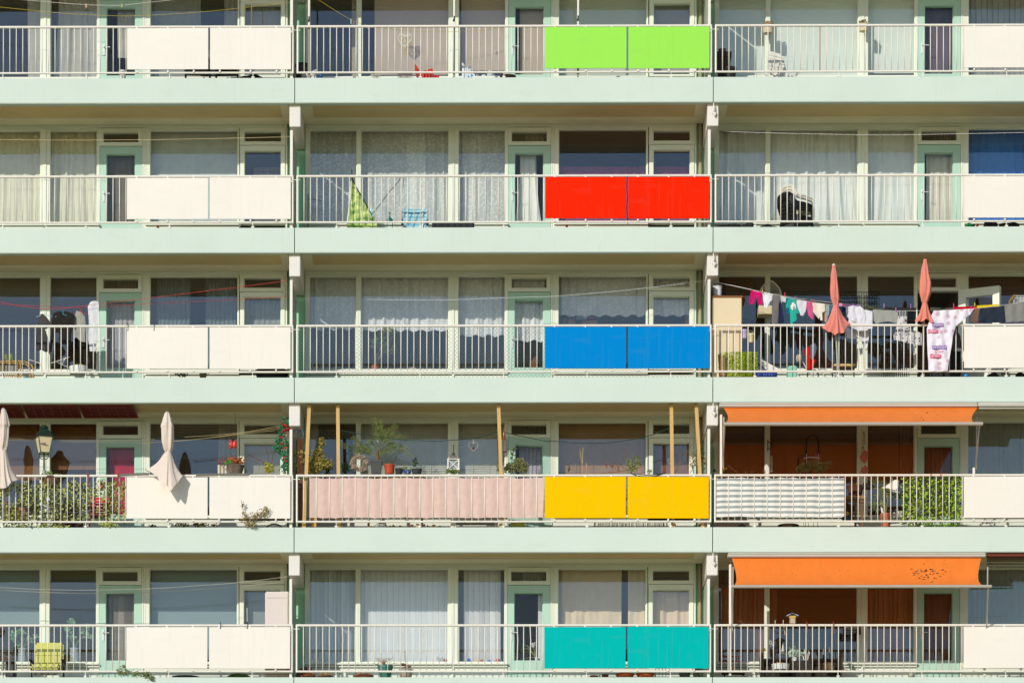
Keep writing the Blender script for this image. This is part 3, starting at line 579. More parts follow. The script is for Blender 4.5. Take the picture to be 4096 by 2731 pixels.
def stripem(c1, c2, per, axis=2, duty=.5, name='striped_cloth', ofs=0, wav=0):
    m, t, p = nodes(name); N = t.nodes; tc = N.new('ShaderNodeTexCoord'); sp = N.new('ShaderNodeSeparateXYZ'); t.links.new(tc.outputs['Object'], sp.inputs[0])
    a = N.new('ShaderNodeMath'); a.operation = 'MULTIPLY_ADD'; a.inputs[1].default_value = 1/per; a.inputs[2].default_value = ofs+100; nz_ = N.new('ShaderNodeTexNoise'); nz_.inputs['Scale'].default_value = 2.2; nz_.inputs['Detail'].default_value = 1; t.links.new(tc.outputs['Object'], nz_.inputs['Vector']); ad = N.new('ShaderNodeMath'); ad.operation = 'MULTIPLY_ADD'; ad.inputs[1].default_value = wav; t.links.new(nz_.outputs[0], ad.inputs[0]); t.links.new(sp.outputs[axis], ad.inputs[2]); f = N.new('ShaderNodeMath'); f.operation = 'FRACT'; g_ = N.new('ShaderNodeMath'); g_.operation = 'GREATER_THAN'; g_.inputs[1].default_value = duty
    t.links.new(ad.outputs[0], a.inputs[0]); t.links.new(a.outputs[0], f.inputs[0]); t.links.new(f.outputs[0], g_.inputs[0])
    x = N.new('ShaderNodeMix'); x.data_type = 'RGBA'; x.inputs[6].default_value = (*[lin(q)/1.15 for q in c1], 1); x.inputs[7].default_value = (*[lin(q)/1.15 for q in c2], 1)
    t.links.new(g_.outputs[0], x.inputs[0]); t.links.new(x.outputs[2], p.inputs['Base Color']); p.inputs['Roughness'].default_value = .9; return m
def dotm(base, dot, sc, thr=.22, name='dotted_cloth'):
    m, t, p = nodes(name); N = t.nodes; tc = N.new('ShaderNodeTexCoord'); mp = N.new('ShaderNodeMapping'); mp.inputs['Scale'].default_value = (1, .03, 1); v = N.new('ShaderNodeTexVoronoi'); v.inputs['Scale'].default_value = sc; v.inputs['Randomness'].default_value = .5
    t.links.new(tc.outputs['Object'], mp.inputs[0]); t.links.new(mp.outputs[0], v.inputs['Vector']); g_ = N.new('ShaderNodeMath'); g_.operation = 'LESS_THAN'; g_.inputs[1].default_value = thr; t.links.new(v.outputs['Distance'], g_.inputs[0])
    x = N.new('ShaderNodeMix'); x.data_type = 'RGBA'; x.inputs[6].default_value = (*[lin(q)/1.15 for q in base], 1); x.inputs[7].default_value = (*[lin(q)/1.15 for q in dot], 1)
    t.links.new(g_.outputs[0], x.inputs[0]); t.links.new(x.outputs[2], p.inputs['Base Color']); p.inputs['Roughness'].default_value = .9; return m
def hanger(lab, x, y, Y, rgb):
    a = W(x, y, Y); one(MB().tube(spline([(a.x-.15, Y+.004, a.z-.1), (a.x, Y+.004, a.z-.05), (a.x, Y, a.z-.02), (a.x+.015, Y, a.z+.01), (a.x-.01, Y, a.z+.02)]), .005, 6).tube([(a.x, Y+.004, a.z-.05), (a.x+.15, Y+.004, a.z-.1)], .005, 6), 'coat_hanger', plastic(*rgb), lab, 'hanger', 'coat hangers')
def blob(lab, x0, x1, y0, y1, Y, m, name, cat, dep=.2, group=None, crump=.12, flat=0):
    a = W(x0, y0, Y); b = W(x1, y1, Y); bm = bmesh.new(); bmesh.ops.create_icosphere(bm, subdivisions=3, radius=1); ph = random.random()*9
    for v in bm.verts:
        c = v.co; k = 1+crump*(math.sin(c.x*5+ph)+math.sin(c.z*6+ph*2)+math.sin(c.y*7+c.x*4)); q = c*k
        v.co = Vector(((a.x+b.x)/2+q.x*(b.x-a.x)/2, Y+dep+q.y*dep, (a.z+b.z)/2+max(q.z, -1 if not flat else -.8)*(a.z-b.z)/2))
    return one(MB().frombm(bm), name, m, lab, cat, group, True)
FL = -.08

# ============================================================ top row
g('r1L')
ln('white clothesline with two groups of pegs across the top left balcony', [(120,-4),(300,10),(500,27),(680,40),(820,43),(960,43),(1150,22),(1380,-2)], .6, (240,240,232))
ln('yellow clothesline sagging across the top left balcony', [(-300,20),(0,57),(400,98),(700,118),(1000,127),(1300,115),(1700,85),(2270,20)], .5, (214,190,50))
peg('yellow green peg left of the door on the white line', 674,47,.6,(200,220,60)); peg('pink peg beside the yellow green one', 682,47,.6,(240,90,140))
peg('lime peg in front of the top left door', 957,48,.6,(190,220,70)); peg('purple peg in front of the top left door', 970,48,.6,(120,70,140))
a = W(1972,190,.1); one(MB().tube([(a.x,.1,a.z-.03),(a.x,.1,oz(0)+2.335)],.009,8).tube([(a.x,.1,a.z-.03),(a.x,.1,a.z)],.014,8), 'rusty_pole', M((170,120,84),.8,.35,14,kind='rust'), 'rusty white pole rising from the railing right of the white panels', 'pole')
lawn_chair('grey slatted chair half hidden below the top left panels',1450,1640,330,.55,(110,108,100),zf=oz(0)+FL,slats=6)
lawn_chair('dark folded chair beside the grey slatted one',1690,1860,400,.6,(52,50,46),zf=oz(0)+FL,slats=4)
pot('small pale pot at the foot of the top left door',932,990,556,640,1.2,(226,222,212),rim=False)
blob('dark green cap shaped bundle on the top left floor',1895,2062,572,640,.6,M((48,56,46),.8),'bundle','bundle',.12)
g('r1M')
for i, (rg, x, y) in enumerate((('r1M',213,175),('r1M',1650,172),('r1G',897,168))):
    g(rg); a = W(x,240,.1); T = thing('awning_post', 'white square post standing on the top middle railing %s' % ('beside the green party wall','in front of the thick mullion','above the left green panel')[i], 'post', (a.x,.1,a.z-.05), 'posts on the railing')
    MB().bbox(a.x-.017,.085,a.z-.05,a.x+.017,.12,oz(0)+2.34,.003).build('post_tube', railm, T); b = W(x,y+15,.08); MB().box(b.x-.01,.065,b.z-.045,b.x+.012,.084,b.z+.045).box(b.x-.024,.06,b.z-.05,b.x-.008,.082,b.z-.02).build('lever', black, T)
    MB().box(a.x-.02,.08,oz(0)-.06,a.x+.02,.125,a.z-.052).build('lower_tube', M((150,146,136),.5,.06,5), T)
g('r1M')
ln('yellow clothesline slanting down behind the top middle railing', [(305,-2),(430,80),(620,195),(740,240),(900,272),(1150,302),(1600,318),(1900,305),(2130,278)], [.3,.35,.4,.5,.7,.9,1.1,1.2,1.3], (200,180,50))
peg('pale blue peg on the slanting yellow line', 629,215,.4,(190,225,225),50); peg('red peg on the slanting yellow line', 655,224,.42,(225,70,80),40)
peg('wooden peg right of the third pane in the top row', 1908,303,1.2,(220,180,140),34); peg('orange peg on the top middle line', 797,280,.6,(220,110,80),24)
a = W(1162,330,1.44); T = thing('wicker_heart','pale wicker heart hanging in the top middle window','heart decoration',a)
hp = []; 
for i in range(41):
    t = 2*math.pi*i/40; hp.append((a.x+.016*16*math.sin(t)**3*.52, 1.44, a.z-.13+.0175*(13*math.cos(t)-5*math.cos(2*t)-2*math.cos(3*t)-math.cos(4*t))*.56))
mb = MB().tube(hp,.008,5); rr = random.Random(5)
inside = lambda x, z: sum(((hp[i][2] > z) != (hp[i+1][2] > z)) and (x < (hp[i+1][0]-hp[i][0])*(z-hp[i][2])/(hp[i+1][2]-hp[i][2]+1e-9)+hp[i][0]) for i in range(40)) % 2
for _ in range(46):
    p, q = rr.choice(hp[:40]), rr.choice(hp[:40]); mx_, mz_ = (p[0]+q[0])/2, (p[2]+q[2])/2
    if inside(mx_, mz_): mb.tube([p, (mx_, 1.44+rr.uniform(-.03,.03), mz_), q], .0045, 4)
mb.build('wicker_weave', M((226,222,205),.8,.12,12), T); MB().tube([(a.x,1.44,a.z-.02),(a.x,1.44,a.z+.16)],.003,4).build('cord', white, T)
T = thing('red_chair','bright red folding wooden chair on the top middle balcony','chair',W(1380,772,.8),'garden chairs'); red = M((214,34,26),.5,.1,6)
for nm, pts, y0, y1 in (('backrest',[(1253,630),(1268,636),(1300,690),(1322,775),(1295,775),(1275,710)],.75,1.15),('seat',[(1320,745),(1345,712),(1385,690),(1435,678),(1447,740),(1442,800),(1330,800)],.8,1.2),('footrest',[(1449,755),(1500,745),(1507,800),(1449,800)],.7,1.1)): prism(MB(),pts,y0,y1).build(nm,red,T)
for q in (1345,1375,1405,1430): prism(MB(),[(q,700),(q+14,696),(q+4,770),(q-10,770)],.76,.79).build('slat',M((236,60,44),.5,.1,6),T)
cl('blue and white patterned bag standing beside the red chair',[(1727,620),(1742,624),(1760,662),(1785,670),(1815,655),(1820,720),(1855,740),(1862,800),(1722,800),(1730,700)],1.0,dotm((232,238,240),(70,150,200),14,.3),'bag','patterned_bag',None,.12,.01)
T = thing('fretwork_box','white fretwork lantern box left of the red chair','lantern',W(1163,772,1.2)); a = W(1088,728,1.2); b = W(1238,790,1.2)
MB().box(a.x,1.2,b.z,b.x,1.4,a.z-.002).build('box_body', M((150,152,145),.8,.06,8), T)
mb = MB()
for i in range(9):
    xx = a.x+(b.x-a.x)*i/8; mb.beam((xx,1.193,a.z),(min(b.x,xx+.05),1.193,b.z),.008,.01).beam((xx,1.193,a.z),(max(a.x,xx-.05),1.193,b.z),.008,.01)
mb.box(a.x-.005,1.188,a.z-.012,b.x+.005,1.2,a.z+.004); mb.build('lattice', white, T)
bush('small white dried flowers at the top middle window foot',[(868,752,48,16,60,.03)],1.3,(214,212,198))
for s, x in (('V',1878),('L',2047)):
    a = W(x,754,1.66); T = thing('decorative_letter','small white letter %s standing on the inner sill'%s,'letter',a,'letters on the sill'); text(s,.085,.006,white,T,Matrix.Translation((a.x,1.66,a.z))@RX90)
pot('white cube vase between the letters on the sill',1922,1968,748,772,1.67,(235,235,230),name='vase',cat='vase',rim=False,taper=1,stems=([[(1945,750),(1935,725)],[(1945,750),(1950,728)]],(60,56,46)))
blob('small white owl shaped figurine on the sill',1975,2035,690,772,1.66,M((220,222,216),.5),'figurine','figurine',.04,crump=.05)
T = thing('round_stool','round dark brown stool seat below the top middle door','stool',W(2182,790,.8)); a = W(2105,745,.8); b = W(2260,772,.8)
MB().lathe([(a.z-.08,.1),(a.z-.04,.145),(a.z-.01,.155),(a.z,.12),(a.z+.003,.01)],(a.x+b.x)/2,.85,28).build('seat',M((74,60,44),.6,.1,8),T,True)
for q in (-.1,.1): MB().tube([((a.x+b.x)/2+q,.8,a.z-.07),((a.x+b.x)/2+q*1.3,.8,oz(0)+FL)],.012,8).build('leg',black,T,True)
g('r1M'); a = W(95,615,.5); b = W(190,790,.5); T = thing('black_bin','black bin in the left corner of the top middle balcony','bin',((a.x+b.x)/2,.6,b.z))
MB().lathe([(oz(0)+FL,.1),(a.z-.04,.125)],(a.x+b.x)/2,.6,20).build('bin_body',dkgrey,T,True); MB().lathe([(a.z-.045,.135),(a.z-.015,.13),(a.z,.05),(a.z,.004)],(a.x+b.x)/2,.6,20).build('lid',black,T,True)
blob('crumpled white plastic bag beside the black bin',165,335,680,800,.35,M((226,224,220),.6),'plastic_bag','bag',.14,crump=.16)
blob('small blue bag under the white plastic bag',300,345,735,800,.3,M((40,110,180),.6),'plastic_bag','bag',.06)
g('r1R')
for i, (x0, x1, y0, y1, w_) in enumerate(((450,535,190,245,'left'),(1152,1222,180,230,'right'))):
    T = pot('cream planter of dry flowers hanging on the %s mullion, top right flat'%w_,x0,x1,y0,y1,1.25,(222,206,170),name='hanging_planter',cat='planter',taper=.85,fol=[((x0+x1)/2,y0-14,(x1-x0)*.48,14,80,.035,(170,140,90))])
    MB().tube([W(x0+8,y0,1.25),W((x0+x1)/2,y0-30,1.3),W(x1-8,y0,1.25)],.004,4).build('wire',M((150,110,70),.7),T)
T = thing('lounge_chair','white plastic reclining chair on the top right balcony','chair',W(560,556,.8),'garden chairs'); wp = M((232,228,218),.5,.04,5)
mb = MB().prism([(p.x,p.z) for p in WP([(495,400),(500,380),(512,373),(575,390),(600,412),(610,440),(628,515),(638,575),(570,575),(500,520)],.9)],.9,.93,.004,2); mb.build('backrest',wp,T,True)
for q in range(5): MB().beam(W(503,400+q*26,.895),W(606+q*5,425+q*24,.895),.006,.008).build('rib',M((196,192,182),.6),T)
for p, q in (((592,452),(476,548)),((752,498),(676,560))): MB().beam(W(*p,.75),W(*q,.6),.05,.03).build('armrest',wp,T)
for p, q in (((520,520),(560,600)),((590,520),(500,600)),((640,540),(700,600))): MB().tube([W(*p,.8),W(*q,.8)],.014,8).build('leg',wp,T)
pot('dark brown tapered planter in the corner of the top right balcony',112,230,392,600,.7,(62,46,34),taper=.62,rim=True,sq=True)
pot('grey jug standing in the dark brown planter',133,192,360,395,.75,(110,100,88),name='jug',cat='jug',taper=.9)
pot('black plastic pot beside the dark brown planter',172,265,495,600,.45,(46,44,42),taper=.8)

# ============================================================ second row
g('r2L')
ln('thin peach clothesline across the second row left balcony',[(-300,310),(0,312),(500,316),(1200,312),(1700,303),(2270,290)],.5,(232,206,160))
for k, x, y, w_ in (('r2L',1238,996,'left'),('r2G',785,1252,'middle'),('r2R',2014,910,'right')):
    g(k); a = W(x,y,1.35); one(MB().tube([(a.x,1.5,a.z),(a.x,1.3,a.z)],.024,12).tube([(a.x,1.3,a.z),(a.x,1.296,a.z)],.012,8),'overflow_pipe',M((196,106,78),.7,.1,9),'short clay overflow pipe low on the second row %s wall'%w_,'pipe','overflow pipes')
g('r2M')
lf, t_, p_ = nodes('leaf_print'); c_, n_, s_ = tint(t_, (176,200,60), .5, 16); nn = t_.nodes.new('ShaderNodeTexNoise'); nn.inputs['Scale'].default_value = 9; nn.inputs['Detail'].default_value = 6; t_.links.new(s_, nn.inputs['Vector'])
cr = t_.nodes.new('ShaderNodeValToRGB'); cr.color_ramp.elements[0].color = (.08,.22,.02,1); cr.color_ramp.elements[0].position = .38; cr.color_ramp.elements[1].color = (.62,.72,.22,1); cr.color_ramp.elements[1].position = .6; t_.links.new(nn.outputs[0], cr.inputs[0]); t_.links.new(cr.outputs[0], p_.inputs['Base Color']); p_.inputs['Roughness'].default_value = .7
T = thing('leaf_print_cloth','green leaf print cloth pulled into a tall triangle behind the second row railing','cloth',W(700,1270,.16))
P = WP([(640,775),(668,838),(700,900),(760,1000),(830,1130),(885,1230),(880,1300),(600,1300),(583,1240),(590,1180),(608,1060),(620,980),(632,850)],.16); MB().prism([(p.x,p.z) for p in P],.16,.175,.008,3).build('cloth_sheet',lf,T,True)
P = [p+Vector((0,-.006,0)) for p in WP([(640,778),(668,838),(700,900),(760,1000),(832,1135)],.16)]; MB().tube(P,.011,6).build('dark_hem',M((52,70,36),.8),T)
P = [p+Vector((0,-.006,0)) for p in WP([(634,790),(622,985),(596,1190),(588,1235)],.155)]; MB().tube(P,.014,6).build('pale_hem',M((232,240,200),.8),T)
MB().tube(spline(WP([(1135,748),(1080,830),(1000,920),(920,1030),(832,1140)],.14)),.0065,6).build('strap',M((52,60,44),.8),T); MB().tube(WP([(640,775),(634,700),(628,676)],.13),.005,5).tube(WP([(636,770),(640,690)],.13),.004,5).tube(WP([(1138,750),(1150,800),(1143,876)],.1),.005,5).build('tie_cord',M((60,64,52),.8),T)
plaid = stripem((120,190,205),(176,220,228),.085,2,.55,'plaid'); 
def deck(lab, x0, x1, y0, y1, Y, zf):
    T = thing('deck_chair',lab,'chair',((W(x0,y0,Y).x+W(x1,y0,Y).x)/2,Y,zf),'garden chairs'); a, b = W(x0,y0,Y), W(x1,y1,Y)
    MB().sheet(lambda s,t:(a.x+(b.x-a.x)*s, Y+.25*t+.02*math.sin(math.pi*s), b.z+(a.z-b.z)*t),10,8).build('fabric_back',plaid,T,True)
    for i, q in enumerate((.16,.83)): xx = a.x+(b.x-a.x)*q; MB().quad((xx-.012,Y-.004,b.z),(xx+.012,Y-.004,b.z),(xx+.012,Y+.244,a.z),(xx-.012,Y+.244,a.z)).build('white_stripe',M((236,240,238),.9),T)
    for xx in (a.x-.02,b.x+.02):
        MB().tube([(xx,Y+.26,a.z),(xx,Y-.02,b.z+.02),(xx,Y-.2,zf)],.011,8).build('leg',metal(190,190,186),T,True); MB().bbox(xx-.02,Y-.3,b.z+.1,xx+.02,Y+.05,b.z+.13,.006).build('armrest',black,T)
    return T
deck('blue plaid deck chair in front of the second row lace curtain',1147,1376,1040,1290,.75,oz(1)+FL)
deck('second blue plaid deck chair mostly hidden behind the leaf print cloth',700,845,1038,1290,.95,oz(1)+FL)
a = W(1013,1130,.8); T = thing('teal_lantern','teal metal lantern between the two blue deck chairs','lantern',(a.x,.8,oz(1)+FL)); tl = M((16,120,124),.5,.08,6); z0 = W(1013,1195,.8).z
MB().lathe([(z0,.055),(z0+.02,.06),(z0+.05,.03),(z0+.07,.012),(a.z,.008),(a.z+.02,.02),(a.z+.04,.004)],a.x,.8,12).build('lantern_cap',tl,T,True)
for dx in (-.05,.05):
    for dy in (-.05,.05): MB().box(a.x+dx-.006,.8+dy-.006,oz(1)+FL,a.x+dx+.006,.8+dy+.006,z0).build('lantern_leg',tl,T)
MB().box(a.x-.06,.74,z0-.012,a.x+.06,.86,z0-.001).build('lantern_tray',tl,T)
one(MB().beam(W(203,935,1.25),W(203,1272,1.25),.018,.018).tube(spline(WP([(203,985),(260,985),(340,1003)],1.25)),.006,5),'wooden_stake',wood(140,110,76),'thin wooden stake with wire arm, left corner of the second row middle balcony','stake')
one(MB().bbox(*[W(1430,1205,.5).x,.5,oz(1)+FL],*[W(1850,1205,.5).x,.95,W(1850,1195,.5).z],.03),'black_cover',M((44,46,48),.7,.15,20,.3),'black quilted cover on something low under the red panels','cover')
ln('loose grey hose curling at the end of the black cover',[(1345,1270),(1352,1235),(1380,1218),(1400,1225)],.45,(70,74,76),.01,'hose','hose',None)
g('r2G'); one(MB().tube(spline(WP([(1386,770),(1380,860),(1386,960),(1380,1060),(1384,1150),(1390,1230)],.12)),.006,6),'blue_rope',M((30,80,190),.6),'blue rope hanging in the gap between the red panels','rope')
g('r2R')
ln('white clothesline across the top of the second row right windows',[(180,230),(500,240),(800,247),(1300,255),(1800,248),(2352,237)],.5,(240,240,232))
def monobloc(lab, x, y, z, m, rz):
    T = bpy.data.objects.new('stacking_chair', None); col.objects.link(T); tag(T,lab,'chair','stacked garden chairs'); T.location = (x,y,z); T.rotation_euler = (0,0,rz); T.scale = ((.88,.88,1) if 'white' in lab else (1,1,1)); ORG[T.name] = Vector()
    for sx in (-1,1):
        MB().beam((sx*.25,-.2,0),(sx*.22,-.2,.42),.045,.03).build('leg',m,T); MB().beam((sx*.24,.24,0),(sx*.2,.18,.42),.045,.03).build('leg',m,T)
        MB().tube(spline([(sx*.235,-.2,.42),(sx*.27,-.18,.6),(sx*.27,0,.64),(sx*.24,.2,.66),(sx*.2,.27,.78)]),.021,8).build('arm',m,T,True)
    MB().bbox(-.22,-.23,.4,.22,.2,.425,.01).build('seat',m,T)
    mb = MB()
    for i in range(5):
        zz = .47+i*.065; mb.box(-.2,.2+.02*i,zz,.2,.215+.02*i,zz+.035)
    mb.build('back_slats',m,T); MB().tube(spline([(-.2,.27,.72),(-.17,.29,.81),(0,.3,.84),(.17,.29,.81),(.2,.27,.72)]),.022,8).build('back_frame',m,T,True); return T
a = W(700,900,.8); bk = M((38,38,36),.4,.05,6,spec=.5); wh = M((236,226,206),.4,.04,6,spec=.5)
Q = ['bottom','second','third','top']
for i in range(4): monobloc('black plastic chair, %s of the black ones in the stack'%Q[i],a.x,.85,oz(1)+FL+.04*i-.06,bk,math.radians(125))
for i in range(2): monobloc('white plastic chair, %s of the two white ones topping the stack'%('lower','upper')[i],a.x+.03,.87,oz(1)+FL+.15+.055*i,wh,math.radians(125))
a = W(710,900,.45); one(MB().lathe([(0,.2),(.01,.25),(.04,.29),(.08,.29),(.11,.25),(.12,.2)],0,0,28,cap=False),'car_tyre',M((40,40,38),.85,.2,20),'black car tyre lying on its side in front of the chair stack','tyre').location += Vector((a.x,.5,oz(1)+FL+.005))
for i, (x0,x1,y0,w_) in enumerate(((140,330,886,'low black bag'),(300,420,880,'black folded tarpaulin'),(430,560,897,'grey flat bundle'))): blob('%s at the left of the second row right balcony'%w_,x0,x1,y0,950,.45,M((44,46,46),.8,.2,9),'bundle','bundle',.15)
blob('bright green cap shaped bag left of the second row right panel',1925,1996,885,945,.3,M((16,130,66),.6),'green_bag','bag',.08)
for i, (x0,x1,w_) in enumerate(((2060,2170,'round black'),(2190,2330,'long black'))): blob('%s bundle beneath the second row right panel'%w_,x0,x1,875,950,.4,M((42,46,46),.8,.2,9),'bundle','bundle',.15)

# ============================================================ middle row, left and middle
g('r3L')
ln('upper red clothesline rising to the middle row bracket',[(-300,380),(0,405),(95,430),(330,460),(500,457),(625,440),(1200,372),(1900,287),(2250,240)],.45,(226,70,66))
ln('lower red clothesline across the middle row left balcony',[(-300,410),(0,423),(340,440),(640,450),(1000,430),(1830,388),(2270,362)],.6,(206,60,62))
cl('dark grey jacket hanging leftmost on the red lines',[(315,505),(335,498),(365,525),(400,572),(395,605),(352,620),(388,720),(395,835),(375,790),(360,802),(325,782),(287,788),(281,720),(300,580)],.5,cloth(84,80,78))
cl('black sweater spread on a hanger in the middle row left balcony',[(415,495),(460,482),(520,480),(570,495),(587,520),(582,600),(562,640),(555,742),(470,737),(460,640),(430,650),(400,800),(387,790),(400,640),(405,560)],.45,cloth(50,46,42))
cl('light grey raglan shirt with white sleeves right of the black sweater',[(600,475),(640,490),(665,520),(670,580),(666,722),(632,716),(615,700),(600,680),(585,690),(583,600),(590,500)],.5,cloth(178,176,164))
cl('white hooded top hanging next to the middle row left door',[(688,440),(710,405),(745,398),(770,405),(776,440),(768,520),(765,640),(760,720),(748,795),(704,792),(690,690),(697,560),(690,480)],.55,cloth(240,240,240))
cl('black trousers hanging under the raglan shirt',[(585,690),(625,700),(660,740),(700,745),(690,800),(680,890),(650,885),(640,800),(600,770),(582,765)],.62,cloth(48,42,36))
hanger('cyan hanger of the black sweater',492,482,.45,(20,170,180)); hanger('red hanger of the raglan shirt',628,462,.5,(210,40,40)); hanger('pale hanger of the grey jacket',345,482,.5,(180,220,225))
one(MB().tube(WP([(400,886),(515,848),(545,838)],.6),.007,5).tube(WP([(515,842),(485,893)],.6),.007,5).tube(WP([(430,870),(560,930)],.8),.007,5).tube(WP([(220,856),(310,885),(340,940)],.7),.007,5),'drying_rack',railm,'thin white folding drying rack below the hanging clothes','drying rack')
pot('white window box in front of the middle row left pane',542,690,915,975,.35,(235,236,228),name='window_box',cat='planter',rim=False,taper=.92,fol=[(615,908,60,10,60,.03,(160,130,60))])
T = thing('wicker_chair','bamboo and wicker chair at the left edge of the middle row','chair',W(110,1000,.6),'garden chairs'); wk = M((196,156,92),.6,.25,16,.4)
mb = MB().tube(spline(WP([(-80,872),(0,875),(80,872),(160,872),(220,885),(255,915),(262,960),(250,1040)],.6)),.016,8); mb.tube(spline(WP([(-80,885),(80,887),(170,890),(215,905),(235,940),(235,1040)],.62)),.014,8); mb.build('bamboo_frame',wk,T,True)
for q in (20,140,160): MB().tube(WP([(q,878),(q,1040)],.61),.013,8).build('cane_upright',wk,T,True)
mb = MB()
for q in range(9): mb.beam(W(20+q*15,955,.63),W(35+q*15-(q%2)*30,1000,.63),.009,.009).beam(W(20+q*15,1000,.632),W(35+q*15,955,.632),.009,.009)
mb.build('lattice',wk,T); MB().box(W(-80,905,.7).x,.66,W(0,955,.7).z,W(135,905,.7).x,.7,W(0,895,.7).z).build('back_board',M((150,146,134),.8,.1,6),T)
a = W(65,868,1.0); T = thing('pineapple_plant','spiky pineapple plant with grey green leaves behind the wicker chair','plant',a,'balcony plants'); mb = MB()
for q in range(34):
    an = random.uniform(.1,3.04); L = random.uniform(.07,.17); mb.leaf((a.x,1.0,a.z),L,d=Vector((math.cos(an),random.uniform(-.5,.5),math.sin(an))),wd=.1)
mb.build('leaf_crown',leafm(160,172,110),T); MB().lathe([(a.z-.16,.07),(a.z-.03,.09),(a.z,.05),(a.z+.01,.01)],a.x,1.0,12).build('pot',M((150,120,80),.8,.2,14),T)
bush('thin green sprig under the middle row left panels',[(1425,975,60,12,50,.03),(1430,985,40,10,30,.03)],.25,(70,80,44),stems=[[(1430,1020),(1400,980),(1370,968)],[(1430,1020),(1460,985),(1490,978)],[(1430,1020),(1428,965)]])
pot('tilted brown pot with bare twigs under the middle row left panels',1563,1620,965,1030,.3,(130,112,88),stems=([[(1600,985),(1570,965),(1560,958)],[(1600,985),(1625,965)],[(1610,985),(1650,960)],[(1600,985),(1605,958)]],(96,84,62)))
a = W(2130,960,.5); one(MB().lathe([(oz(2)+FL,.2),(a.z-.02,.31),(a.z+.03,.33),(a.z+.03,.3),(a.z,.02)],a.x,.55,28),'black_tub',M((44,46,44),.6),'wide black tub on the floor near the middle row bracket','tub',None,True)
for i, x in enumerate((1003,1208)):
    a = W(x,575,.03); b = W(x,625,.0); one(MB().tube(spline([(a.x-.012,.03,a.z-.02),(a.x-.01,.05,a.z+.01),(a.x,.02,a.z),(b.x,.0,b.z),(b.x-.012,.01,b.z-.01)]),.006,6),'rail_hook',M((60,80,80),.4),'dark hook clipped over the middle row rail %s'%('at the left panel corner','above the left white panel')[i],'hook','hooks on the rails')
g('r3M')
P = WP([(780,490),(1300,495),(1700,490),(2352,466)],.8); g('r3G'); P += WP([(700,455),(1400,395),(2150,305)],.8); one(MB().tube(spline(P),.004,5),'clothesline',M((225,232,236),.5),'single pale clothesline in front of the windmill lace curtains','clothesline','clotheslines')
X, Z = ox(1), oz(2); mb = MB(); s = .075; x0, x1, z0, z1 = X+.075, X+7.75, Z+.0, Z+.965; wv_ = M((86,100,84),.5,.1,9)
for i in range(int((x1-x0+(z1-z0))/s)+1):
    for sg in (1,-1):
        xs = x0+i*s-(z1-z0) if sg > 0 else x0+i*s; za, zb = z0, z1; xa, xb = xs, xs+sg*(z1-z0)
        if sg < 0: xa, xb = xs, xs-(z1-z0)
        def clip(xa, za, xb, zb):
            for lim, gt in ((x0, 1), (x1, 0)):
                out_a = xa < lim if gt else xa > lim; out_b = xb < lim if gt else xb > lim
                if out_a and out_b: return None
                if out_a: t = (lim-xa)/(xb-xa); xa, za = lim, za+(zb-za)*t
                if out_b: t = (lim-xa)/(xb-xa); xb, zb = lim, za+(zb-za)*t
            return xa, za, xb, zb
        q = clip(xa, za, xb, zb)
        if q: mb.tube([(q[0],.095+.004*sg,q[1]),(q[2],.095+.004*sg,q[3])],.0018,3)
one(mb,'wire_mesh',wv_,'green diamond wire mesh tied inside the railing with blue panels','wire mesh')
g('r3M')
T = pot('clay pot with a thin leafy plant inside the middle row window',828,908,1140,1195,1.68,(196,92,52),name='potted_plant',cat='plant',fol=[(1000,800,90,40,90,.045,(120,136,84)),(880,920,60,60,60,.04,(120,136,84)),(1000,980,80,60,90,.04,(120,136,84)),(950,860,100,80,70,.045,(120,136,84))],stems=([[(868,1150),(880,1060),(930,940),(965,770)],[(868,1150),(900,1080),(990,990)],[(868,1150),(860,1000),(850,880)],[(900,1080),(940,1000),(1060,830)]],(170,146,104),.006))
for i, (x0,x1,y0) in enumerate(((958,1042,1174),(1188,1292,1155),(1378,1424,1168))): blob('%s sea shell on the inner sill of the middle row'%('flat brown','large tan','small pinkish')[i],x0,x1,y0,1196,1.67,M((176,150,120),.7,.15,12),'seashell','shell',.05,'shells on the sill')
g('r3G')
def bx(lab, x0, x1, y0, y1, Y, dep, rgb, name, cat, group=None, bev=.004):
    a, b = W(x0,y0,Y), W(x1,y1,Y); return one(MB().bbox(a.x,Y,b.z,b.x,Y+dep,a.z,bev),name,M(rgb,.7,.08,6),lab,cat,group)
bx('white paper calendar behind the middle row wide right pane',876,985,590,685,2.0,.01,(214,220,224),'paper_sheet','paper')
bx('small white card pinned beside the paper calendar',1000,1042,596,622,2.0,.01,(220,222,220),'card','paper')
bx('pink and yellow box lying on the cardboard box',985,1072,655,684,2.0,.2,(170,80,110),'small_box','box')
bx('brown cardboard box behind the blue panels window',940,1086,700,800,2.0,.25,(200,142,92),'cardboard_box','box')
bx('pale brown crate stacked behind the cardboard box',1010,1086,686,700,2.05,.2,(150,120,100),'crate','box')
for i, (x0,x1,y0) in enumerate(((752,778,655),(800,836,652),(842,866,642),(1962,2004,600))): blob('%s carved wooden figure behind the middle row glass'%('slim left','middle','thin dark','tall right')[i],x0,x1,y0,760,1.9,wood(190,140,80),'wooden_figure','figurine',.03,'wooden figures')
blob('brown basket on the floor behind the middle row door',426,516,1055,1200,1.75,weave(176,118,72),'basket','basket',.1)

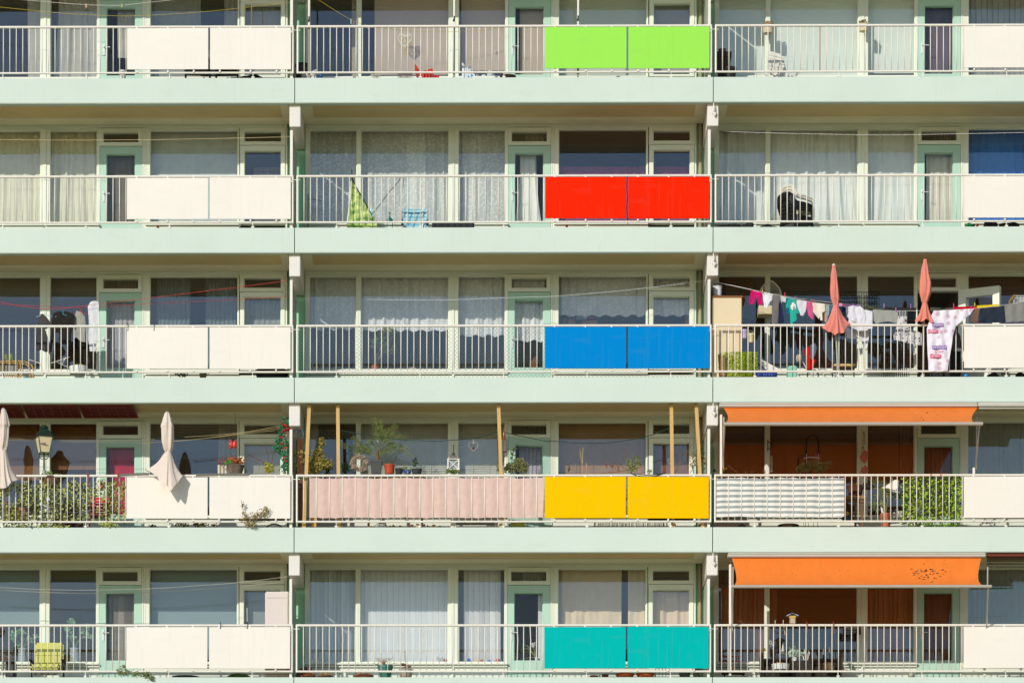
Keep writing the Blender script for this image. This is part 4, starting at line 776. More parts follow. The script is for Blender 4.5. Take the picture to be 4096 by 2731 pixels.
# ============================================================ middle row, right: the laundry balcony
g('r3R')
a, b = W(190,532,.22), W(520,1345,.22); T = thing('cream_cupboard','tall cream cupboard with a curved brown top at the left of the laundry balcony','cupboard',((a.x+b.x)/2,.5,oz(2)+FL)); zf = oz(2)+FL; cr_ = M((238,216,176),.6,.03,2)
MB().bbox(a.x,.22,zf,b.x,.85,a.z,.005).build('carcass',cr_,T); c = W(563,532,.4)
MB().add([(x,y,z) for z in (a.z+.001,a.z+.028) for x,y in ((a.x-.01,.2),(b.x+.02,.2),(c.x-.02,.28),(c.x,.4),(c.x,.85),(a.x-.01,.85))],[(0,1,2,3,4,5),(11,10,9,8,7,6)]+[(i,(i+1)%6,6+(i+1)%6,6+i) for i in range(6)]).build('top_board',wood(150,100,56),T)
MB().box(b.x,.24,zf,b.x+.012,.85,a.z-.002).build('side_edge',wood(170,120,74),T)
P = W(252,515,.5); pm_ = potmesh(200,303,405,515,.45,.86)[0]; T = thing('white_bucket','white plastic bucket standing on the cream cupboard','bucket',(P.x,.45,P.z)); pm_.build('bucket_body',M((236,232,232),.4,.03,5),T,True)
one(MB().box(W(30,905,.3).x,.3,W(0,915,.3).z,W(520,905,.3).x,.31,W(0,905,.3).z).box(W(150,900,.3).x,.3,W(0,1345,.3).z,W(158,900,.3).x,.31,W(0,916,.3).z),'wooden_trellis',wood(120,96,70),'low dark trellis leaning against the cream cupboard','trellis')
def cage(lab, x0, x1, y0, y1, Y, dep, m, dome=False, n=14, r=.0035, name='wire_cage'):
    a, b = W(x0,y0,Y), W(x1,y1,Y); cx = (a.x+b.x)/2; mb = MB(); hh = a.z-b.z
    if dome:
        R = (b.x-a.x)/2
        for i in range(n):
            t = math.pi*i/(n-1); xx = cx-R*math.cos(t); k = math.sin(t); mb.tube(spline([(xx,Y,b.z),(xx,Y,b.z+hh*.55),(xx*.6+cx*.4,Y,b.z+hh*.85),(cx+(xx-cx)*.15,Y,a.z)],3),r,4)
        for q in (0,.25,.5): mb.tube([(a.x,Y,b.z+hh*q),(b.x,Y,b.z+hh*q)],r*1.3,4)
        mb.tube(spline([(a.x,Y,b.z),(a.x-.01,Y,b.z+hh*.5),(a.x+R*.3,Y,b.z+hh*.8),(cx,Y,a.z),(b.x-R*.3,Y,b.z+hh*.8),(b.x+.01,Y,b.z+hh*.5),(b.x,Y,b.z)]),r*1.8,5)
    else:
        for yy in (Y,Y+dep):
            for i in range(n+1): xx = a.x+(b.x-a.x)*i/n; mb.tube([(xx,yy,b.z),(xx,yy,a.z)],r,4)
            for q in (0,.33,.66,1): mb.tube([(a.x,yy,b.z+hh*q),(b.x,yy,b.z+hh*q)],r*1.4,4)
        for xx in (a.x,b.x):
            for q in (0,1): mb.tube([(xx,Y,b.z+hh*q),(xx,Y+dep,b.z+hh*q)],r*1.4,4)
    return one(mb,name,m,lab,'cage')
cage('black wire rack behind the white bucket',175,345,372,640,1.0,.2,M((40,42,46),.5),n=10)
cage('white wire bird cage with rounded top on the laundry balcony',725,962,342,640,1.2,0,M((226,220,200),.5),dome=True,n=18,name='bird_cage')
bx('cream tray base under the white bird cage',712,862,622,716,1.15,.3,(226,208,168),'cage_tray','tray')
g('r3S'); cage('large black wire pet cage high behind the white sheets',-125,325,472,665,1.2,.3,M((36,40,46),.5),n=16,r=.004)
g('r3R')
ln('front white line carrying the laundry, left part',[(170,350),(300,375),(627,445),(760,482),(1000,528),(1310,582),(1600,625),(1850,650)],.35,(236,232,224))
ln('rear white line carrying the laundry, left part',[(180,352),(400,392),(760,470),(1020,520),(1180,545),(1530,588),(1850,615)],.5,(236,232,224))
cl('bright pink leggings, leftmost on the laundry line',[(628,443),(752,470),(757,615),(710,613),(690,520),(675,530),(657,606),(603,600)],.35,cloth(224,30,116))
cl('white bib cloth with black dots beside the pink leggings',[(753,470),(873,490),(862,560),(835,585),(798,652),(775,640),(762,540)],.36,dotm((238,236,236),(36,34,36),26,.2))
cl('dark grey marled shirt hanging on the left of the laundry line',[(873,490),(962,520),(940,600),(935,720),(920,820),(895,880),(860,820),(862,700),(868,600)],.34,cloth(128,122,118))
cl('navy blue shirt beside the grey marled one',[(918,540),(955,540),(985,700),(1002,790),(985,818),(936,818),(940,650)],.37,cloth(44,50,84))
cl('small white garment pegged right of the navy shirt',[(955,508),(1022,522),(1016,587),(960,568)],.5,cloth(226,228,226))
cl('blue green towel on the rear laundry line',[(1020,520),(1178,545),(1177,602),(1140,640),(1130,700),(1020,710)],.52,cloth(10,132,152))
cl('turquoise sleepsuit with long legs on the laundry line',[(1045,546),(1125,545),(1137,620),(1165,690),(1163,706),(1132,716),(1141,768),(1117,806),(1095,800),(1093,866),(1070,866),(1064,700),(1050,640),(1020,655),(1018,620)],.33,dotm((24,172,152),(20,140,130),6,.1))
one(MB().prism([(p.x,p.z) for p in WP([(1070,600),(1100,585),(1130,620),(1125,665),(1090,675),(1072,650)],.325)],.318,.322),'cloth_patch',dotm((236,236,232),(30,30,32),18,.3),'black and white patch on the turquoise sleepsuit','patch')
cl('white t-shirt with small print right of the turquoise sleepsuit',[(1128,558),(1252,572),(1240,680),(1212,736),(1182,732),(1166,680),(1140,640)],.35,cloth(238,234,238))
cl('pink small trousers near the middle of the laundry line',[(1252,574),(1312,580),(1327,640),(1327,772),(1310,776),(1270,732),(1255,660),(1243,640)],.36,cloth(236,96,150))
cl('cream printed baby shirt beside the pink trousers',[(1310,585),(1452,605),(1462,680),(1424,700),(1427,785),(1405,788),(1400,740),(1387,772),(1320,690),(1322,640)],.34,dotm((236,226,206),(150,130,110),20,.14))
cl('multicoloured striped scarf left of the salmon parasol',[(1452,605),(1503,615),(1503,700),(1470,810),(1450,800)],.37,stripem((236,140,50),(120,190,200),.05,0,.5))
cl('black spotted leggings on the rear laundry line',[(1178,545),(1530,588),(1530,613),(1330,600),(1322,640),(1300,640),(1290,600),(1180,575)],.5,dotm((34,32,30),(190,170,90),22,.12))
cl('small denim piece left of the salmon parasol pole',[(1505,618),(1547,625),(1547,682),(1513,690)],.36,cloth(84,116,146))
cl('pale pink towel band behind the salmon parasol',[(1605,598),(1746,605),(1742,641),(1605,630)],.5,cloth(244,158,206)); cl('purple towel band right of the pale pink one',[(1746,606),(1848,614),(1880,640),(1848,648),(1742,641)],.5,cloth(150,80,160))
cl('navy towel behind the salmon parasol',[(1605,632),(1695,641),(1672,700),(1620,692)],.5,cloth(40,52,92))
wsh = cloth(244,242,246)
cl('bunched white bed sheet right of the first parasol',[(1690,640),(1760,622),(1850,628),(1905,690),(1900,820),(1850,830),(1760,795),(1700,742)],.3,wsh,wr=.014,cuts=4); cl('dangling end of a white sheet behind the railing bars',[(1690,850),(1760,900),(1860,905),(1950,900),(1945,1000),(1925,1110),(1880,1075),(1860,1000),(1770,990),(1700,990)],.5,wsh,wr=.01)
for lab, x, y, rgb, h in (('wooden peg leaning beside the pink leggings',755,455,(206,176,90),40),('pink peg above the small white garment',1006,500,(226,50,90),50),('magenta peg above the turquoise sleepsuit',1124,543,(226,60,110),50),('red peg above the cream baby shirt',1316,570,(216,50,80),34)): peg(lab,x,y,.33,rgb,h)
g('r3S')
ln('front laundry line, right part under the sheets and jeans',[(-60,640),(250,680),(540,680),(935,678),(1395,655),(1730,615),(2000,565)],.35,(236,232,224))
cl('white pillowcase hanging over the middle row railing',[(0,640),(70,645),(252,688),(252,880),(180,885),(120,900),(30,880),(-20,830)],.3,wsh,wr=.012)
cl('light grey t-shirt between white pillowcase and printed trousers',[(256,665),(540,680),(527,820),(420,797),(290,822),(260,780)],.34,cloth(176,176,166))
cl('crumpled black and white printed trousers',[(540,735),(590,742),(640,742),(637,820),(690,890),(800,930),(800,1068),(650,1042),(495,1002),(488,960),(520,860)],.2,dotm((206,204,202),(60,58,58),16,.3),wr=.015)
cl('black striped top above the printed trousers',[(540,684),(640,680),(640,742),(590,742),(536,735)],.34,stripem((30,30,32),(220,220,220),.03,0,.7)); cl('black shorts left of the second parasol',[(640,680),(742,685),(732,862),(662,862),(642,760)],.34,cloth(32,32,34))
cl('olive green garment on the rear laundry line',[(170,620),(300,640),(392,668),(182,652)],.5,cloth(92,92,58)); cl('dark brown garment on the rear laundry line',[(390,640),(740,645),(740,680),(390,668)],.5,cloth(58,52,48))
cl('olive beige folded cloth right of the second parasol',[(905,642),(1012,645),(1012,680),(905,680)],.5,cloth(170,164,120)); cl('grey striped cloth on the rear line',[(1012,645),(1160,645),(1160,672),(1012,680)],.5,cloth(96,92,84))
P = WP([(935,680),(1120,672),(1390,655),(1345,720),(1185,850),(1152,960),(1132,1110),(1092,1350),(980,1362),(882,1360),(868,1100),(862,880),(890,790)],-.03)
dm = dotm((242,232,238),(222,186,196),7,.3,'printed_duvet'); T = thing('duvet_cover','white duvet cover with pink and purple words hanging over the railing','bedding',W(980,1360,-.03))
MB().prism([(p.x,p.z) for p in P],-.03,-.018,.013,4).build('cover_cloth',dm,T,True)
pk, pu = M((226,70,130),.8,.05), M((140,100,186),.8,.05)
def stamp(word, x, y, wd, rgbm, bg, flip=True, h=38):
    a = W(x,y,-.055); sc = u(wd); F = Matrix.Scale(-1,4,(1,0,0)) if 0 else Matrix.Identity(4); rot = Matrix.Rotation(math.pi,4,'Z') if flip else Matrix.Identity(4)
    if flip == 2: rot = Matrix.Scale(-1,4,(0,1,0))
    if bg: MB().box(a.x-sc/2,-.052,a.z-u(h)/2,a.x+sc/2,-.048,a.z+u(h)/2).build('word_ground',bg,T)
    t = text(word,1,.0,rgbm,T,Matrix.Identity(4)); me = t.data; me.transform(Matrix.Translation(ORG[T.name])); xs = [v.co.x for v in me.vertices]; ys = [v.co.y for v in me.vertices]; wdt = max(xs)-min(xs); hg = max(ys)-min(ys); cx, cy = (max(xs)+min(xs))/2, (max(ys)+min(ys))/2
    me.transform(Matrix.Translation((-cx,-cy,0))); me.transform(Matrix.Diagonal((sc*.9/wdt,u(h)*.7/hg,1,1))); me.transform(rot); me.transform(RX90); me.transform(Matrix.Translation(Vector((a.x,-.056,a.z))-ORG[T.name]))
stamp('PASSION',985,837,130,white,pu,2); stamp('LOVE',972,876,80,pu,None,2,32); stamp('MUSIC',928,908,112,white,pk,2)
stamp('PASSION',1000,1088,156,white,pu,2); stamp('LOVE',1000,1136,104,pk,None,2,36); stamp('MUSIC',958,1186,124,white,pk,2)
cl('red folded cloth on the rear line right of the duvet cover',[(1168,636),(1416,628),(1420,662),(1172,670)],.5,cloth(212,20,36)); cl('yellow folded cloth with a hanging corner',[(1416,622),(1675,607),(1680,636),(1558,652),(1556,686),(1480,652),(1420,655)],.4,cloth(248,216,24))
cl('brown garment beside the duvet cover',[(1400,665),(1456,655),(1422,800),(1380,812),(1346,790)],.32,cloth(142,106,84)); cl('dark blue jean shorts on the right of the laundry line',[(1456,650),(1725,625),(1742,812),(1440,812)],.34,cloth(50,58,72),wr=.012)
cl('grey bath towel at the right end of the laundry line',[(1728,615),(1960,576),(1960,792),(1800,810),(1747,802)],.33,cloth(150,148,140),wr=.012); cl('grey and brown bundle behind the bars right of the duvet cover',[(1150,920),(1200,900),(1235,960),(1250,1040),(1250,1100),(1150,1100),(1140,1000)],.5,cloth(110,106,98),wr=.015)
for lab, x, y, rgb, h in (('lilac peg at the left pillowcase corner',380,622,(190,130,190),50),('lilac peg between grey shirt and striped top',513,668,(190,130,190),44),('purple peg above the black shorts',680,630,(170,110,180),50),('pink peg at the red cloth',1160,632,(230,60,130),66),('lime peg at the yellow cloth',1397,610,(190,210,60),40),('violet peg at the red cloth end',1357,650,(110,80,170),50)): peg(lab,x,y,.33,rgb,h)
one(MB().tube(spline(WP([(1785,605),(1800,570),(1825,530),(1850,512)],.8)),.03,8),'wicker_roll',weave(206,170,104),'rolled wicker mat at the right edge of the laundry balcony','mat'); cage('white wire bird cage at the right edge',1848,1975,510,590,.9,.2,M((236,236,230),.4),n=8,name='bird_cage')
g('r3R')
parasol('salmon closed parasol with a white tip left of the duvet cover',[(172,1536,1572),(300,1520,1592),(450,1515,1607),(540,1524,1614),(604,1549,1606),(624,1555,1602)],.0,(246,150,132),(1600,1440),(226,222,216),folds=6,amp=.12,polec=(170,180,160)); skirt(bpy.data.objects[-1] if 0 else LAST[0],(1578,618),.045,[(-3.0,1412,872),(-2.3,1485,930),(-1.57,1560,968),(-.8,1655,935),(0,1724,826),(1.57,1565,860)],.0,cloth(246,150,132,bump=.3),folds=9,fa=.2)
g('r3S')
parasol('salmon closed parasol with a black tip left of the printed duvet',[(100,826,860),(250,797,884),(380,787,912),(480,783,906),(560,800,876),(586,808,866)],.0,(246,150,128),(822,1420),(50,44,42),folds=5,amp=.12,polec=(226,206,196)); skirt(LAST[0],(838,580),.04,[(-3.0,728,800),(-2.2,775,815),(-1.57,838,790),(-.8,915,815),(0,953,775),(1.57,830,750)],.0,cloth(246,150,128,bump=.3),folds=7,fa=.25)
g('r3R')
mb = MB(); rr = random.Random(8)
for (x0,x1,y0,y1) in ((330,692,1152,1345),(262,320,1175,1340),(330,655,1366,1440)):
    a, b = W(x0,y0,.3), W(x1,y1,.3); mb.bbox(a.x+.02,.27,b.z+.02,b.x-.02,.42,a.z-.02,.02)
    for _ in range(int(22000*abs(b.x-a.x)*(a.z-b.z))): mb.leaf((rr.uniform(a.x,b.x),rr.uniform(.2,.28),rr.uniform(b.z,a.z)),.028,rr,-.4,wd=.4)
one(mb,'shaggy_rug',leafm(176,196,50),'moss green shaggy rug folded behind the bars of the laundry balcony','rug'); 
for i, x in enumerate((272,318)): one(MB().beam(W(x,1175,.2),W(x+18,1420,.2),.05,.02),'wooden_batten',wood(150,116,70),'%s brown wooden batten beside the green rug'%('left','right')[i],'batten')
for nm, x0,x1,y0,y1,rgb,Y in (('lilac bucket hooked behind the rail by the cream cupboard',512,588,893,990,(196,180,214),.12),('cream yellow bucket hooked beside the lilac one',584,662,938,1036,(232,218,160),.13)):
    pm_, c, R, t = potmesh(x0,x1,y0,y1,Y,.76); T = thing('hanging_bucket',nm,'bucket',c,'buckets hooked on the rail'); pm_.build('bucket_body',plastic(*rgb),T,True); MB().tube(spline([(c.x-R,Y,t),(c.x,Y,t+R*.9),(c.x+R,Y,t)]),.004,5).build('bucket_handle',M(rgb,.5),T)
T = thing('blue_crate','dark blue plastic crate on the laundry balcony floor','crate',W(800,1440,.35)); a,b = W(690,1368,.3), W(915,1368,.3)
MB().box(a.x,.31,zf,b.x,.6,a.z-.06).build('crate_box',plastic(16,40,130),T); MB().box(a.x-.01,.3,a.z-.03,b.x+.01,.61,a.z).build('crate_rim',plastic(24,56,160),T)
for q in range(7): MB().box(a.x+.02+q*.05,.302,a.z-.058,a.x+.05+q*.05,.31,a.z-.034).build('crate_slot',plastic(90,120,190),T)
one(MB().prism([(p.x,p.z) for p in WP([(742,1226),(775,1240),(940,1328),(935,1352),(800,1345),(722,1270)],.5)],.5,.54),'white_board',white,'white board lying aslant behind the bars left of the stroller','board')
bx('mint green storage box behind the laundry railing',1040,1142,1292,1460,.5,.3,(150,214,184),'storage_box','box',bev=.02)
T = thing('baby_stroller','folded stroller with a red seat behind the laundry balcony bars','stroller',W(1300,1450,.5)); 
prism(MB(),[(1222,1110),(1280,1076),(1292,1200),(1352,1232),(1310,1338),(1258,1330),(1262,1240),(1238,1170)],.45,.6).build('seat_cloth',cloth(226,34,20),T); prism(MB(),[(1290,1062),(1335,1042),(1356,1060),(1352,1150),(1312,1232),(1290,1200)],.42,.5).build('blanket',cloth(110,120,140),T)
for (x,y,r) in ((1320,1400,62),(1600,1410,60)):
    c = W(x,y,.55); MB().tube([(c.x+u(r)*math.cos(t*.3142),.55,c.z+u(r)*math.sin(t*.3142)) for t in range(21)],.012,6).build('wheel',black,T)
    m4 = MB()
    for q in range(5): m4.tube([(c.x,.55,c.z),(c.x+u(r)*math.cos(q*1.257),.55,c.z+u(r)*math.sin(q*1.257))],.005,4)
    m4.build('spokes',metal(190,190,186),T)
MB().tube(spline(WP([(1140,1180),(1200,1240),(1260,1340),(1330,1400),(1420,1330),(1500,1360),(1600,1410)],.55)),.014,7).tube(WP([(1100,1340),(1180,1420)],.5),.01,5).tube(WP([(1380,1330),(1470,1425)],.5),.012,5).build('frame_tube',metal(196,196,192),T,True)
a = W(1165,1215,.5); MB().lathe([(a.z-.06,.03),(a.z-.03,.055),(a.z+.05,.055),(a.z+.075,.03)],a.x,.5,14).build('cream_roll',M((214,196,160),.8),T,True)
T = thing('small_table','small table with a pale wooden top behind the first parasol pole','table',W(1680,1430,.9)); a,b = W(1555,1272,.8), W(1802,1298,.8); MB().bbox(a.x,.8,b.z,b.x,1.15,a.z,.01).build('table_top',wood(226,190,128),T)
for xx in (a.x+.03,b.x-.03): MB().box(xx-.012,.84,zf,xx+.012,.86,b.z).build('table_leg',metal(60,60,60),T)
bx('mottled grey board under the small table',1615,1780,1300,1370,.95,.02,(120,118,110),'mottled_board','board')
g('r3S'); one(MB().lathe([(W(0,1420,.4).z,.06),(W(0,1398,.4).z,.055),(W(0,1393,.4).z,.02)],W(1302,1410,.4).x,.4,16),'blue_pot',plastic(30,140,210),'small blue pot at the foot of the middle row right panel','pot',None,True)
cage('black dog crate standing behind the bars, middle row right',380,660,1030,1440,1.0,.4,M((36,38,38),.5),n=12,r=.0035)
blob('light blue bundle lying on the dog crate',320,410,975,1050,1.0,cloth(120,160,196),'bundle','bundle',.1); bx('black low cabinet behind the duvet cover',905,1240,1130,1440,.9,.3,(44,42,42),'dark_cabinet','cabinet')
for i,(x0,x1) in enumerate(((1560,1680),(1860,1975))): blob('%s dark shape beneath the middle row right panel'%('round','long')[i],x0,x1,1355,1450,.5,M((56,48,44),.8),'bundle','bundle',.12)

# ============================================================ fourth row, left
g('r4A')
rm_ = M((128,52,44),.7,.15,10,.3,kind='louvre')
for i, (t0,t1,b0,b1) in enumerate(((-330,205,-330,285),(262,872,325,928),(905,1512,962,1572))):
    T = thing('shade_panel','dark red ribbed panel under the soffit, %s of three'%('leftmost','middle','rightmost')[i],'panel',W((t0+t1)/2,60,.3),'dark red panels under the soffit')
    A_, B_, C_, D_ = W(t0,56,.34), W(t1,56,.34), W(b1,188,1.14), W(b0,188,1.14); dz = Vector((0,0,.012))
    MB().add([A_,B_,C_,D_,A_+dz,B_+dz,C_+dz,D_+dz],[(0,1,2,3),(7,6,5,4),(0,4,5,1),(1,5,6,2),(2,6,7,3),(3,7,4,0)]).build('board',rm_,T)
    mb = MB(); n = max(4,int((t1-t0)/88)); ry = M((150,64,52),.6,.1,8)
    for k in range(n+1): t = k/n; MB().beam(A_.lerp(B_,t)-dz,D_.lerp(C_,t)-dz,.02,.02).build('rib',ry,T)
    for k in range(4): t = (k+.5)/4; MB().beam(A_.lerp(D_,t)-dz*.8,B_.lerp(C_,t)-dz*.8,.012,.012).build('cross_rib',ry,T)
    MB().beam(A_-dz,B_-dz,.03,.03).build('front_edge',ry,T); MB().beam(D_-dz,C_-dz,.03,.03).build('back_edge',ry,T)
cr2 = (246,228,210)
parasol('beige closed parasol cut by the left edge of the picture',[(108,14,64),(200,2,90),(290,-8,106),(310,2,96),(420,0,92),(520,-8,80),(545,-4,72),(570,-4,72)],-.05,cr2,(40,1440),(190,186,172),folds=5,amp=.14); skirt(LAST[0],(35,560),.06,[(-3.1,-110,880),(-2.2,0,1010),(-1.4,85,1025),(-.7,125,950),(0,195,905),(1.57,40,860)],-.05,cloth(*cr2,bump=.3),folds=7,fa=.2)
g('r4B'); parasol('beige closed parasol flaring over the white panels',[(148,283,338),(230,262,362),(300,242,382),(318,248,380),(450,250,379),(540,266,372),(586,286,358)],-.2,cr2,(335,1420),(186,182,168),folds=5,amp=.13); skirt(LAST[0],(322,580),.05,[(-3.1,72,800),(-2.6,190,870),(-2.0,290,1042),(-1.57,318,985),(-1.1,362,1050),(-.6,432,960),(0,478,868),(1.57,300,830)],-.2,cloth(*cr2,bump=.3),folds=6,fa=.13)
g('r4A')
a = W(496,605,.45); t0 = W(0,425,.45).z; t1 = a.z; gr_ = M((24,92,62),.45,.08,6,spec=.5); dg_ = M((28,52,40),.5,.1,6,spec=.5); T = thing('street_lantern','green street lantern with cream glass on the fourth row left balcony','lantern',(a.x,.45,oz(3)+FL))
R = Matrix.Rotation(math.radians(20),3,'Z'); O = Vector((a.x+.01,.45,0))
def ring(r, z): return [O+R@Vector((sx*r,sy*r,0))+Vector((0,0,z)) for sx,sy in ((-1,-1),(1,-1),(1,1),(-1,1))]
w1, w0 = .135, .085; A_, B_ = ring(w1,t0), ring(w0,t1)
MB().add(A_+B_,[(0,1,5,4),(1,2,6,5),(2,3,7,6),(3,0,4,7),(0,3,2,1),(4,5,6,7)]).build('lamp_glass',M((240,216,170),.4,.05,4,spec=.5),T)
for i in range(4):
    j = (i+1)%4; MB().beam(A_[i],B_[i],.014,.014).build('glazing_bar',gr_,T); MB().beam(B_[i],B_[j],.016,.016).build('lower_bar',gr_,T)
th_ = W(0,330,.45).z; E_, F_ = ring(.165,t0+.0), ring(.06,th_)
MB().add(E_+F_,[(0,1,5,4),(1,2,6,5),(2,3,7,6),(3,0,4,7),(0,3,2,1),(4,5,6,7)]).build('hood',dg_,T); MB().lathe([(th_,.07),(th_+.02,.085),(th_+.05,.07),(th_+.07,.05),(W(0,283,.45).z,.01)],O.x,.45,14).build('finial',dg_,T,True)
MB().tube([(O.x,.45,t1),(O.x,.45,W(0,850,.45).z)],.018,10).build('neck',gr_,T,True)
for sx in (-1,1): MB().tube(spline([(O.x+sx*.07,.45,t1),(O.x+sx*.085,.45,t1-.06),(O.x+sx*.05,.45,t1-.11),(O.x,.45,t1-.1)]),.007,6).build('scroll',black,T)
MB().lathe([(oz(3)+FL,.09),(oz(3)+FL+.1,.05),(W(0,850,.45).z,.045),(W(0,800,.45).z,.03)],O.x,.45,12).build('post',M((170,172,160),.6,.08,5),T,True)
p_ = W(490,491,.3); MB().box(p_.x-.052,.302,p_.z-.012,p_.x+.052,.306,p_.z+.012).build('name_plate',black,T); text('Heineken',.024,.0005,white,T,Matrix.Translation((p_.x,.301,p_.z))@RX90)
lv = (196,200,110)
def ivy(lab, x0,x1,y0,y1,Y,n,rgb,size,under=True,holes=()):
    rr = random.Random(x0+n); T = thing('ivy_screen',lab,'climbing plant',W((x0+x1)/2,y1,Y),'leafy screens on the railing'); mb = MB(); m2 = MB(); q = []
    for _ in range(n):
        x, y = rr.uniform(x0,x1), y0+(y1-y0)*rr.random()**1.1; top = y0+25*math.sin(x*.02)+20*math.sin(x*.07)
        if y < top or any((x-hx)**2/hr**2+(y-hy)**2/hv**2 < 1 for hx,hy,hr,hv in holes) and rr.random() < .85: continue
        (mb if rr.random() < .58 else m2).leaf(W(x,y,Y+rr.uniform(-.03,.05)),size*rr.uniform(.7,1.3),rr,-.5,wd=.45)
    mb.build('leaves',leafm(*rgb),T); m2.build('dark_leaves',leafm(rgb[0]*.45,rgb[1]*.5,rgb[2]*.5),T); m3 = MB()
    for k in range(int((x1-x0)/52)): x = x0+26+52*k; m3.tube(WP([(x,y0+20),(x+rr.uniform(-6,6),(y0+y1)/2),(x,y1)],Y+.03),.0022,3)
    for k in range(int((y1-y0)/52)): y = y0+30+52*k; m3.tube(WP([(x0,y),(x1,y)],Y+.032),.0022,3)
    m3.build('netting',M((200,206,200),.6),T); return T
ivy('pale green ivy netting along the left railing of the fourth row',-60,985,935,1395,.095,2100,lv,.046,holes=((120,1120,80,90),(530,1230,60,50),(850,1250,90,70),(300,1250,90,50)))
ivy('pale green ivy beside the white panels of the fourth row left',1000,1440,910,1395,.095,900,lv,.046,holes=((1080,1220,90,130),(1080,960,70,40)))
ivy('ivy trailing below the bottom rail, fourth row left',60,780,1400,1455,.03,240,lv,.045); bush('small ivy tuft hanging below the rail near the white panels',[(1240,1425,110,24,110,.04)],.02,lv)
T = pot('wicker basket of plants hanging on the fourth row left rail',452,728,882,990,.25,(150,120,90),name='hanging_basket',cat='basket',taper=.7,mat=weave(160,128,92),fol=[(480,880,50,30,60,.04,(150,170,80)),(560,850,40,40,60,.04,(150,170,80)),(640,870,50,20,40,.04,(150,170,80))])
for i,(x,y) in enumerate(((290,930),(850,925))):
    one(MB().tube(spline(WP([(x-40,y+20),(x-30,y-8),(x-8,y),(x-20,y+15)],.15)),.008,6).tube(spline(WP([(x+40,y+20),(x+30,y-8),(x+8,y),(x+20,y+15)],.15)),.008,6).tube(WP([(x,y+40),(x,y-25)],.15),.006,5),'iron_scroll',M((216,206,180),.5),'pale iron scroll ornament %s the wicker basket'%('left of','right of')[i],'ornament','iron scrolls')
T = lawn_chair('bright red garden chair behind the ivy of the fourth row left',1010,1225,1050,.45,(216,24,28),zf=oz(3)+FL,slats=6,frame_rgb=(190,30,30))
T = thing('red_lantern','red metal lantern hanging on the fourth row left railing','lantern',W(1155,1030,.2)); c = W(1155,985,.2); MB().lathe([(W(0,1030,.2).z,.035),(W(0,990,.2).z,.055),(W(0,960,.2).z,.04),(W(0,940,.2).z,.02),(W(0,925,.2).z,.006)],c.x,.2,12).build('lantern_body',plastic(206,36,30),T,True); MB().tube([W(1155,930,.2),W(1165,860,.15)],.003,4).build('cord',white,T)
bx('white box among the ivy of the fourth row left',466,570,1180,1275,.4,.2,(232,234,230),'white_box','box'); bx('brown slatted crate behind the ivy at the left edge',60,290,1215,1370,.4,.3,(178,108,64),'brown_crate','crate')
pot('small red cup near the left parasol',55,95,1160,1225,.35,(210,50,40),name='red_cup',cat='cup',rim=False,taper=.9); bx('dark planter box behind the ivy, fourth row left',600,930,1290,1440,.4,.25,(70,40,34),'dark_planter','planter')
for i,(x,y,c) in enumerate(((1000,820,(150,60,50)),(1340,805,(180,70,60)))): one(MB().beam(W(x-12,y,.03),W(x+5,y+60,.03),.016,.02).beam(W(x+2,y+2,.02),W(x+10,y+75,.02),.012,.02).tube(WP([(x+5,y+60),(x+14,y+180)],.03),.006,5),'rail_clamp',M(c,.5),'%s clamp gripping the fourth row left rail'%('red brown','dark red')[i],'clamp','clamps on the rail')
P0 = WP([(1340,858),(1430,855),(1560,852),(1700,846)],.055); g('r4B'); fo = M((120,116,106),.9,.1,9,.2)
one(MB().tube([Vector(p)+Vector((0,0,0)) for p in P0],.031,10),'foam_sleeve',fo,'grey foam sleeve on the rail left of the flaring parasol','foam sleeve','foam sleeves on the rail',True); one(MB().tube(WP([(640,856),(860,853),(1250,852)],.055),.031,10),'foam_sleeve',fo,'grey foam sleeve on the rail above the panel joint','foam sleeve','foam sleeves on the rail',True)
g('r4A')
ln('slack thin line in front of the street lantern',[(-60,430),(270,443),(600,456),(1100,463),(1500,458),(1770,448)],.6,(190,170,130)); ln('lower slack thin line at the street lantern',[(0,452),(600,470),(900,480),(1400,482),(1770,480)],.75,(170,160,130))
g('r4B'); ln('upper beige line running up to the flowering climber',[(510,420),(800,402),(1100,375),(1350,338),(1570,298)],.5,(200,180,130)); ln('middle beige line running up to the flowering climber',[(380,470),(700,440),(1100,385),(1540,325)],.6,(190,170,120)); ln('lower beige line running up to the flowering climber',[(0,492),(400,465),(800,430),(1100,392),(1540,345)],.7,(190,170,120))
T = thing('ladybird_ornament','red ladybird ornament hanging above the flower basket','ornament',W(1060,560,.4)); c = W(1060,505,.4); rd = M((226,58,40),.4,.04,6,spec=.5)
def ell(cx,cy,cz,rx,ry,rz,n=14):
    bm = bmesh.new(); bmesh.ops.create_uvsphere(bm,u_segments=n,v_segments=10,radius=1)
    for v in bm.verts: v.co = Vector((cx+v.co.x*rx,cy+v.co.y*ry,cz+v.co.z*rz))
    return MB().frombm(bm)
for sx,nm in ((-1,'wing'),(1,'wing')): ell(c.x+sx*.034,.4,c.z,.045,.03,.082).build(nm,rd,T,True)
ell(c.x,.4,c.z+.075,.035,.03,.03).build('head',black,T,True)
for dx,dz in ((-.045,.03),(-.05,-.02),(.045,.03),(.05,-.02),(-.02,-.05),(.022,-.05)): ell(c.x+dx,.372,c.z+dz,.011,.008,.011,8).build('spot',black,T,True)
MB().tube([W(1085,455,.4),W(1086,330,.42),W(1086,140,.5)],.0025,4).build('cord',M((90,60,40),.8),T)
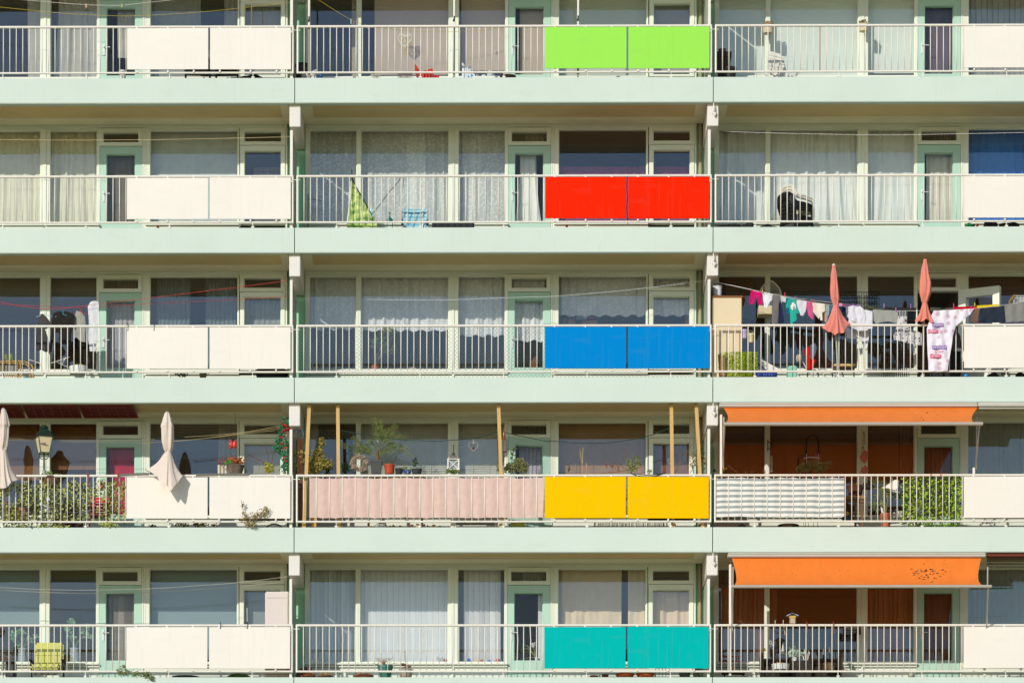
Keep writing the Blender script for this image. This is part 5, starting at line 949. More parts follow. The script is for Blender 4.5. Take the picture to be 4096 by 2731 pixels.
T = pot('wicker basket of autumn plants on the fourth row left rail',995,1190,742,850,.3,(150,130,110),name='flower_basket',cat='basket',taper=.72,mat=weave(168,146,122),fol=[(1060,690,80,40,90,.045,(190,110,60)),(1130,700,60,40,60,.05,(210,190,120))],stems=([[(1050,740),(960,730),(880,700),(850,655)],[(1080,740),(1060,650),(1020,600)],[(1100,740),(1140,680),(1175,630)],[(1060,740),(1000,690),(945,690)]],(130,90,56),.006))
bush('green leaf cluster in the autumn basket',[(1010,715,26,22,26,.05)],.22,(90,170,60)); bush('red leaves on the bare twigs left of the basket',[(935,700,44,50,36,.03)],.26,(190,80,46))
bush('yellow green bush on the rail left of the climber',[(1470,780,64,58,260,.028),(1455,730,40,30,60,.026)],.3,(190,186,70),stems=[[(1470,800),(1460,650),(1420,510)],[(1440,740),(1380,690),(1310,690)],[(1440,740),(1400,700),(1240,620)],[(1500,760),(1510,660),(1530,570)]],stc=(140,84,54))
rr = random.Random(4); T = thing('flowering_climber','climbing plant with red flowers beside the white post','climbing plant',W(1640,838,.28)); mb = MB(); m2 = MB(); path = [(1632,212,10,10),(1600,320,45,40),(1640,290,40,30),(1610,390,50,50),(1590,470,55,45),(1575,540,60,50),(1660,500,40,60),(1630,620,55,50),(1660,700,45,60),(1640,780,45,55),(1690,250,12,20)]
for (x,y,rx,ry) in path:
    mb.leaves(W(x,y,.28),(u(rx),.07,u(ry)),int(rx*1.9),.04)
mb.build('leaves',leafm(70,140,96),T)
for (x,y) in ((1565,322),(1640,285),(1665,300),(1665,375),(1612,425),(1640,545),(1665,550),(1610,495),(1650,655),(1690,330),(1625,350),(1660,700)): m2.leaves(W(x,y,.2),(.025,.02,.02),10,.03)
m2.build('flowers',leafm(214,40,40),T); MB().tube(spline(WP([(1660,838),(1650,700),(1600,560),(1600,430),(1640,300)],.3)),.008,5).build('stem',M((100,70,44),.8),T)
T = thing('bird_house','white bird house behind the flowering climber','bird house',W(1665,485,.5)); a,b = W(1622,440,.5), W(1706,485,.5); MB().bbox(a.x,.45,b.z,b.x,.6,W(0,350,.5).z,.004).build('house_box',M((236,226,200),.7,.1,8),T); prism(MB(),[(1600,352),(1690,318),(1710,322),(1712,350)],.43,.62).build('roof',M((190,60,70),.7),T); MB().box(a.x-.02,.42,b.z-.008,b.x+.01,.6,b.z-.001).build('ledge',white,T)
for i,x in enumerate((905,945,985)): pot('beige pillar candle, %s of three beside the basket'%('left','middle','right')[i],x-20,x+16,740+i*4,850,.5,(220,206,180),name='pillar_candle',cat='candle',rim=False,taper=1,group='candles')
T = bush('rosemary like branch growing out in front of the right white panel',[(1200,1370,70,60,70,.03),(1270,1420,80,40,80,.03),(1300,1330,70,60,80,.028),(1400,1290,80,50,90,.028),(1440,1240,45,30,40,.026),(1180,1290,20,30,20,.03),(1170,1200,12,40,18,.028)],-.07,(150,130,66),stems=[[(1250,1450),(1200,1340),(1170,1220),(1155,1140)],[(1250,1450),(1300,1370),(1370,1300),(1440,1215)],[(1260,1440),(1340,1370),(1480,1260)],[(1250,1440),(1180,1390),(1130,1360)]],stc=(110,84,50),dy=.05)
bush('low bushy plants showing under the white panels, fourth row',[(480,1425,90,26,90,.035),(700,1425,110,28,120,.035),(860,1425,50,26,40,.035)],.3,(150,140,70)); bush('small dark red plant under the left white panel',[(150,1435,50,20,50,.03)],.3,(110,60,56))
c = W(1530,1500,.5); one(MB().tube([(c.x+u(105)*math.cos(t*.157),.5,c.z+u(90)*math.sin(t*.157)) for t in range(21)],.014,6),'bicycle_wheel',M((90,88,84),.5),'upper arc of a wheel under the right white panel','wheel')

# ============================================================ fourth row, middle
tw = wood(214,176,112)
for i,(k,p,q) in enumerate((('r4C',(249,46),(212,900)),('r4C',(574,46),(581,900)),('r4D',(838,46),(868,900)),('r4E',(1383,42),(1395,900)),('r4E',(1667,42),(1712,900)))):
    g(k); a,b = W(*p,.17), W(*q,.17); d = (b-a)/(b.z-a.z); b2 = a+d*(oz(3)+FL-a.z); one(MB().beam(Vector((a.x,.17,oz(3)+2.34)),b2,.066,.045),'timber_post',tw,'rough timber post on the fourth row middle balcony, %s from the left'%('first','second','third','fourth','fifth')[i],'post','timber posts')
def chicken(lab, k, x0,x1,y0,y1,Y,s=.055,rgb=(120,116,100)):
    g(k); a,b = W(x0,y0,Y), W(x1,y1,Y); mb = MB(); rows = int((a.z-b.z)/(s*.87)); cols = int((b.x-a.x)/s); rr = random.Random(2)
    for i in range(cols+1):
        xx = a.x+i*s; P = []
        for j in range(rows+1):
            o = .25*s*(1 if (j//1)%2 == i%2 else -1); P.append((xx+o,Y+.01*math.sin(j),a.z-j*s*.87)); P.append((xx+o,Y+.01*math.sin(j),a.z-(j+.45)*s*.87))
        mb.tube([(p[0]+.004*math.sin(p[2]*9),p[1],p[2]) for p in P if p[2] >= b.z],.0017,3)
    return one(mb,'chicken_wire',M(rgb,.5,.1,8,spec=.5),lab,'wire netting','chicken wire')
chicken('chicken wire in the left corner of the fourth row middle balcony','r4C',95,560,335,845,.2); chicken('chicken wire between the two right timber posts','r4E',1360,1790,240,835,.2); chicken('fine wire netting stretched behind the palm','r4C',600,1700,345,845,.2,.035,(90,92,84)); chicken('fine wire netting right of the third timber post','r4D',880,1500,400,845,.2,.04,(90,92,84))
g('r4C')
T = thing('brown_mat','brown woven mat hanging left of the first timber post','mat',W(135,862,.3)); P = WP([(95,455),(176,432),(178,640),(192,862),(92,862),(100,640)],.25); MB().prism([(p.x,p.z) for p in P],.25,.262,.006,3).build('woven_sheet',weave(140,92,54),T); MB().tube(spline(WP([(95,400),(105,340),(150,342),(182,370),(176,435)],.24)),.006,5).build('blue_tie',M((60,130,190),.5),T)
bx('brown reed bundle low behind the railing in the left corner',115,185,890,1440,.3,.1,(110,80,54),'reed_bundle','reed mat')
for i,(x,y0,rgb) in enumerate(((196,890,(190,160,110)),(216,890,(170,150,110)),(152,1180,(206,150,90)),(300,1320,(230,170,96)))): one(MB().beam(W(x,y0,.35),W(x-4,1445,.35),(.035,.03,.025,.1)[i],.02),'upright_plank',wood(*rgb),'%s wooden plank standing behind the pink cloth corner'%('pale','greyish','narrow orange','short wide')[i],'plank','planks in the corner')
bush('climbing dry leaves behind the first timber post',[(130,620,60,70,50,.045),(180,700,60,90,70,.05),(90,780,40,60,40,.045)],.3,(186,160,70)); bush('large yellow green bamboo bush between the first two posts',[(330,720,100,105,420,.065),(440,730,75,70,170,.06),(350,600,70,60,110,.055),(390,480,35,60,70,.05),(300,790,70,45,150,.06)],.42,(176,160,70),stems=[[(350,838),(370,600),(385,430)],[(400,838),(440,740),(500,650)]],up=-.2); bush('dark green needles beside the second timber post',[(650,770,40,60,120,.05)],.4,(70,96,44))
# palm
T = thing('potted_palm','feather palm in a square dark grey pot on the fourth row balcony','palm',W(1010,840,.42)); mb,c,R_,t = potmesh(934,1088,690,845,.42,.72,True,True); mb.build('pot',M((88,88,84),.6,.06,6),T); fr = MB(); st = MB(); rr = random.Random(11)
for E_ in ([(1025,640),(1022,480),(1005,330),(990,205)],[(1030,600),(1035,450),(1045,320),(1052,228)],[(1028,620),(1090,480),(1160,370),(1242,285)],[(1030,630),(1120,480),(1230,410),(1360,440)],[(1030,640),(1130,590),(1240,545),(1340,560),(1425,645)],[(1020,640),(960,600),(880,570),(760,570),(690,680)],[(1020,640),(940,590),(850,560),(800,500),(740,420)],[(1022,620),(990,560),(940,500),(905,490)],[(1018,640),(960,610),(870,560),(720,560),(615,490)],[(1026,610),(1080,500),(1110,420),(1100,340)],[(1030,630),(1130,560),(1190,520),(1280,500)],[(1028,640),(1080,600),(1160,560),(1180,500)]):
    Yb = .42+rr.uniform(-.12,.12); P = spline([W(x,y,.42+(Yb-.42)*i/3) for i,(x,y) in enumerate(E_)],9); st.tube(P,.005,4,.002)
    for i in range(8,len(P)-1):
        d = (P[i+1]-P[i]).normalized(); sd = Vector((-d.z,0,d.x)); k = 1-.5*abs(i/len(P)-.5)*2
        for sg in (-1,1):
            for h in (0,): fr.leaf(P[i].lerp(P[i+1],h),.14*k*rr.uniform(.8,1.1),rr,0,(d*1.1+sd*sg+Vector((0,rr.uniform(-.5,.3),rr.uniform(-.25,.1)))),.055)
fr.build('fronds',leafm(118,132,62),T); st.build('frond_stems',M((150,150,80),.7),T); a = W(1025,690,.42); MB().lathe([(a.z-.02,.05),(a.z+.04,.045),(a.z+.1,.03),(a.z+.2,.02)],a.x,.42,12).build('trunk',M((120,100,64),.9,.3,20,.5),T)
ell(W(1030,470,.36).x,.36,W(1030,470,.36).z,.02,.02,.02,8).build('cut_stub',M((220,206,170),.7),T)
T = thing('dried_wreath','pale dried flower wreath hanging left of the palm pot','wreath',W(817,800,.4)); c = W(817,718,.4); mb = MB(); rr = random.Random(6)
for _ in range(520): an = rr.uniform(0,6.283); r = u(74)+rr.gauss(0,.022); mb.leaf((c.x+r*math.cos(an),.4+rr.uniform(-.03,.02),c.z+r*math.sin(an)),.035,rr,0)
mb.build('dried_leaves',leafm(206,180,150),T); MB().tube([(c.x+u(74)*math.cos(i*.2618),.4,c.z+u(74)*math.sin(i*.2618)) for i in range(25)],.018,7).build('ring',M((150,122,96),.9,.3,12),T)
T = thing('plant_shelf','long wooden plant shelf just behind the fourth row middle rail','shelf',W(1400,1000,.35)); a,b = W(900,846,.25), W(1560,846,.25); MB().bbox(a.x,.25,a.z-.03,b.x,.56,a.z-.006,.003).build('shelf_board',wood(150,120,80),T)
for xx in (a.x+.04,b.x-.04): MB().box(xx-.02,.3,oz(3)+FL,xx+.02,.34,a.z-.03).build('shelf_leg',wood(150,120,80),T)
pot('orange red pot with a low cactus on the plant shelf',1100,1226,738,842,.4,(214,84,46),name='cactus_pot',cat='potted plant',fol=[(1150,735,35,8,50,.03,(120,140,80))]); pot('small black pot next to the orange red one',1226,1320,780,842,.4,(52,54,54)); 
pot('blue and white patterned pot with a small aloe',1318,1412,802,842,.38,(120,140,190),name='aloe_pot',cat='potted plant',mat=dotm((70,90,150),(230,234,240),30,.3),fol=[(1345,785,24,26,26,.05,(130,150,80)),(1405,790,10,20,12,.03,(130,150,80))])
pot('dark grey pot with an upright sprig on the plant shelf',1412,1536,786,842,.4,(66,70,72),name='sprig_pot',cat='potted plant',fol=[(1460,720,28,60,40,.045,(86,110,60))],stems=([[(1470,790),(1462,720),(1475,665)]],(80,70,44)))
def sline(lab, segs, Y, r=.007):
    P = []
    for k,pts in segs: g(k); P += WP(pts,Y)
    return one(MB().tube(spline(P),r,5),'string_lights',M((40,70,58),.6),lab,'cable','dark green light cables')
sline('dark green light cable sagging behind the palm up to the third post',[('r4C',[(615,345),(900,400),(1300,450),(1560,463)]),('r4D',[(150,465),(400,450),(620,425),(826,360)])],.2); sline('dark green light cable sagging right of the third post',[('r4D',[(915,370),(1100,410),(1400,470)]),('r4E',[(20,466),(330,489),(620,488),(900,455),(1150,400),(1362,313)])],.2)
g('r4D')
T = thing('wire_heart','thin wire heart with a small red centre hanging on the light cable','heart decoration',W(550,580,.2)); MB().tube(spline(WP([(552,578),(515,545),(498,510),(510,485),(535,480),(552,492),(572,480),(596,486),(604,512),(588,545),(552,578)],.2)),.003,5).build('wire',M((216,210,196),.4),T); MB().tube(WP([(552,490),(553,445)],.2),.003,4).build('cord',white,T); ell(W(550,550,.2).x,.2,W(550,550,.2).z,.025,.02,.03,8).build('bead',M((120,60,60),.6),T,True)
T = thing('white_lantern','white wooden lantern with cross braces on the fourth row middle rail','lantern',W(322,790,.3)); a,b = W(262,676,.25), W(384,786,.25); y0,y1 = .25,.25+(b.x-a.x)
for xx in (a.x,b.x):
    for yy in (y0,y1): MB().box(xx-.012,yy-.012,b.z,xx+.012,yy+.012,a.z).build('corner_post',white,T)
MB().bbox(a.x-.02,y0-.02,b.z-.014,b.x+.02,y1+.02,b.z,.003).build('base',white,T); MB().bbox(a.x-.02,y0-.02,a.z,b.x+.02,y1+.02,a.z+.014,.003).build('top_plate',white,T)
MB().beam((a.x,y0,b.z),(b.x,y0,a.z),.012,.01).build('brace',white,T); MB().beam((b.x,y0+.002,b.z),(a.x,y0+.002,a.z),.012,.01).build('brace',white,T); MB().box(a.x+.012,y0+.02,b.z,b.x-.012,y0+.024,a.z).build('glass_back',M((150,160,160),.2),T)
O = Vector(((a.x+b.x)/2,(y0+y1)/2,0)); R = Matrix.Identity(3); E_,F_ = ring(.1,a.z+.014), ring(.045,W(0,628,.3).z); MB().add(E_+F_,[(0,1,5,4),(1,2,6,5),(2,3,7,6),(3,0,4,7),(0,3,2,1),(4,5,6,7)]).build('roof',M((120,112,100),.6,.15,10),T)
MB().lathe([(W(0,628,.3).z,.03),(W(0,615,.3).z,.035),(W(0,598,.3).z,.02),(W(0,590,.3).z,.007),(W(0,498,.3).z,.006)],O.x,O.y,10).build('finial',M((70,62,54),.6),T,True); MB().box(O.x-.05,O.y-.05,oz(3)+FL,O.x+.05,O.y+.05,b.z-.016).build('pedestal',white,T)
bush('small green plant below the white lantern',[(320,815,90,26,110,.035)],.22,(120,140,70))
T = thing('copper_lantern','tall copper lantern hanging right of the third timber post','lantern',W(905,600,.6)); c = W(907,520,.6); cop = M((150,96,66),.35,.1,8,metal=.5,spec=.6)
MB().lathe([(W(0,600,.6).z,.03),(W(0,592,.6).z,.048),(W(0,585,.6).z,.05),(W(0,584,.6).z,.002)],c.x,.6,14).build('lantern_base',cop,T,True); MB().lathe([(W(0,450,.6).z,.055),(W(0,440,.6).z,.04),(W(0,400,.6).z,.018),(W(0,385,.6).z,.025),(W(0,360,.6).z,.008),(W(0,318,.6).z,.004)],c.x-.01,.6,14).build('lantern_cap',cop,T,True)
for q in range(6): MB().beam((c.x+.045*math.cos(q*1.047),.6+.045*math.sin(q*1.047),W(0,592,.6).z),(c.x-.01+.05*math.cos(q*1.047),.6+.05*math.sin(q*1.047),W(0,450,.6).z),.008,.008).build('lantern_bar',cop,T)
bush('leafy bush right of the third timber post',[(1020,770,80,66,230,.045),(1120,760,60,70,190,.045),(960,790,60,50,120,.045),(1075,720,60,60,110,.04),(835,770,22,70,34,.035)],.4,(150,150,96),stems=[[(1000,838),(990,700),(1010,560)]]); bush('tall thin sprig above the leafy bush',[(1000,610,26,30,16,.04),(1020,560,16,30,10,.045),(990,660,20,30,12,.04)],.38,(130,130,70))
# pink cloth woven through the bars
def woven(lab, xa, xb, z0, z1, Y, m, name, amp=.007, x_off=0):
    mb = MB(); n = int((xb-xa)/.02); rr = random.Random(9); ph = [rr.uniform(0,6) for _ in range(60)]
    def fn(s,t):
        x = xa+(xb-xa)*s; k = math.cos(math.pi*(x-x_off)/.1213); i = int((x-xa)/.1213)
        cre = .003*math.sin(9*t+30*s+ph[i%60])+.003*math.sin(22*t-17*x+ph[(i+7)%60])
        return (x, Y+amp*k+cre*(1-abs(k)**2), z0+(z1-z0)*t+.006*math.sin(x*7)+(.006*math.cos(2*math.pi*(x-x_off)/.2426) if t in (0,1) else 0))
    mb.sheet(fn,n,14); return one(mb,name,m,lab,'cloth',None,True)
X, Z = ox(1), oz(3); woven('pale pink cloth woven through the railing bars of the fourth row',X+.285,X+4.655,Z+.19,Z+.93,.052,cloth(243,208,192,bump=.3),'railing_cloth',x_off=X+.175)
g('r4E')
mb = MB(); rr = random.Random(1); a,b = W(500,1400,.3), W(1345,1400,.3); x = a.x
while x < b.x: mb.beam((x,.3+rr.uniform(-.01,.01),oz(3)+FL),(x+rr.uniform(-.012,.012),.3,oz(3)+.14+rr.uniform(-.01,.02)),.009,.009); x += rr.uniform(.012,.022)
one(mb,'reed_screen',wood(170,150,120),'low screen of grey brown reeds under the yellow panels','reed mat')
T = thing('dead_leaves','curled dry leaves scattered on the floor under the pink cloth','leaves',(X+2,.3,Z+FL)); T['kind'] = 'stuff'; MB().leaves((X+2.2,.3,Z+.02),(.7,.15,.05),60,.07).build('leaf_litter',leafm(170,120,80),T)
g('r4C'); one(MB().lathe([(oz(3)+FL,.12),(W(0,1405,.3).z-.03,.11),(W(0,1405,.3).z,.06),(W(0,1403,.3).z+.01,.01)],W(1067,1420,.3).x,.3,18),'grey_stone_pot',M((186,182,170),.8,.1,8),'pale rounded stone on the floor below the pink cloth','stone',None,True)
g('r4D'); T = thing('white_bench','low white bench under the right half of the pink cloth','bench',W(570,1445,.6)); a,b = W(296,1358,.5), W(834,1372,.5); MB().bbox(a.x,.5,b.z-.02,b.x,.85,a.z,.005).build('bench_top',white,T)
for xx in (a.x+.03,b.x-.03): MB().box(xx-.03,.52,oz(3)+FL,xx+.03,.56,b.z-.021).build('bench_leg',white,T)
bx('lime green box under the fourth row middle door',978,1140,1395,1445,.5,.2,(190,206,90),'lime_box','box')
for i,(k,x) in enumerate((('r4C',588),('r4C',190),('r4D',868),('r4E',1410),('r4E',1740),('r4C',1490))): g(k); a = W(x,1395,.3); one(MB().bbox(a.x-.04,.27,oz(3)+FL,a.x+.04,.31,oz(3)+.12,.003),'wood_block',wood(206,180,130),'wooden foot block %s along the fourth row middle floor'%('second','first','fourth','fifth','sixth','third')[i],'block','wooden foot blocks')
g('r4E')
for i,(p,q,rgb) in enumerate((((375,540),(366,835),(196,150,110)),((338,555),(368,740),(150,160,70)),((412,710),(420,835),(190,150,110)),((328,620),(345,835),(90,90,60)))): one(MB().beam(W(*p,.3),W(*q,.3),.012,.012),'garden_cane',M(rgb,.7),'%s garden cane above the left yellow panel'%('tall tan','slanting green','short pale','dark thin')[i],'cane','garden canes')
bush('straggly green plant above the yellow panel joint',[(930,760,60,70,110,.035),(980,650,40,22,26,.035),(880,690,20,30,24,.03),(1000,740,50,60,50,.03)],.3,(140,150,70),stems=[[(930,835),(920,740),(975,640)],[(920,835),(800,740),(770,770)],[(930,830),(960,720),(1020,700)]],stc=(120,110,60)); bush('thin reddish twigs left of the straggly plant',[(715,740,50,40,22,.03),(775,790,30,30,14,.03),(650,740,16,20,8,.03)],.35,(160,90,60),stems=[[(720,835),(715,760),(695,710)],[(770,835),(780,770),(820,730)],[(650,770),(640,725)],[(830,680),(860,600),(850,550)]],stc=(150,84,64)); bush('tiny white flowered plant at the right end of the middle rail',[(1135,815,30,18,40,.03)],.2,(170,180,130)); bush('thin dark sprig near the left end of the yellow panel',[(218,760,16,60,26,.03)],.4,(96,84,50))
bush('tangled dry vine on the right timber posts',[(1640,690,50,110,70,.035),(1720,560,40,150,80,.035),(1760,700,30,110,50,.035),(1740,400,22,40,18,.03)],.3,(150,130,70),stems=[[(1400,640),(1500,610),(1580,640),(1620,760),(1640,835)],[(1420,835),(1500,700),(1580,560),(1620,500)],[(1560,780),(1600,640),(1540,560)],[(1740,835),(1720,640),(1760,480),(1745,390)],[(1600,835),(1660,700),(1640,600)],[(1450,700),(1560,740),(1650,700)]],stc=(150,116,80))
bush('small purple grey flower beside the fourth post',[(1362,700,14,40,30,.03)],.22,(190,190,190)); one(MB().tube(spline(WP([(920,830),(1000,862),(1100,872),(1200,862),(1290,832)],.02)),.009,5).tube(spline(WP([(960,835),(1060,850),(1160,850),(1320,828)],.03)),.007,5),'black_netting',M((56,54,50),.8),'roll of black netting lying on the rail above the yellow panels','netting')

# ============================================================ fourth row, right
A1 = awning('weathered orange awning over the fourth row right balcony',2877,3910,1611,1627,2893,3912,1637,2893,3931,1688,1702,-1.0,.03,26)
g('r4G'); a,b = W(1458,28,-.06), W(2100,75,-.06); T = thing('rolled_awning','rolled up awning with a pale cassette at the right edge of the fourth row','awning',a); MB().bbox(a.x,-.1,b.z,b.x,.2,a.z,.012).build('cassette',alu,T); b2 = W(0,106,-.02); MB().bbox(a.x+.02,-.06,b2.z,b.x,.0,b.z-.004,.006).build('front_bar',M((190,184,166),.45,.05,4),T)
X, Z = ox(2), oz(3); st_ = stripem((160,168,163),(244,240,230),.1015,2,.47,'grey_white_stripes',.1,.035)
woven('grey and white striped cloth woven through the fourth row right railing',X+.075,X+2.46,Z+.2,Z+.925,.052,st_,'striped_railing_cloth',x_off=X+.175+.1213)
woven('edge of the striped cloth seen beside the yellow panel',ox(1)+7.745,ox(1)+7.80,Z+.2,Z+.925,.1,st_,'striped_cloth_edge')
g('r4F')
bush('yellow flower above the striped cloth',[(275,788,26,14,50,.035)],.3,(240,176,20),stems=[[(275,790),(280,838)]],stc=(90,120,50)); bush('green leaves under the yellow flower',[(275,820,20,14,26,.03)],.3,(90,120,50)); bush('dark dead flower near the white post',[(165,805,16,14,26,.03)],.4,(70,50,44))
T = thing('metal_arch','dark metal plant arch standing behind the flowering shrub','trellis',W(1280,840,.7)); 
for off in (0,.03): MB().tube(spline(WP([(1205+off*300,840),(1207+off*300,500),(1225+off*200,430),(1285,398),(1335-off*200,425),(1355-off*300,500),(1357-off*300,840)],.7+off)),.009,6).build('arch_tube',M((46,34,30),.5),T,True)
MB().tube(spline(WP([(1188,670),(1210,654),(1285,650),(1350,658),(1370,675)],.6)),.01,6).build('hoop',M((200,196,190),.4),T,True)
for x in (1214,1352): MB().tube(WP([(x,610),(x,840)],.58),.006,5).build('support_rod',M((200,200,196),.4),T)
bush('flowering shrub under the metal arch',[(1180,770,85,50,190,.035),(1270,740,80,60,190,.035),(1370,770,80,60,190,.035),(1460,740,60,40,80,.03),(1400,860,60,20,50,.03),(1130,810,40,20,40,.035),(1320,700,50,30,50,.03)],.4,(150,140,80),flowers=[((206,90,140),[(1315,630),(1355,665),(1450,715),(1310,870),(1400,862)])])
T = thing('wall_hook','black iron hook with a wire fixed to the mullion','hook',W(790,500,1.4)); MB().box(W(770,0,1.45).x,1.45,W(0,570,1.45).z,W(778,0,1.45).x,1.47,W(0,447,1.45).z).build('plate',black,T); MB().tube(spline(WP([(774,465),(800,490),(825,510),(800,550),(776,555)],1.4)),.007,5).build('arm',black,T)
one(MB().prism([(p.x,p.z) for p in WP([(772,672),(788,690),(788,838),(752,838),(752,740)],1.40)],1.4,1.41),'lit_mullion_patch',white,'white sheet standing for sunlight on the mullion behind the striped cloth','ornament')  # white sheet shaped like the sunlit part of the mullion, light built as an object
one(MB().tube(WP([(820,630),(822,820)],1.35),.008,6).tube(WP([(808,640),(810,815)],1.35),.006,6),'wind_chime',M((216,212,200),.5),'thin white wind chime next to the white sunlight sheet','wind chime')
for i,(x0,x1,y0,w_) in enumerate(((590,612,815,'small brown'),(515,528,825,'tiny thin'))): bush('%s twig showing above the striped cloth'%w_,[((x0+x1)/2,y0+8,(x1-x0),12,12,.03)],.3,(130,90,60))
T = thing('wooden_table','small wooden slatted table behind the fourth row right bars','table',W(1740,1440,.7)); a,b = W(1625,1085,.55), W(1880,1122,.55)
for q in range(6): xx = a.x+(b.x-a.x)*q/6; MB().bbox(xx,.55,b.z,xx+(b.x-a.x)/6-.008,.95,a.z,.003).build('slat',wood(170,130,86),T)
MB().box(a.x,.57,b.z-.07,b.x,.6,b.z-.002).build('apron',wood(120,90,60),T)
for xx in (a.x+.25,b.x-.05): MB().box(xx-.02,.58,oz(3)+FL,xx+.02,.62,b.z-.071).build('leg',wood(130,96,64),T)
pot('round brown wicker basket on the wooden table',1672,1866,978,1085,.65,(130,80,54),name='wicker_basket',cat='basket',taper=.75,mat=weave(150,96,66),fol=[(1760,965,50,22,30,.04,(170,160,80))])
blob('yellow toy lying under the wooden table',1622,1700,1262,1310,.6,plastic(236,190,70),'yellow_toy','toy',.05); blob('dark grey toy beside the yellow one',1620,1760,1300,1375,.65,M((90,90,104),.8,.2,9),'grey_toy','toy',.08)
one(MB().lathe([(oz(3)+FL,.12),(oz(3)+.02,.18),(oz(3)+.12,.2),(oz(3)+.121,.17),(oz(3)+.05,.01)],W(1010,1400,.4).x,.45,24),'low_basket',weave(110,84,60),'low dark wicker basket under the striped cloth','basket',None,True)
one(MB().lathe([(oz(3)+FL,.05),(oz(3)+.05,.09),(oz(3)+.13,.07),(oz(3)+.15,.01)],W(480,1400,.5).x,.5,14),'grey_cloth_bundle',M((130,122,110),.9,.15,8),'grey bundle under the striped cloth at the left','bundle',None,True)
for i,x in enumerate((1200,1235,1290,1340,1180)): one(MB().tube(WP([(x,1385),(x+5,1450)],.4),.004,4),'thin_stick',M((90,66,50),.8),'thin dark plant stick under the striped cloth, %s'%('first','second','fourth','fifth','leftmost')[i],'stick','plant sticks')
g('r4G')
T = thing('fish_ornament','pair of painted fish hanging from a dark hook on the mullion','ornament',W(165,830,1.35))
MB().tube(spline(WP([(170,506),(168,400),(160,372),(150,380),(148,600)],1.35)),.006,5).build('hook',black,T); MB().tube(WP([(134,540),(163,541)],1.34),.008,5).build('cross_piece',black,T)
fm_ = dotm((214,120,110),(110,150,110),16,.25,'painted_fish')
for y0,y1 in ((565,720),(735,850)): prism(MB(),[(172,y0),(205,y0+35),(214,y0+70),(190,y1-25),(165,y1),(140,y1-30),(118,y0+80),(135,y0+35)],1.33,1.37).build('fish',fm_,T)
T = thing('white_bird','flat white bird silhouette hanging behind the fourth row right rail','bird ornament',W(480,1050,.1)); P = WP([(360,995),(400,980),(440,955),(470,935),(500,912),(530,903),(552,912),(562,925),(552,935),(556,955),(550,985),(535,1008),(515,1022),(495,1022),(470,1012),(430,1002),(375,1003)],.1); MB().prism([(p.x,p.z) for p in P],.1,.112).build('bird_body',white,T)
MB().tube(spline(WP([(460,1020),(500,1040),(530,1045),(565,1052)],.1)),.007,5).build('branch',white,T); MB().tube(WP([(510,1018),(530,1042)],.1),.006,5).build('bird_leg',white,T); MB().tube(WP([(485,925),(486,868)],.1),.003,4).build('cord',white,T)
blob('dark bird figure perched behind the bars',130,270,940,1015,.5,M((44,40,36),.7),'bird_figure','bird ornament',.04); ln('thin dark wire loop above the bird figure',[(175,935),(200,870),(225,850),(262,870),(275,930)],.4,(60,50,44),.004,'wire','wire_loop',None)
T = pot('large terracotta pot with a strap leaved plant, fourth row right',345,468,1292,1470,.3,(206,122,86),name='dracaena',cat='potted plant',taper=.8,stems=([[(405,1290),(400,1150),(380,1060)],[(410,1290),(430,1150),(440,1060)]],(140,130,70),.01)); mb = MB(); rr = random.Random(12); ORG_T = T
for (x,y,n) in ((400,1020,26),(350,1110,14),(440,1050,16),(560,1060,16),(320,1190,14),(290,960,10)):
    c = W(x,y,.35)
    for _ in range(n): an = rr.uniform(0,6.28); mb.leaf(c,rr.uniform(.12,.24),rr,0,Vector((math.cos(an),rr.uniform(-.4,.4),math.sin(an)*.9)),.08)
mb.build('strap_leaves',leafm(130,140,76),T)
one(MB().beam(W(345,1140,.4),W(372,1300,.4),.03,.02),'white_stick',white,'white stake leaning in the large terracotta pot','stake')
for i,(x0,x1,y0) in enumerate(((480,520,1280),(540,604,1266))): pot('%s white mug on the low sill, fourth row right'%('smaller','larger')[i],x0,x1,y0,1336,1.36,(226,224,216),name='mug',cat='mug',rim=False,taper=.88,group='mugs')
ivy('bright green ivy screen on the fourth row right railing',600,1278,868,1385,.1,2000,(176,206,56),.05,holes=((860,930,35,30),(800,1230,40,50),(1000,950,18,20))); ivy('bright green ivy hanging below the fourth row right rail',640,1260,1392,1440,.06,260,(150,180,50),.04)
bush('brown dried flower head above the ivy screen',[(875,805,26,24,60,.03)],.3,(130,90,60),stems=[[(880,800),(890,850)]]); bush('low red and green plants along the rail above the ivy',[(980,838,60,8,40,.025),(1080,838,40,8,24,.025)],.3,(120,90,50))
for i,x in enumerate((922,1033)): one(MB().beam(W(x,838,.02),W(x,862,.02),.014,.02),'orange_clip',M((220,110,50),.5),'%s orange clip on the rail above the ivy'%('left','right')[i],'clip','orange clips')
one(MB().lathe([(W(0,838,.4).z,.012),(W(0,800,.4).z,.002)],W(1580,820,.4).x,.4,8),'pointed_stone',M((190,180,170),.7),'small pale pointed tip above the fourth row right panel','stone')
T = thing('black_planter','black planter with scraggly plants under the fourth row right panel','planter',W(1560,1450,.3)); MB().bbox(W(1440,0,.3).x,.3,oz(3)+FL,W(1830,0,.3).x,.5,oz(3)+.06,.01).build('planter_box',black,T); MB().leaves(W(1600,1385,.3),(.22,.06,.04),90,.035).build('foliage',leafm(120,120,90),T)

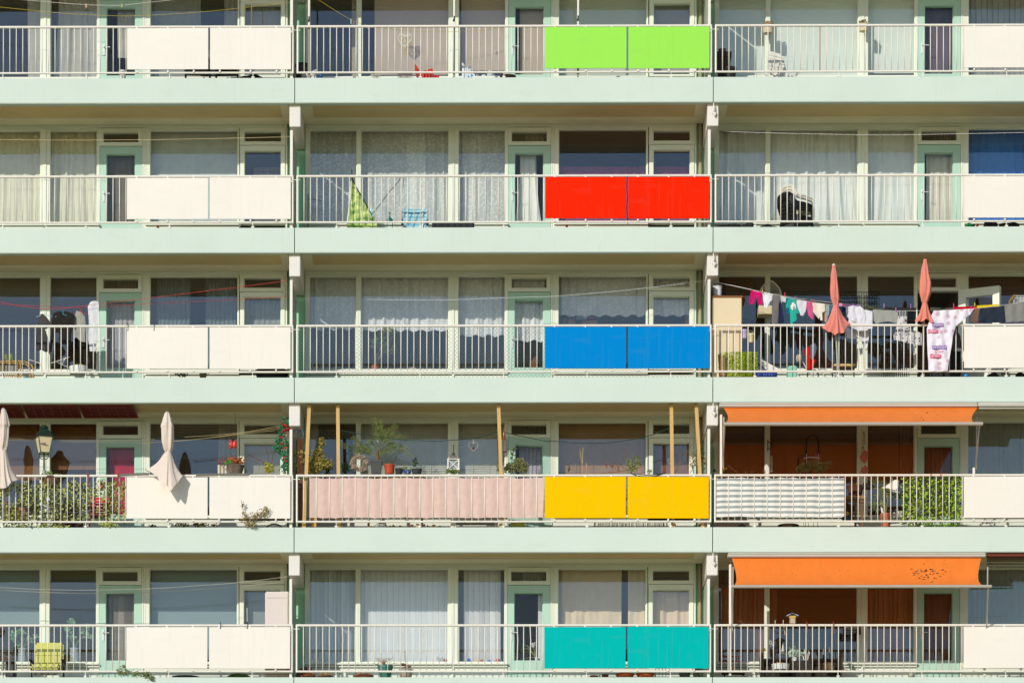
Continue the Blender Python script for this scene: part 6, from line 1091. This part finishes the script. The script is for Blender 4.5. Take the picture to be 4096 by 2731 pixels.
# ============================================================ bottom row, left
g('r5A')
P = WP([(-60,474),(0,478),(500,502),(1100,508),(1764,490)],.5); g('r5B'); P += WP([(600,462),(1100,425),(1690,355)],.5); one(MB().tube(spline(P),.0035,5),'clothesline',M((216,206,180),.5),'upper pale clothesline across the bottom left balcony','clothesline','clotheslines'); g('r5A'); P = WP([(-60,508),(0,512),(700,540),(1200,545),(1764,530)],.6); g('r5B'); P += WP([(600,505),(1140,465),(1560,425)],.6); one(MB().tube(spline(P),.0035,5),'clothesline',M((210,200,176),.5),'lower pale clothesline across the bottom left balcony','clothesline','clotheslines')
g('r5A'); ye = cloth(236,232,130,bump=.25)
T = thing('yellow_armchair','garden armchair with pale yellow cushions on the bottom left balcony','chair',W(550,1490,.6),'garden chairs')
a,b = W(398,1108,.85), W(712,1345,.7); MB().bbox(a.x,.8,b.z,b.x,.9,a.z,.035).build('back_cushion',ye,T,True); m_ = W(0,1248,.78).z; MB().tube([(a.x+.01,.797,m_),(b.x-.01,.797,m_)],.006,6).build('seam',M((200,196,90),.9),T)
a2,b2 = W(352,1345,.45), W(680,1415,.4); MB().bbox(a2.x,.32,b2.z,b2.x,.85,b2.z+.1,.035).build('seat_cushion',ye,T,True)
for xx in (a.x-.03,b.x+.03):
    MB().bbox(xx-.03,.4,W(0,1300,.5).z-.02,xx+.03,.85,W(0,1300,.5).z,.008).build('armrest',black,T); MB().tube([(xx,.45,W(0,1300,.5).z-.02),(xx+.0,.8,oz(4)+FL)],.014,6).build('leg',black,T); MB().tube([(xx,.85,W(0,1300,.5).z),(xx,.4,oz(4)+FL)],.014,6).build('leg',black,T)
MB().bbox(a2.x+.05,.4,b2.z-.1,b2.x-.05,.42,b2.z-.001,.004).build('front_apron',M((90,86,76),.6),T)
sil = stripem((196,200,196),(130,136,136),.03,2,.55,'ribbed_silver')
for i,(x0,x1,y0,s,fl_) in enumerate(((205,306,1166,[[(255,1168),(240,1060),(200,960)],[(255,1168),(300,1080),(330,970)],[(255,1168),(330,1100),(420,1025)],[(250,1168),(200,1080),(120,1030)],[(255,1168),(265,1060),(250,960)]],[(150,1030,50,40,26,.07,(150,190,130)),(205,980,30,40,14,.07,(150,190,130)),(340,1070,40,50,16,.06,(150,190,130)),(400,1040,30,20,8,.06,(150,190,130)),(280,1010,40,50,14,.05,(150,190,130)),(210,1140,40,20,12,.05,(150,190,130))]),
                            (795,906,1166,[[(850,1168),(800,1060),(760,980)],[(850,1168),(870,1100),(930,1050),(1000,960)],[(855,1168),(920,1060),(1040,1040)],[(850,1168),(820,1000),(790,880)],[(850,1168),(840,1080),(830,1040)]],[(805,870,40,22,14,.075,(150,190,130)),(770,960,30,50,18,.07,(150,190,130)),(950,1000,30,40,14,.07,(150,190,130)),(1020,1035,50,20,14,.07,(150,190,130)),(1010,940,30,30,12,.06,(150,190,130)),(820,1040,40,40,16,.06,(150,190,130))]))):
    pot('ribbed silver pot with a glossy leaved plant behind the %s pane'%('left edge','second visible')[i],x0,x1,y0,1342,1.68,(0,0,0),name='glossy_plant',cat='potted plant',taper=.97,rim=False,mat=sil,fol=fl_,stems=(s,(140,160,110),.006),group='plants inside the bottom left windows')
T = thing('dark_table','dark table at the left edge of the bottom row','table',W(60,1490,.6)); a,b = W(-160,1190,.5), W(160,1215,.5); MB().bbox(a.x,.5,b.z,b.x,1.0,a.z,.005).build('table_top',M((74,70,66),.5,.1,5),T); MB().box(a.x,.55,W(0,1290,.5).z,b.x-.08,.6,W(0,1270,.5).z).build('rail',wood(110,70,50),T)
for xx in (b.x-.08,b.x-.2): MB().beam((xx-.04,.56,oz(4)+FL),(xx,.56,b.z),.05,.03).build('leg',M((90,92,88),.6),T)
bx('dark grey box standing under the dark table',60,165,1320,1490,.7,.3,(84,84,82),'grey_box','box'); blob('dark round object at the left picture edge',-30,40,930,1030,.45,M((70,66,60),.7),'dark_ball','ball',.1)
bush('trailing green plant spilling over the fascia of the bottom left balcony',[(1400,1445,90,36,130,.035),(1560,1465,80,22,90,.03),(1680,1480,60,22,60,.03),(1400,1385,30,24,36,.035),(1740,1510,36,16,30,.03)],.02,(130,140,80),stems=[[(1400,1480),(1560,1470),(1740,1520)]]); g('r5B'); bush('small trailing tip hanging lower over the bottom left fascia',[(60,1470,60,36,70,.03),(130,1515,30,24,40,.03)],-.04,(120,130,70))
g('r5B')
T = thing('white_cabinet','tall white plastic cabinet at the right end of the bottom left balcony','cabinet',W(1560,1490,.4)); a,b = W(1424,524,.4), W(1700,524,.4); zf = oz(4)+FL; ca = M((228,214,204),.5,.02,3,spec=.4,kind='cabinet'); MB().bbox(a.x,.4,zf,b.x,.9,a.z,.02).build('cabinet_body',ca,T); MB().bbox(a.x+.035,.388,zf+.05,b.x-.03,.399,W(0,605,.4).z,.008).build('door',ca,T); MB().bbox(a.x+.035,.39,W(0,598,.4).z,b.x-.03,.3985,W(0,536,.4).z,.008).build('top_panel',ca,T)
one(MB().beam(W(1218,710,.5),W(1221,900,.5),.008,.008),'thin_pole',white,'thin white pole standing behind the bottom left rail','pole')
for i,x in enumerate((918,1223)): a,b = W(x,880,.03), W(x,938,0); one(MB().tube(spline([(a.x-.012,.03,a.z-.02),(a.x-.01,.05,a.z+.01),(a.x,.0,a.z),(b.x,-.01,b.z),(b.x-.012,.0,b.z-.01)]),.007,6),'rail_hook',M((70,76,76),.4),'dark hook on the bottom left rail, %s of two'%('left','right')[i],'hook','hooks on the rails')
one(MB().lathe([(zf,.1),(oz(4)+.02,.24),(oz(4)+.07,.27),(oz(4)+.071,.24),(oz(4)+.03,.02)],W(520,1480,.4).x,.45,24),'black_bowl',M((50,52,48),.6),'wide black bowl under the bottom left white panels','bowl',None,True)
blob('green blanket roll under the right white panel, bottom row',1005,1235,1452,1500,.4,cloth(110,140,76),'blanket_roll','blanket',.1)
T = thing('white_rack','low white slatted rack at the foot of the white cabinet','rack',W(1510,1500,.3))
for yy in (1452,1478): MB().box(W(1350,yy,.3).x,.3,W(0,yy+10,.3).z,W(1690,yy,.3).x,.33,W(0,yy,.3).z).build('slat',white,T)
for x in (1370,1440,1550,1670): MB().box(W(x,0,.3).x-.012,.33,zf,W(x,0,.3).x+.012,.35,oz(4)+.12).build('upright',white,T)

# ============================================================ bottom row, middle
g('r5C')
T = thing('arched_planter','brown arched pet house in the left corner of the bottom middle balcony','pet house',W(180,1320,.5)); c = W(180,1305,.45)
MB().tube([(c.x+.15*math.cos(i*.209),.5,c.z-.02+.19*math.sin(i*.209)) for i in range(16)],.04,10).build('arch_rim',M((120,92,80),.7,.1,8),T,True); MB().lathe([(c.z-.05,.15),(c.z+.02,.15),(c.z+.13,.1),(c.z+.17,.02)],c.x,.75,18).build('dome',M((96,76,68),.7,.1,8),T,True)
for i,(x0,x1,y0,rgb,f) in enumerate(((120,275,1292,(150,90,60),(180,110,60)),(305,450,1292,(120,84,64),(190,160,80)),(650,855,1288,(176,110,80),(170,130,70)))):
    pot('%s clay bowl of dry plants on the bottom middle floor'%('leftmost','second','third')[i],x0,x1,y0,1335,.35,rgb,name='clay_bowl',cat='potted plant',fol=[((x0+x1)/2,y0-12,(x1-x0)*.5,24,80,.03,f)],stems=([[((x0+x1)/2,y0),((x0+x1)/2+q,y0-45)] for q in (-60,-25,20,60)],(150,100,60),.004),group='clay bowls on the floor')
pot('green plastic pot with bare twigs behind the bottom middle rail',890,1046,1190,1320,.35,(70,128,112),name='twig_pot',cat='potted plant',taper=.62,stems=([[(960,1190),(950+q*.3,1150),(950+q,1110)] for q in (-90,-60,-35,-10,15,40,65,95)]+[[(960,1190),(1040,1170),(1100,1160)],[(960,1190),(880,1175),(840,1165)]],(150,96,70),.004),fol=[(950,1150,90,34,60,.02,(170,120,80))])
pot('grey brown pot with a small dead plant next to the green pot',1100,1240,1228,1330,.35,(170,158,136),name='dead_plant_pot',cat='potted plant',taper=.78,stems=([[(1170,1228),(1150,1190),(1125,1175)],[(1175,1228),(1180,1180),(1200,1195)],[(1168,1228),(1164,1100),(1164,1040)]],(120,70,50),.005),fol=[(1150,1185,34,18,26,.03,(120,60,40)),(1195,1200,14,12,10,.03,(120,60,40))])
Yi = 1.67
for lab,x0,x1,y0,rgb,nm,cat in (('tiny green bottle with white cap on the bottom row sill',1700,1718,1120,(70,170,60),'bottle','bottle'),('blue mug on the bottom row sill, leftmost',1780,1808,1120,(20,80,210),'mug','mug'),('first frosted white glass between blue and yellow mug',1824,1848,1140,(220,222,226),'glass_cup','glass'),('yellow mug on the bottom row sill',1858,1890,1135,(245,200,20),'mug','mug'),('red mug on the bottom row sill',1908,1938,1132,(220,30,30),'mug','mug'),('second frosted glass right of the red mug',1955,1980,1128,(220,222,226),'glass_cup','glass'),('small blue mug right of the second glass',1986,2020,1135,(20,80,210),'mug','mug'),('third frosted glass near the red mug with number',2038,2058,1138,(200,200,204),'glass_cup','glass'),('wide red mug left of the numbered mug',2066,2102,1125,(214,30,50),'mug','mug'),('black and red mug with a white five',2104,2132,1135,(60,20,24),'mug','mug')):
    T = pot(lab,x0,x1,y0,1166,Yi,rgb,name=nm,cat=cat,rim=False,taper=.96,group='cups on the inner sill')
    if 'five' in lab: c = W(2116,1150,Yi-.04); text('5',.05,.0005,white,T,Matrix.Translation((c.x,Yi-.045,c.z))@RX90)
blob('dark red flat tray under the blue mug',1730,1808,1154,1168,Yi,M((110,40,44),.6),'tray','tray',.03); bush('small orange star shaped ornament on the sill',[(1568,1148,26,16,40,.04)],Yi,(220,110,70),name='star_ornament',cat='ornament',group='ornaments')
for i,x in enumerate((1485,1528)): one(MB().lathe([(W(0,1165,Yi).z,.018),(W(0,1158,Yi).z,.004),(W(0,1130,Yi).z,.005),(W(0,1120,Yi).z,.02),(W(0,1100,Yi).z,.022)],W(x,0,Yi).x,Yi,14),'wine_glass',M((214,222,222),.15,.02,4,spec=.8),'%s clear stemmed glass on the sill'%('left','right')[i],'glass','stemmed glasses',True)
g('r5D')
T = pot('white pot with an orchid inside the bottom middle door',468,502,1106,1160,1.68,(226,226,220),name='orchid',cat='potted plant',rim=False,taper=.8); mb = MB(); rr = random.Random(3)
P5 = [[(478,1110),(420,1040),(360,1020),(300,1060)],[(478,1110),(400,1000),(345,985)],[(478,1110),(420,1110),(320,1130)],[(478,1110),(440,1060),(330,1045)],[(480,1110),(455,1010),(440,975)],[(480,1110),(480,1040),(470,1000)]]
T2 = thing('long_leaf_plant','long pale leaves arching behind the bottom middle door glass','plant',W(400,1150,1.7)); MB()
mb = MB(); [mb.tube(spline(WP(p,1.7)),.011,4,.002) for p in P5]; mb.build('arching_leaves',leafm(170,180,120),T2); mb = MB(); mb.leaves(W(450,985,1.7),(.05,.02,.04),30,.035); mb.build('white_flowers',leafm(240,240,236),T2)
for i,(x0,x1,y0,w_) in enumerate(((1265,1455,1272,'left'),(1470,1656,1266,'right'))): pot('orange terracotta bowl, %s of two under the turquoise panels'%w_,x0,x1,y0,1330,.35,(214,110,58),name='terracotta_bowl',cat='potted plant',taper=.7,fol=[((x0+x1)/2,y0-10,50,10,40,.03,(150,150,60))],group='terracotta bowls')
pot('small flat clay saucer left of the terracotta bowls',1010,1096,1290,1330,.4,(190,90,50),name='saucer',cat='saucer',taper=.8); pot('small reddish pot left of the terracotta bowls',1130,1200,1278,1330,.4,(150,80,60))
pot('round dark grey pot near the bracket, bottom middle',1895,2010,1262,1330,.4,(110,112,106)); pot('taller grey pot at the end of the bottom middle balcony',2030,2110,1215,1330,.4,(150,144,130))
T = thing('wire_stand','black wire plant stand behind the right turquoise panel','stand',W(1735,1320,.5)); a,b = W(1665,1215,.5), W(1800,1215,.5)
for q in range(5): xx = a.x+(b.x-a.x)*q/4; MB().tube([(xx,.5,oz(4)+FL),(xx,.5,a.z)],.004,4).build('upright_wire',black,T)
MB().tube([(a.x,.5,a.z),(b.x,.5,a.z)],.006,5).build('top_wire',black,T)

# ============================================================ bottom row, right
A2 = awning('stained orange awning over the bottom right balcony',2911,3943,2211,2227,2927,3925,2237,2926,3966,2338,2351,-.72,.10,46)
g('r5F'); a,b = W(1562,92,.1), W(2100,130,.1); T = thing('rolled_awning','rolled up dark red awning at the right edge of the bottom row','awning',a); MB().bbox(a.x,.06,b.z,b.x,.2,a.z,.01).build('rolled_fabric',M((120,56,40),.8,.1,6),T)
for k,yy in enumerate((140,165,200,235)): MB().box(W(1560,yy,.4).x,.4,W(0,yy+18,.4).z,b.x,.45,W(0,yy,.4).z).build('slat',M((140,134,110),.6,.08,5),T)
ln('thin green line at the right edge of the bottom row',[(1595,507),(1800,497),(2100,480)],-.0,(60,150,130),.004); 
g('r5E')
T = thing('bird_feeder','wooden bird feeder with a pale blue roof on the bottom right rail','bird feeder',W(1053,885,.1)); a,b = W(1016,800,.06), W(1090,888,.06); wd_ = b.x-a.x
MB().bbox(a.x+.008,.06,b.z,b.x-.008,.06+wd_,a.z-.04,.003).build('seed_cage',dotm((206,190,160),(90,70,50),60,.35,'seed_mesh'),T); MB().bbox(a.x,.055,a.z-.039,b.x,.065+wd_,a.z,.003).build('head_block',wood(226,176,90),T)
for sx in (-1,1): cx = (a.x+b.x)/2; rz = W(0,772,.06).z; MB().beam((cx,.06+wd_/2,rz),(cx+sx*u(66),.06+wd_/2,W(0,801,.06).z),.014,wd_+.06).build('roof_board',M((170,196,224),.6),T)
for xx in (a.x,b.x): MB().box(xx-.004,.05,b.z,xx+.004,.058,a.z-.04).build('cage_bar',black,T)
for i,x in enumerate((1216,1518)): one(MB().beam(W(x,870,.02),W(x+3,965,.0),.014,.02).tube(WP([(x+5,940),(x+10,1000)],.0),.005,5),'orange_hook',M((176,84,50),.5),'%s rusty orange hook on the bottom right rail'%('left','right')[i],'hook','orange hooks')
T = thing('wire_basket','thin wire plant holder on the bottom right rail','plant holder',W(900,1000,.2)); 
for x in (856,948): MB().tube(WP([(x,850),(x,960)],.15),.005,5).build('hanger_rod',railm,T)
for q in range(3): MB().tube(spline(WP([(822,920+q*25),(850,975+q*12),(900,995+q*5),(950,975+q*12),(984,930+q*25)],.2)),.004,4).build('basket_wire',M((80,76,70),.5),T)
MB().tube(WP([(958,920),(968,1018)],.18),.009,5).build('pale_strip',M((214,190,170),.7),T)
T = thing('lettered_crate','grey wooden crate lettered in white hanging in the bottom right window','crate',W(1733,1000,1.1)); a,b = W(1634,918,1.1), W(1834,1000,1.1)
for q,(t0_,t1_) in enumerate(((0,.4),(.48,.72),(.8,1))): MB().bbox(a.x,1.1,a.z-(a.z-b.z)*t1_,b.x,1.115,a.z-(a.z-b.z)*t0_,.002).build('slat',wood(92,84,78),T)
for xx in (a.x+.02,b.x-.02): MB().box(xx-.02,1.116,b.z,xx+.02,1.25,a.z).build('corner_post',wood(80,72,64),T)
c = W(1733,934,1.09); text('PROVENCE',.052,.0008,white,T,Matrix.Translation((c.x,1.095,c.z))@RX90)
rt = weave(96,86,78)
def rattan(lab, x0,x1,y0,Y,open_=1):
    T = thing('rattan_armchair',lab,'chair',((W(x0,y0,Y).x+W(x1,y0,Y).x)/2,Y,zf),'rattan chairs'); a,b = W(x0,y0,Y), W(x1,y0,Y)
    MB().bbox(a.x+.03,Y-.03,zf+.02,b.x-.03,Y+.5,zf+.38,.02).build('seat_base',rt,T)
    MB().add([(a.x,Y+.42,zf+.05),(b.x,Y+.42,zf+.05),(b.x+.02,Y+.5,a.z),(a.x-.02,Y+.5,a.z),(a.x,Y+.46,zf+.05),(b.x,Y+.46,zf+.05),(b.x+.02,Y+.54,a.z),(a.x-.02,Y+.54,a.z)],[(0,1,2,3),(7,6,5,4),(0,4,5,1),(1,5,6,2),(2,6,7,3),(3,7,4,0)]).build('backrest',rt,T)
    for xx,s in ((a.x,-1),(b.x,1)): MB().add([(xx-.02,Y-.05,zf+.02),(xx+.02,Y-.05,zf+.02),(xx+.02+s*.03,Y-.08,zf+.62),(xx-.02+s*.03,Y-.08,zf+.62),(xx-.02,Y+.5,zf+.02),(xx+.02,Y+.5,zf+.02),(xx+.02+s*.02,Y+.52,a.z),(xx-.02+s*.02,Y+.52,a.z)],[(0,1,2,3),(7,6,5,4),(0,4,5,1),(1,5,6,2),(2,6,7,3),(3,7,4,0)]).build('armrest',rt,T)
    return T
rattan('dark rattan armchair left of the small rattan table',722,1036,1240,.65); rattan('dark rattan armchair right of the small rattan table',1262,1598,1240,.65)
T = thing('rattan_table','small square rattan table with plants between the armchairs','table',W(1155,1490,.5)); a,b = W(1040,1306,.5), W(1275,1306,.5); MB().bbox(a.x,.5,zf,b.x,.85,a.z,.01).build('table_body',rt,T)
pot('white planter box with orange flowers behind the bottom right bars',812,1020,1352,1415,.3,(232,228,220),name='white_planter',cat='planter',taper=.9,rim=False,fol=[(895,1350,60,10,80,.03,(200,120,50))]); 
pot('tapered white pot with pale leaves on the rattan table',1040,1110,1275,1345,.55,(232,232,226),name='pale_leaf_pot',cat='potted plant',taper=.55,rim=False,fol=[(1075,1225,50,55,50,.08,(180,200,180)),(1140,1230,40,40,24,.07,(180,200,180))],stems=([[(1075,1270),(1085,1150),(1078,1110),(1092,1108)],[(1070,1270),(1020,1160)],[(1080,1270),(1150,1180)]],(190,200,190),.006))
for i,(p,q) in enumerate((((1155,1210),(1190,1306)),((1185,1178),(1205,1306)),((1240,1195),(1215,1306)),((1165,1240),(1180,1306)),((1250,1215),(1225,1306)))): one(MB().beam(W(*p,.55),W(*q,.55),.008,.008),'white_reed',white,'white reed in the vase on the rattan table, %s'%('leaning far left','tall middle','leaning right','short left','far right')[i],'reed','white reeds')
one(MB().lathe([(W(0,1240,.9).z,.04),(W(0,1180,.9).z,.025),(W(0,1115,.9).z,.003)],W(946,0,.9).x,.9,12),'white_cone_tree',M((220,216,200),.7,.2,14,.4),'small white cone tree behind the left rattan armchair','ornament'); blob('black figure beside the white cone tree',856,910,1085,1225,1.1,M((34,30,30),.6),'black_figure','figurine',.05,crump=.16)
for i,(x,y) in enumerate(((1478,1180),(1410,1205))): one(MB().lathe([(W(0,y+40,1.0).z,.03),(W(0,y,1.0).z,.02),(W(0,y-40,1.0).z,.004)],W(x,0,1.0).x,1.0,10),'grey_cone_ornament',M((120,120,118),.7,.2,12),'grey cone ornament behind the right rattan armchair, %s'%('taller','shorter')[i],'ornament','grey ornaments')
pot('light wicker basket on the right rattan armchair',1402,1545,1340,1420,.45,(170,140,100),name='wicker_basket',cat='basket',taper=.8,mat=weave(180,150,112)); blob('dark leafy clump behind the right armchair',1590,1632,1205,1275,1.0,M((34,34,32),.9,.3,12),'dark_plant','plant',.06,crump=.18)
T = thing('bistro_chair','folding bistro chair with brown slats in the left corner, bottom right','chair',W(340,1490,.8),'garden chairs'); wd2 = wood(150,76,54)
for p,q in (((216,1248),(448,1276)),((222,1300),(455,1328))): MB().add([W(p[0],p[1],.95),W(q[0],p[1]-2+14,.95),W(q[0],q[1]-4,.95),W(p[0],p[1]+26,.95),W(p[0],p[1],.97),W(q[0],p[1]+12,.97),W(q[0],q[1]-4,.97),W(p[0],p[1]+26,.97)],[(0,1,2,3),(7,6,5,4),(0,4,5,1),(1,5,6,2),(2,6,7,3),(3,7,4,0)]).build('back_slat',wd2,T)
for p,q in (((222,1245),(232,1420)),((436,1260),(452,1440)),((262,1440),(300,1520)),((515,1440),(460,1520)),((300,1520),(232,1420)),((452,1430),(520,1500))): MB().tube([W(*p,.9),W(*q,.85)],.007,6).build('frame_tube',black,T)
MB().bbox(W(250,0,.8).x,.6,W(0,1450,.7).z,W(518,0,.8).x,.95,W(0,1440,.7).z,.004).build('seat',black,T); blob('orange ball on the floor by the bistro chair',336,378,1378,1420,.7,M((206,130,60),.6),'orange_ball','ball',.05,crump=.0)
bush('yellow green flower beside the white mullion, bottom right',[(735,1190,10,16,12,.03)],1.2,(190,200,50)); bush('white orchid flowers behind the mullion, bottom right',[(815,1115,30,30,24,.035)],1.2,(220,224,230))
g('r5F'); bx('small metal box fixed low on the wall, bottom right',676,714,1440,1490,1.44,.05,(190,190,170),'meter_box','box')
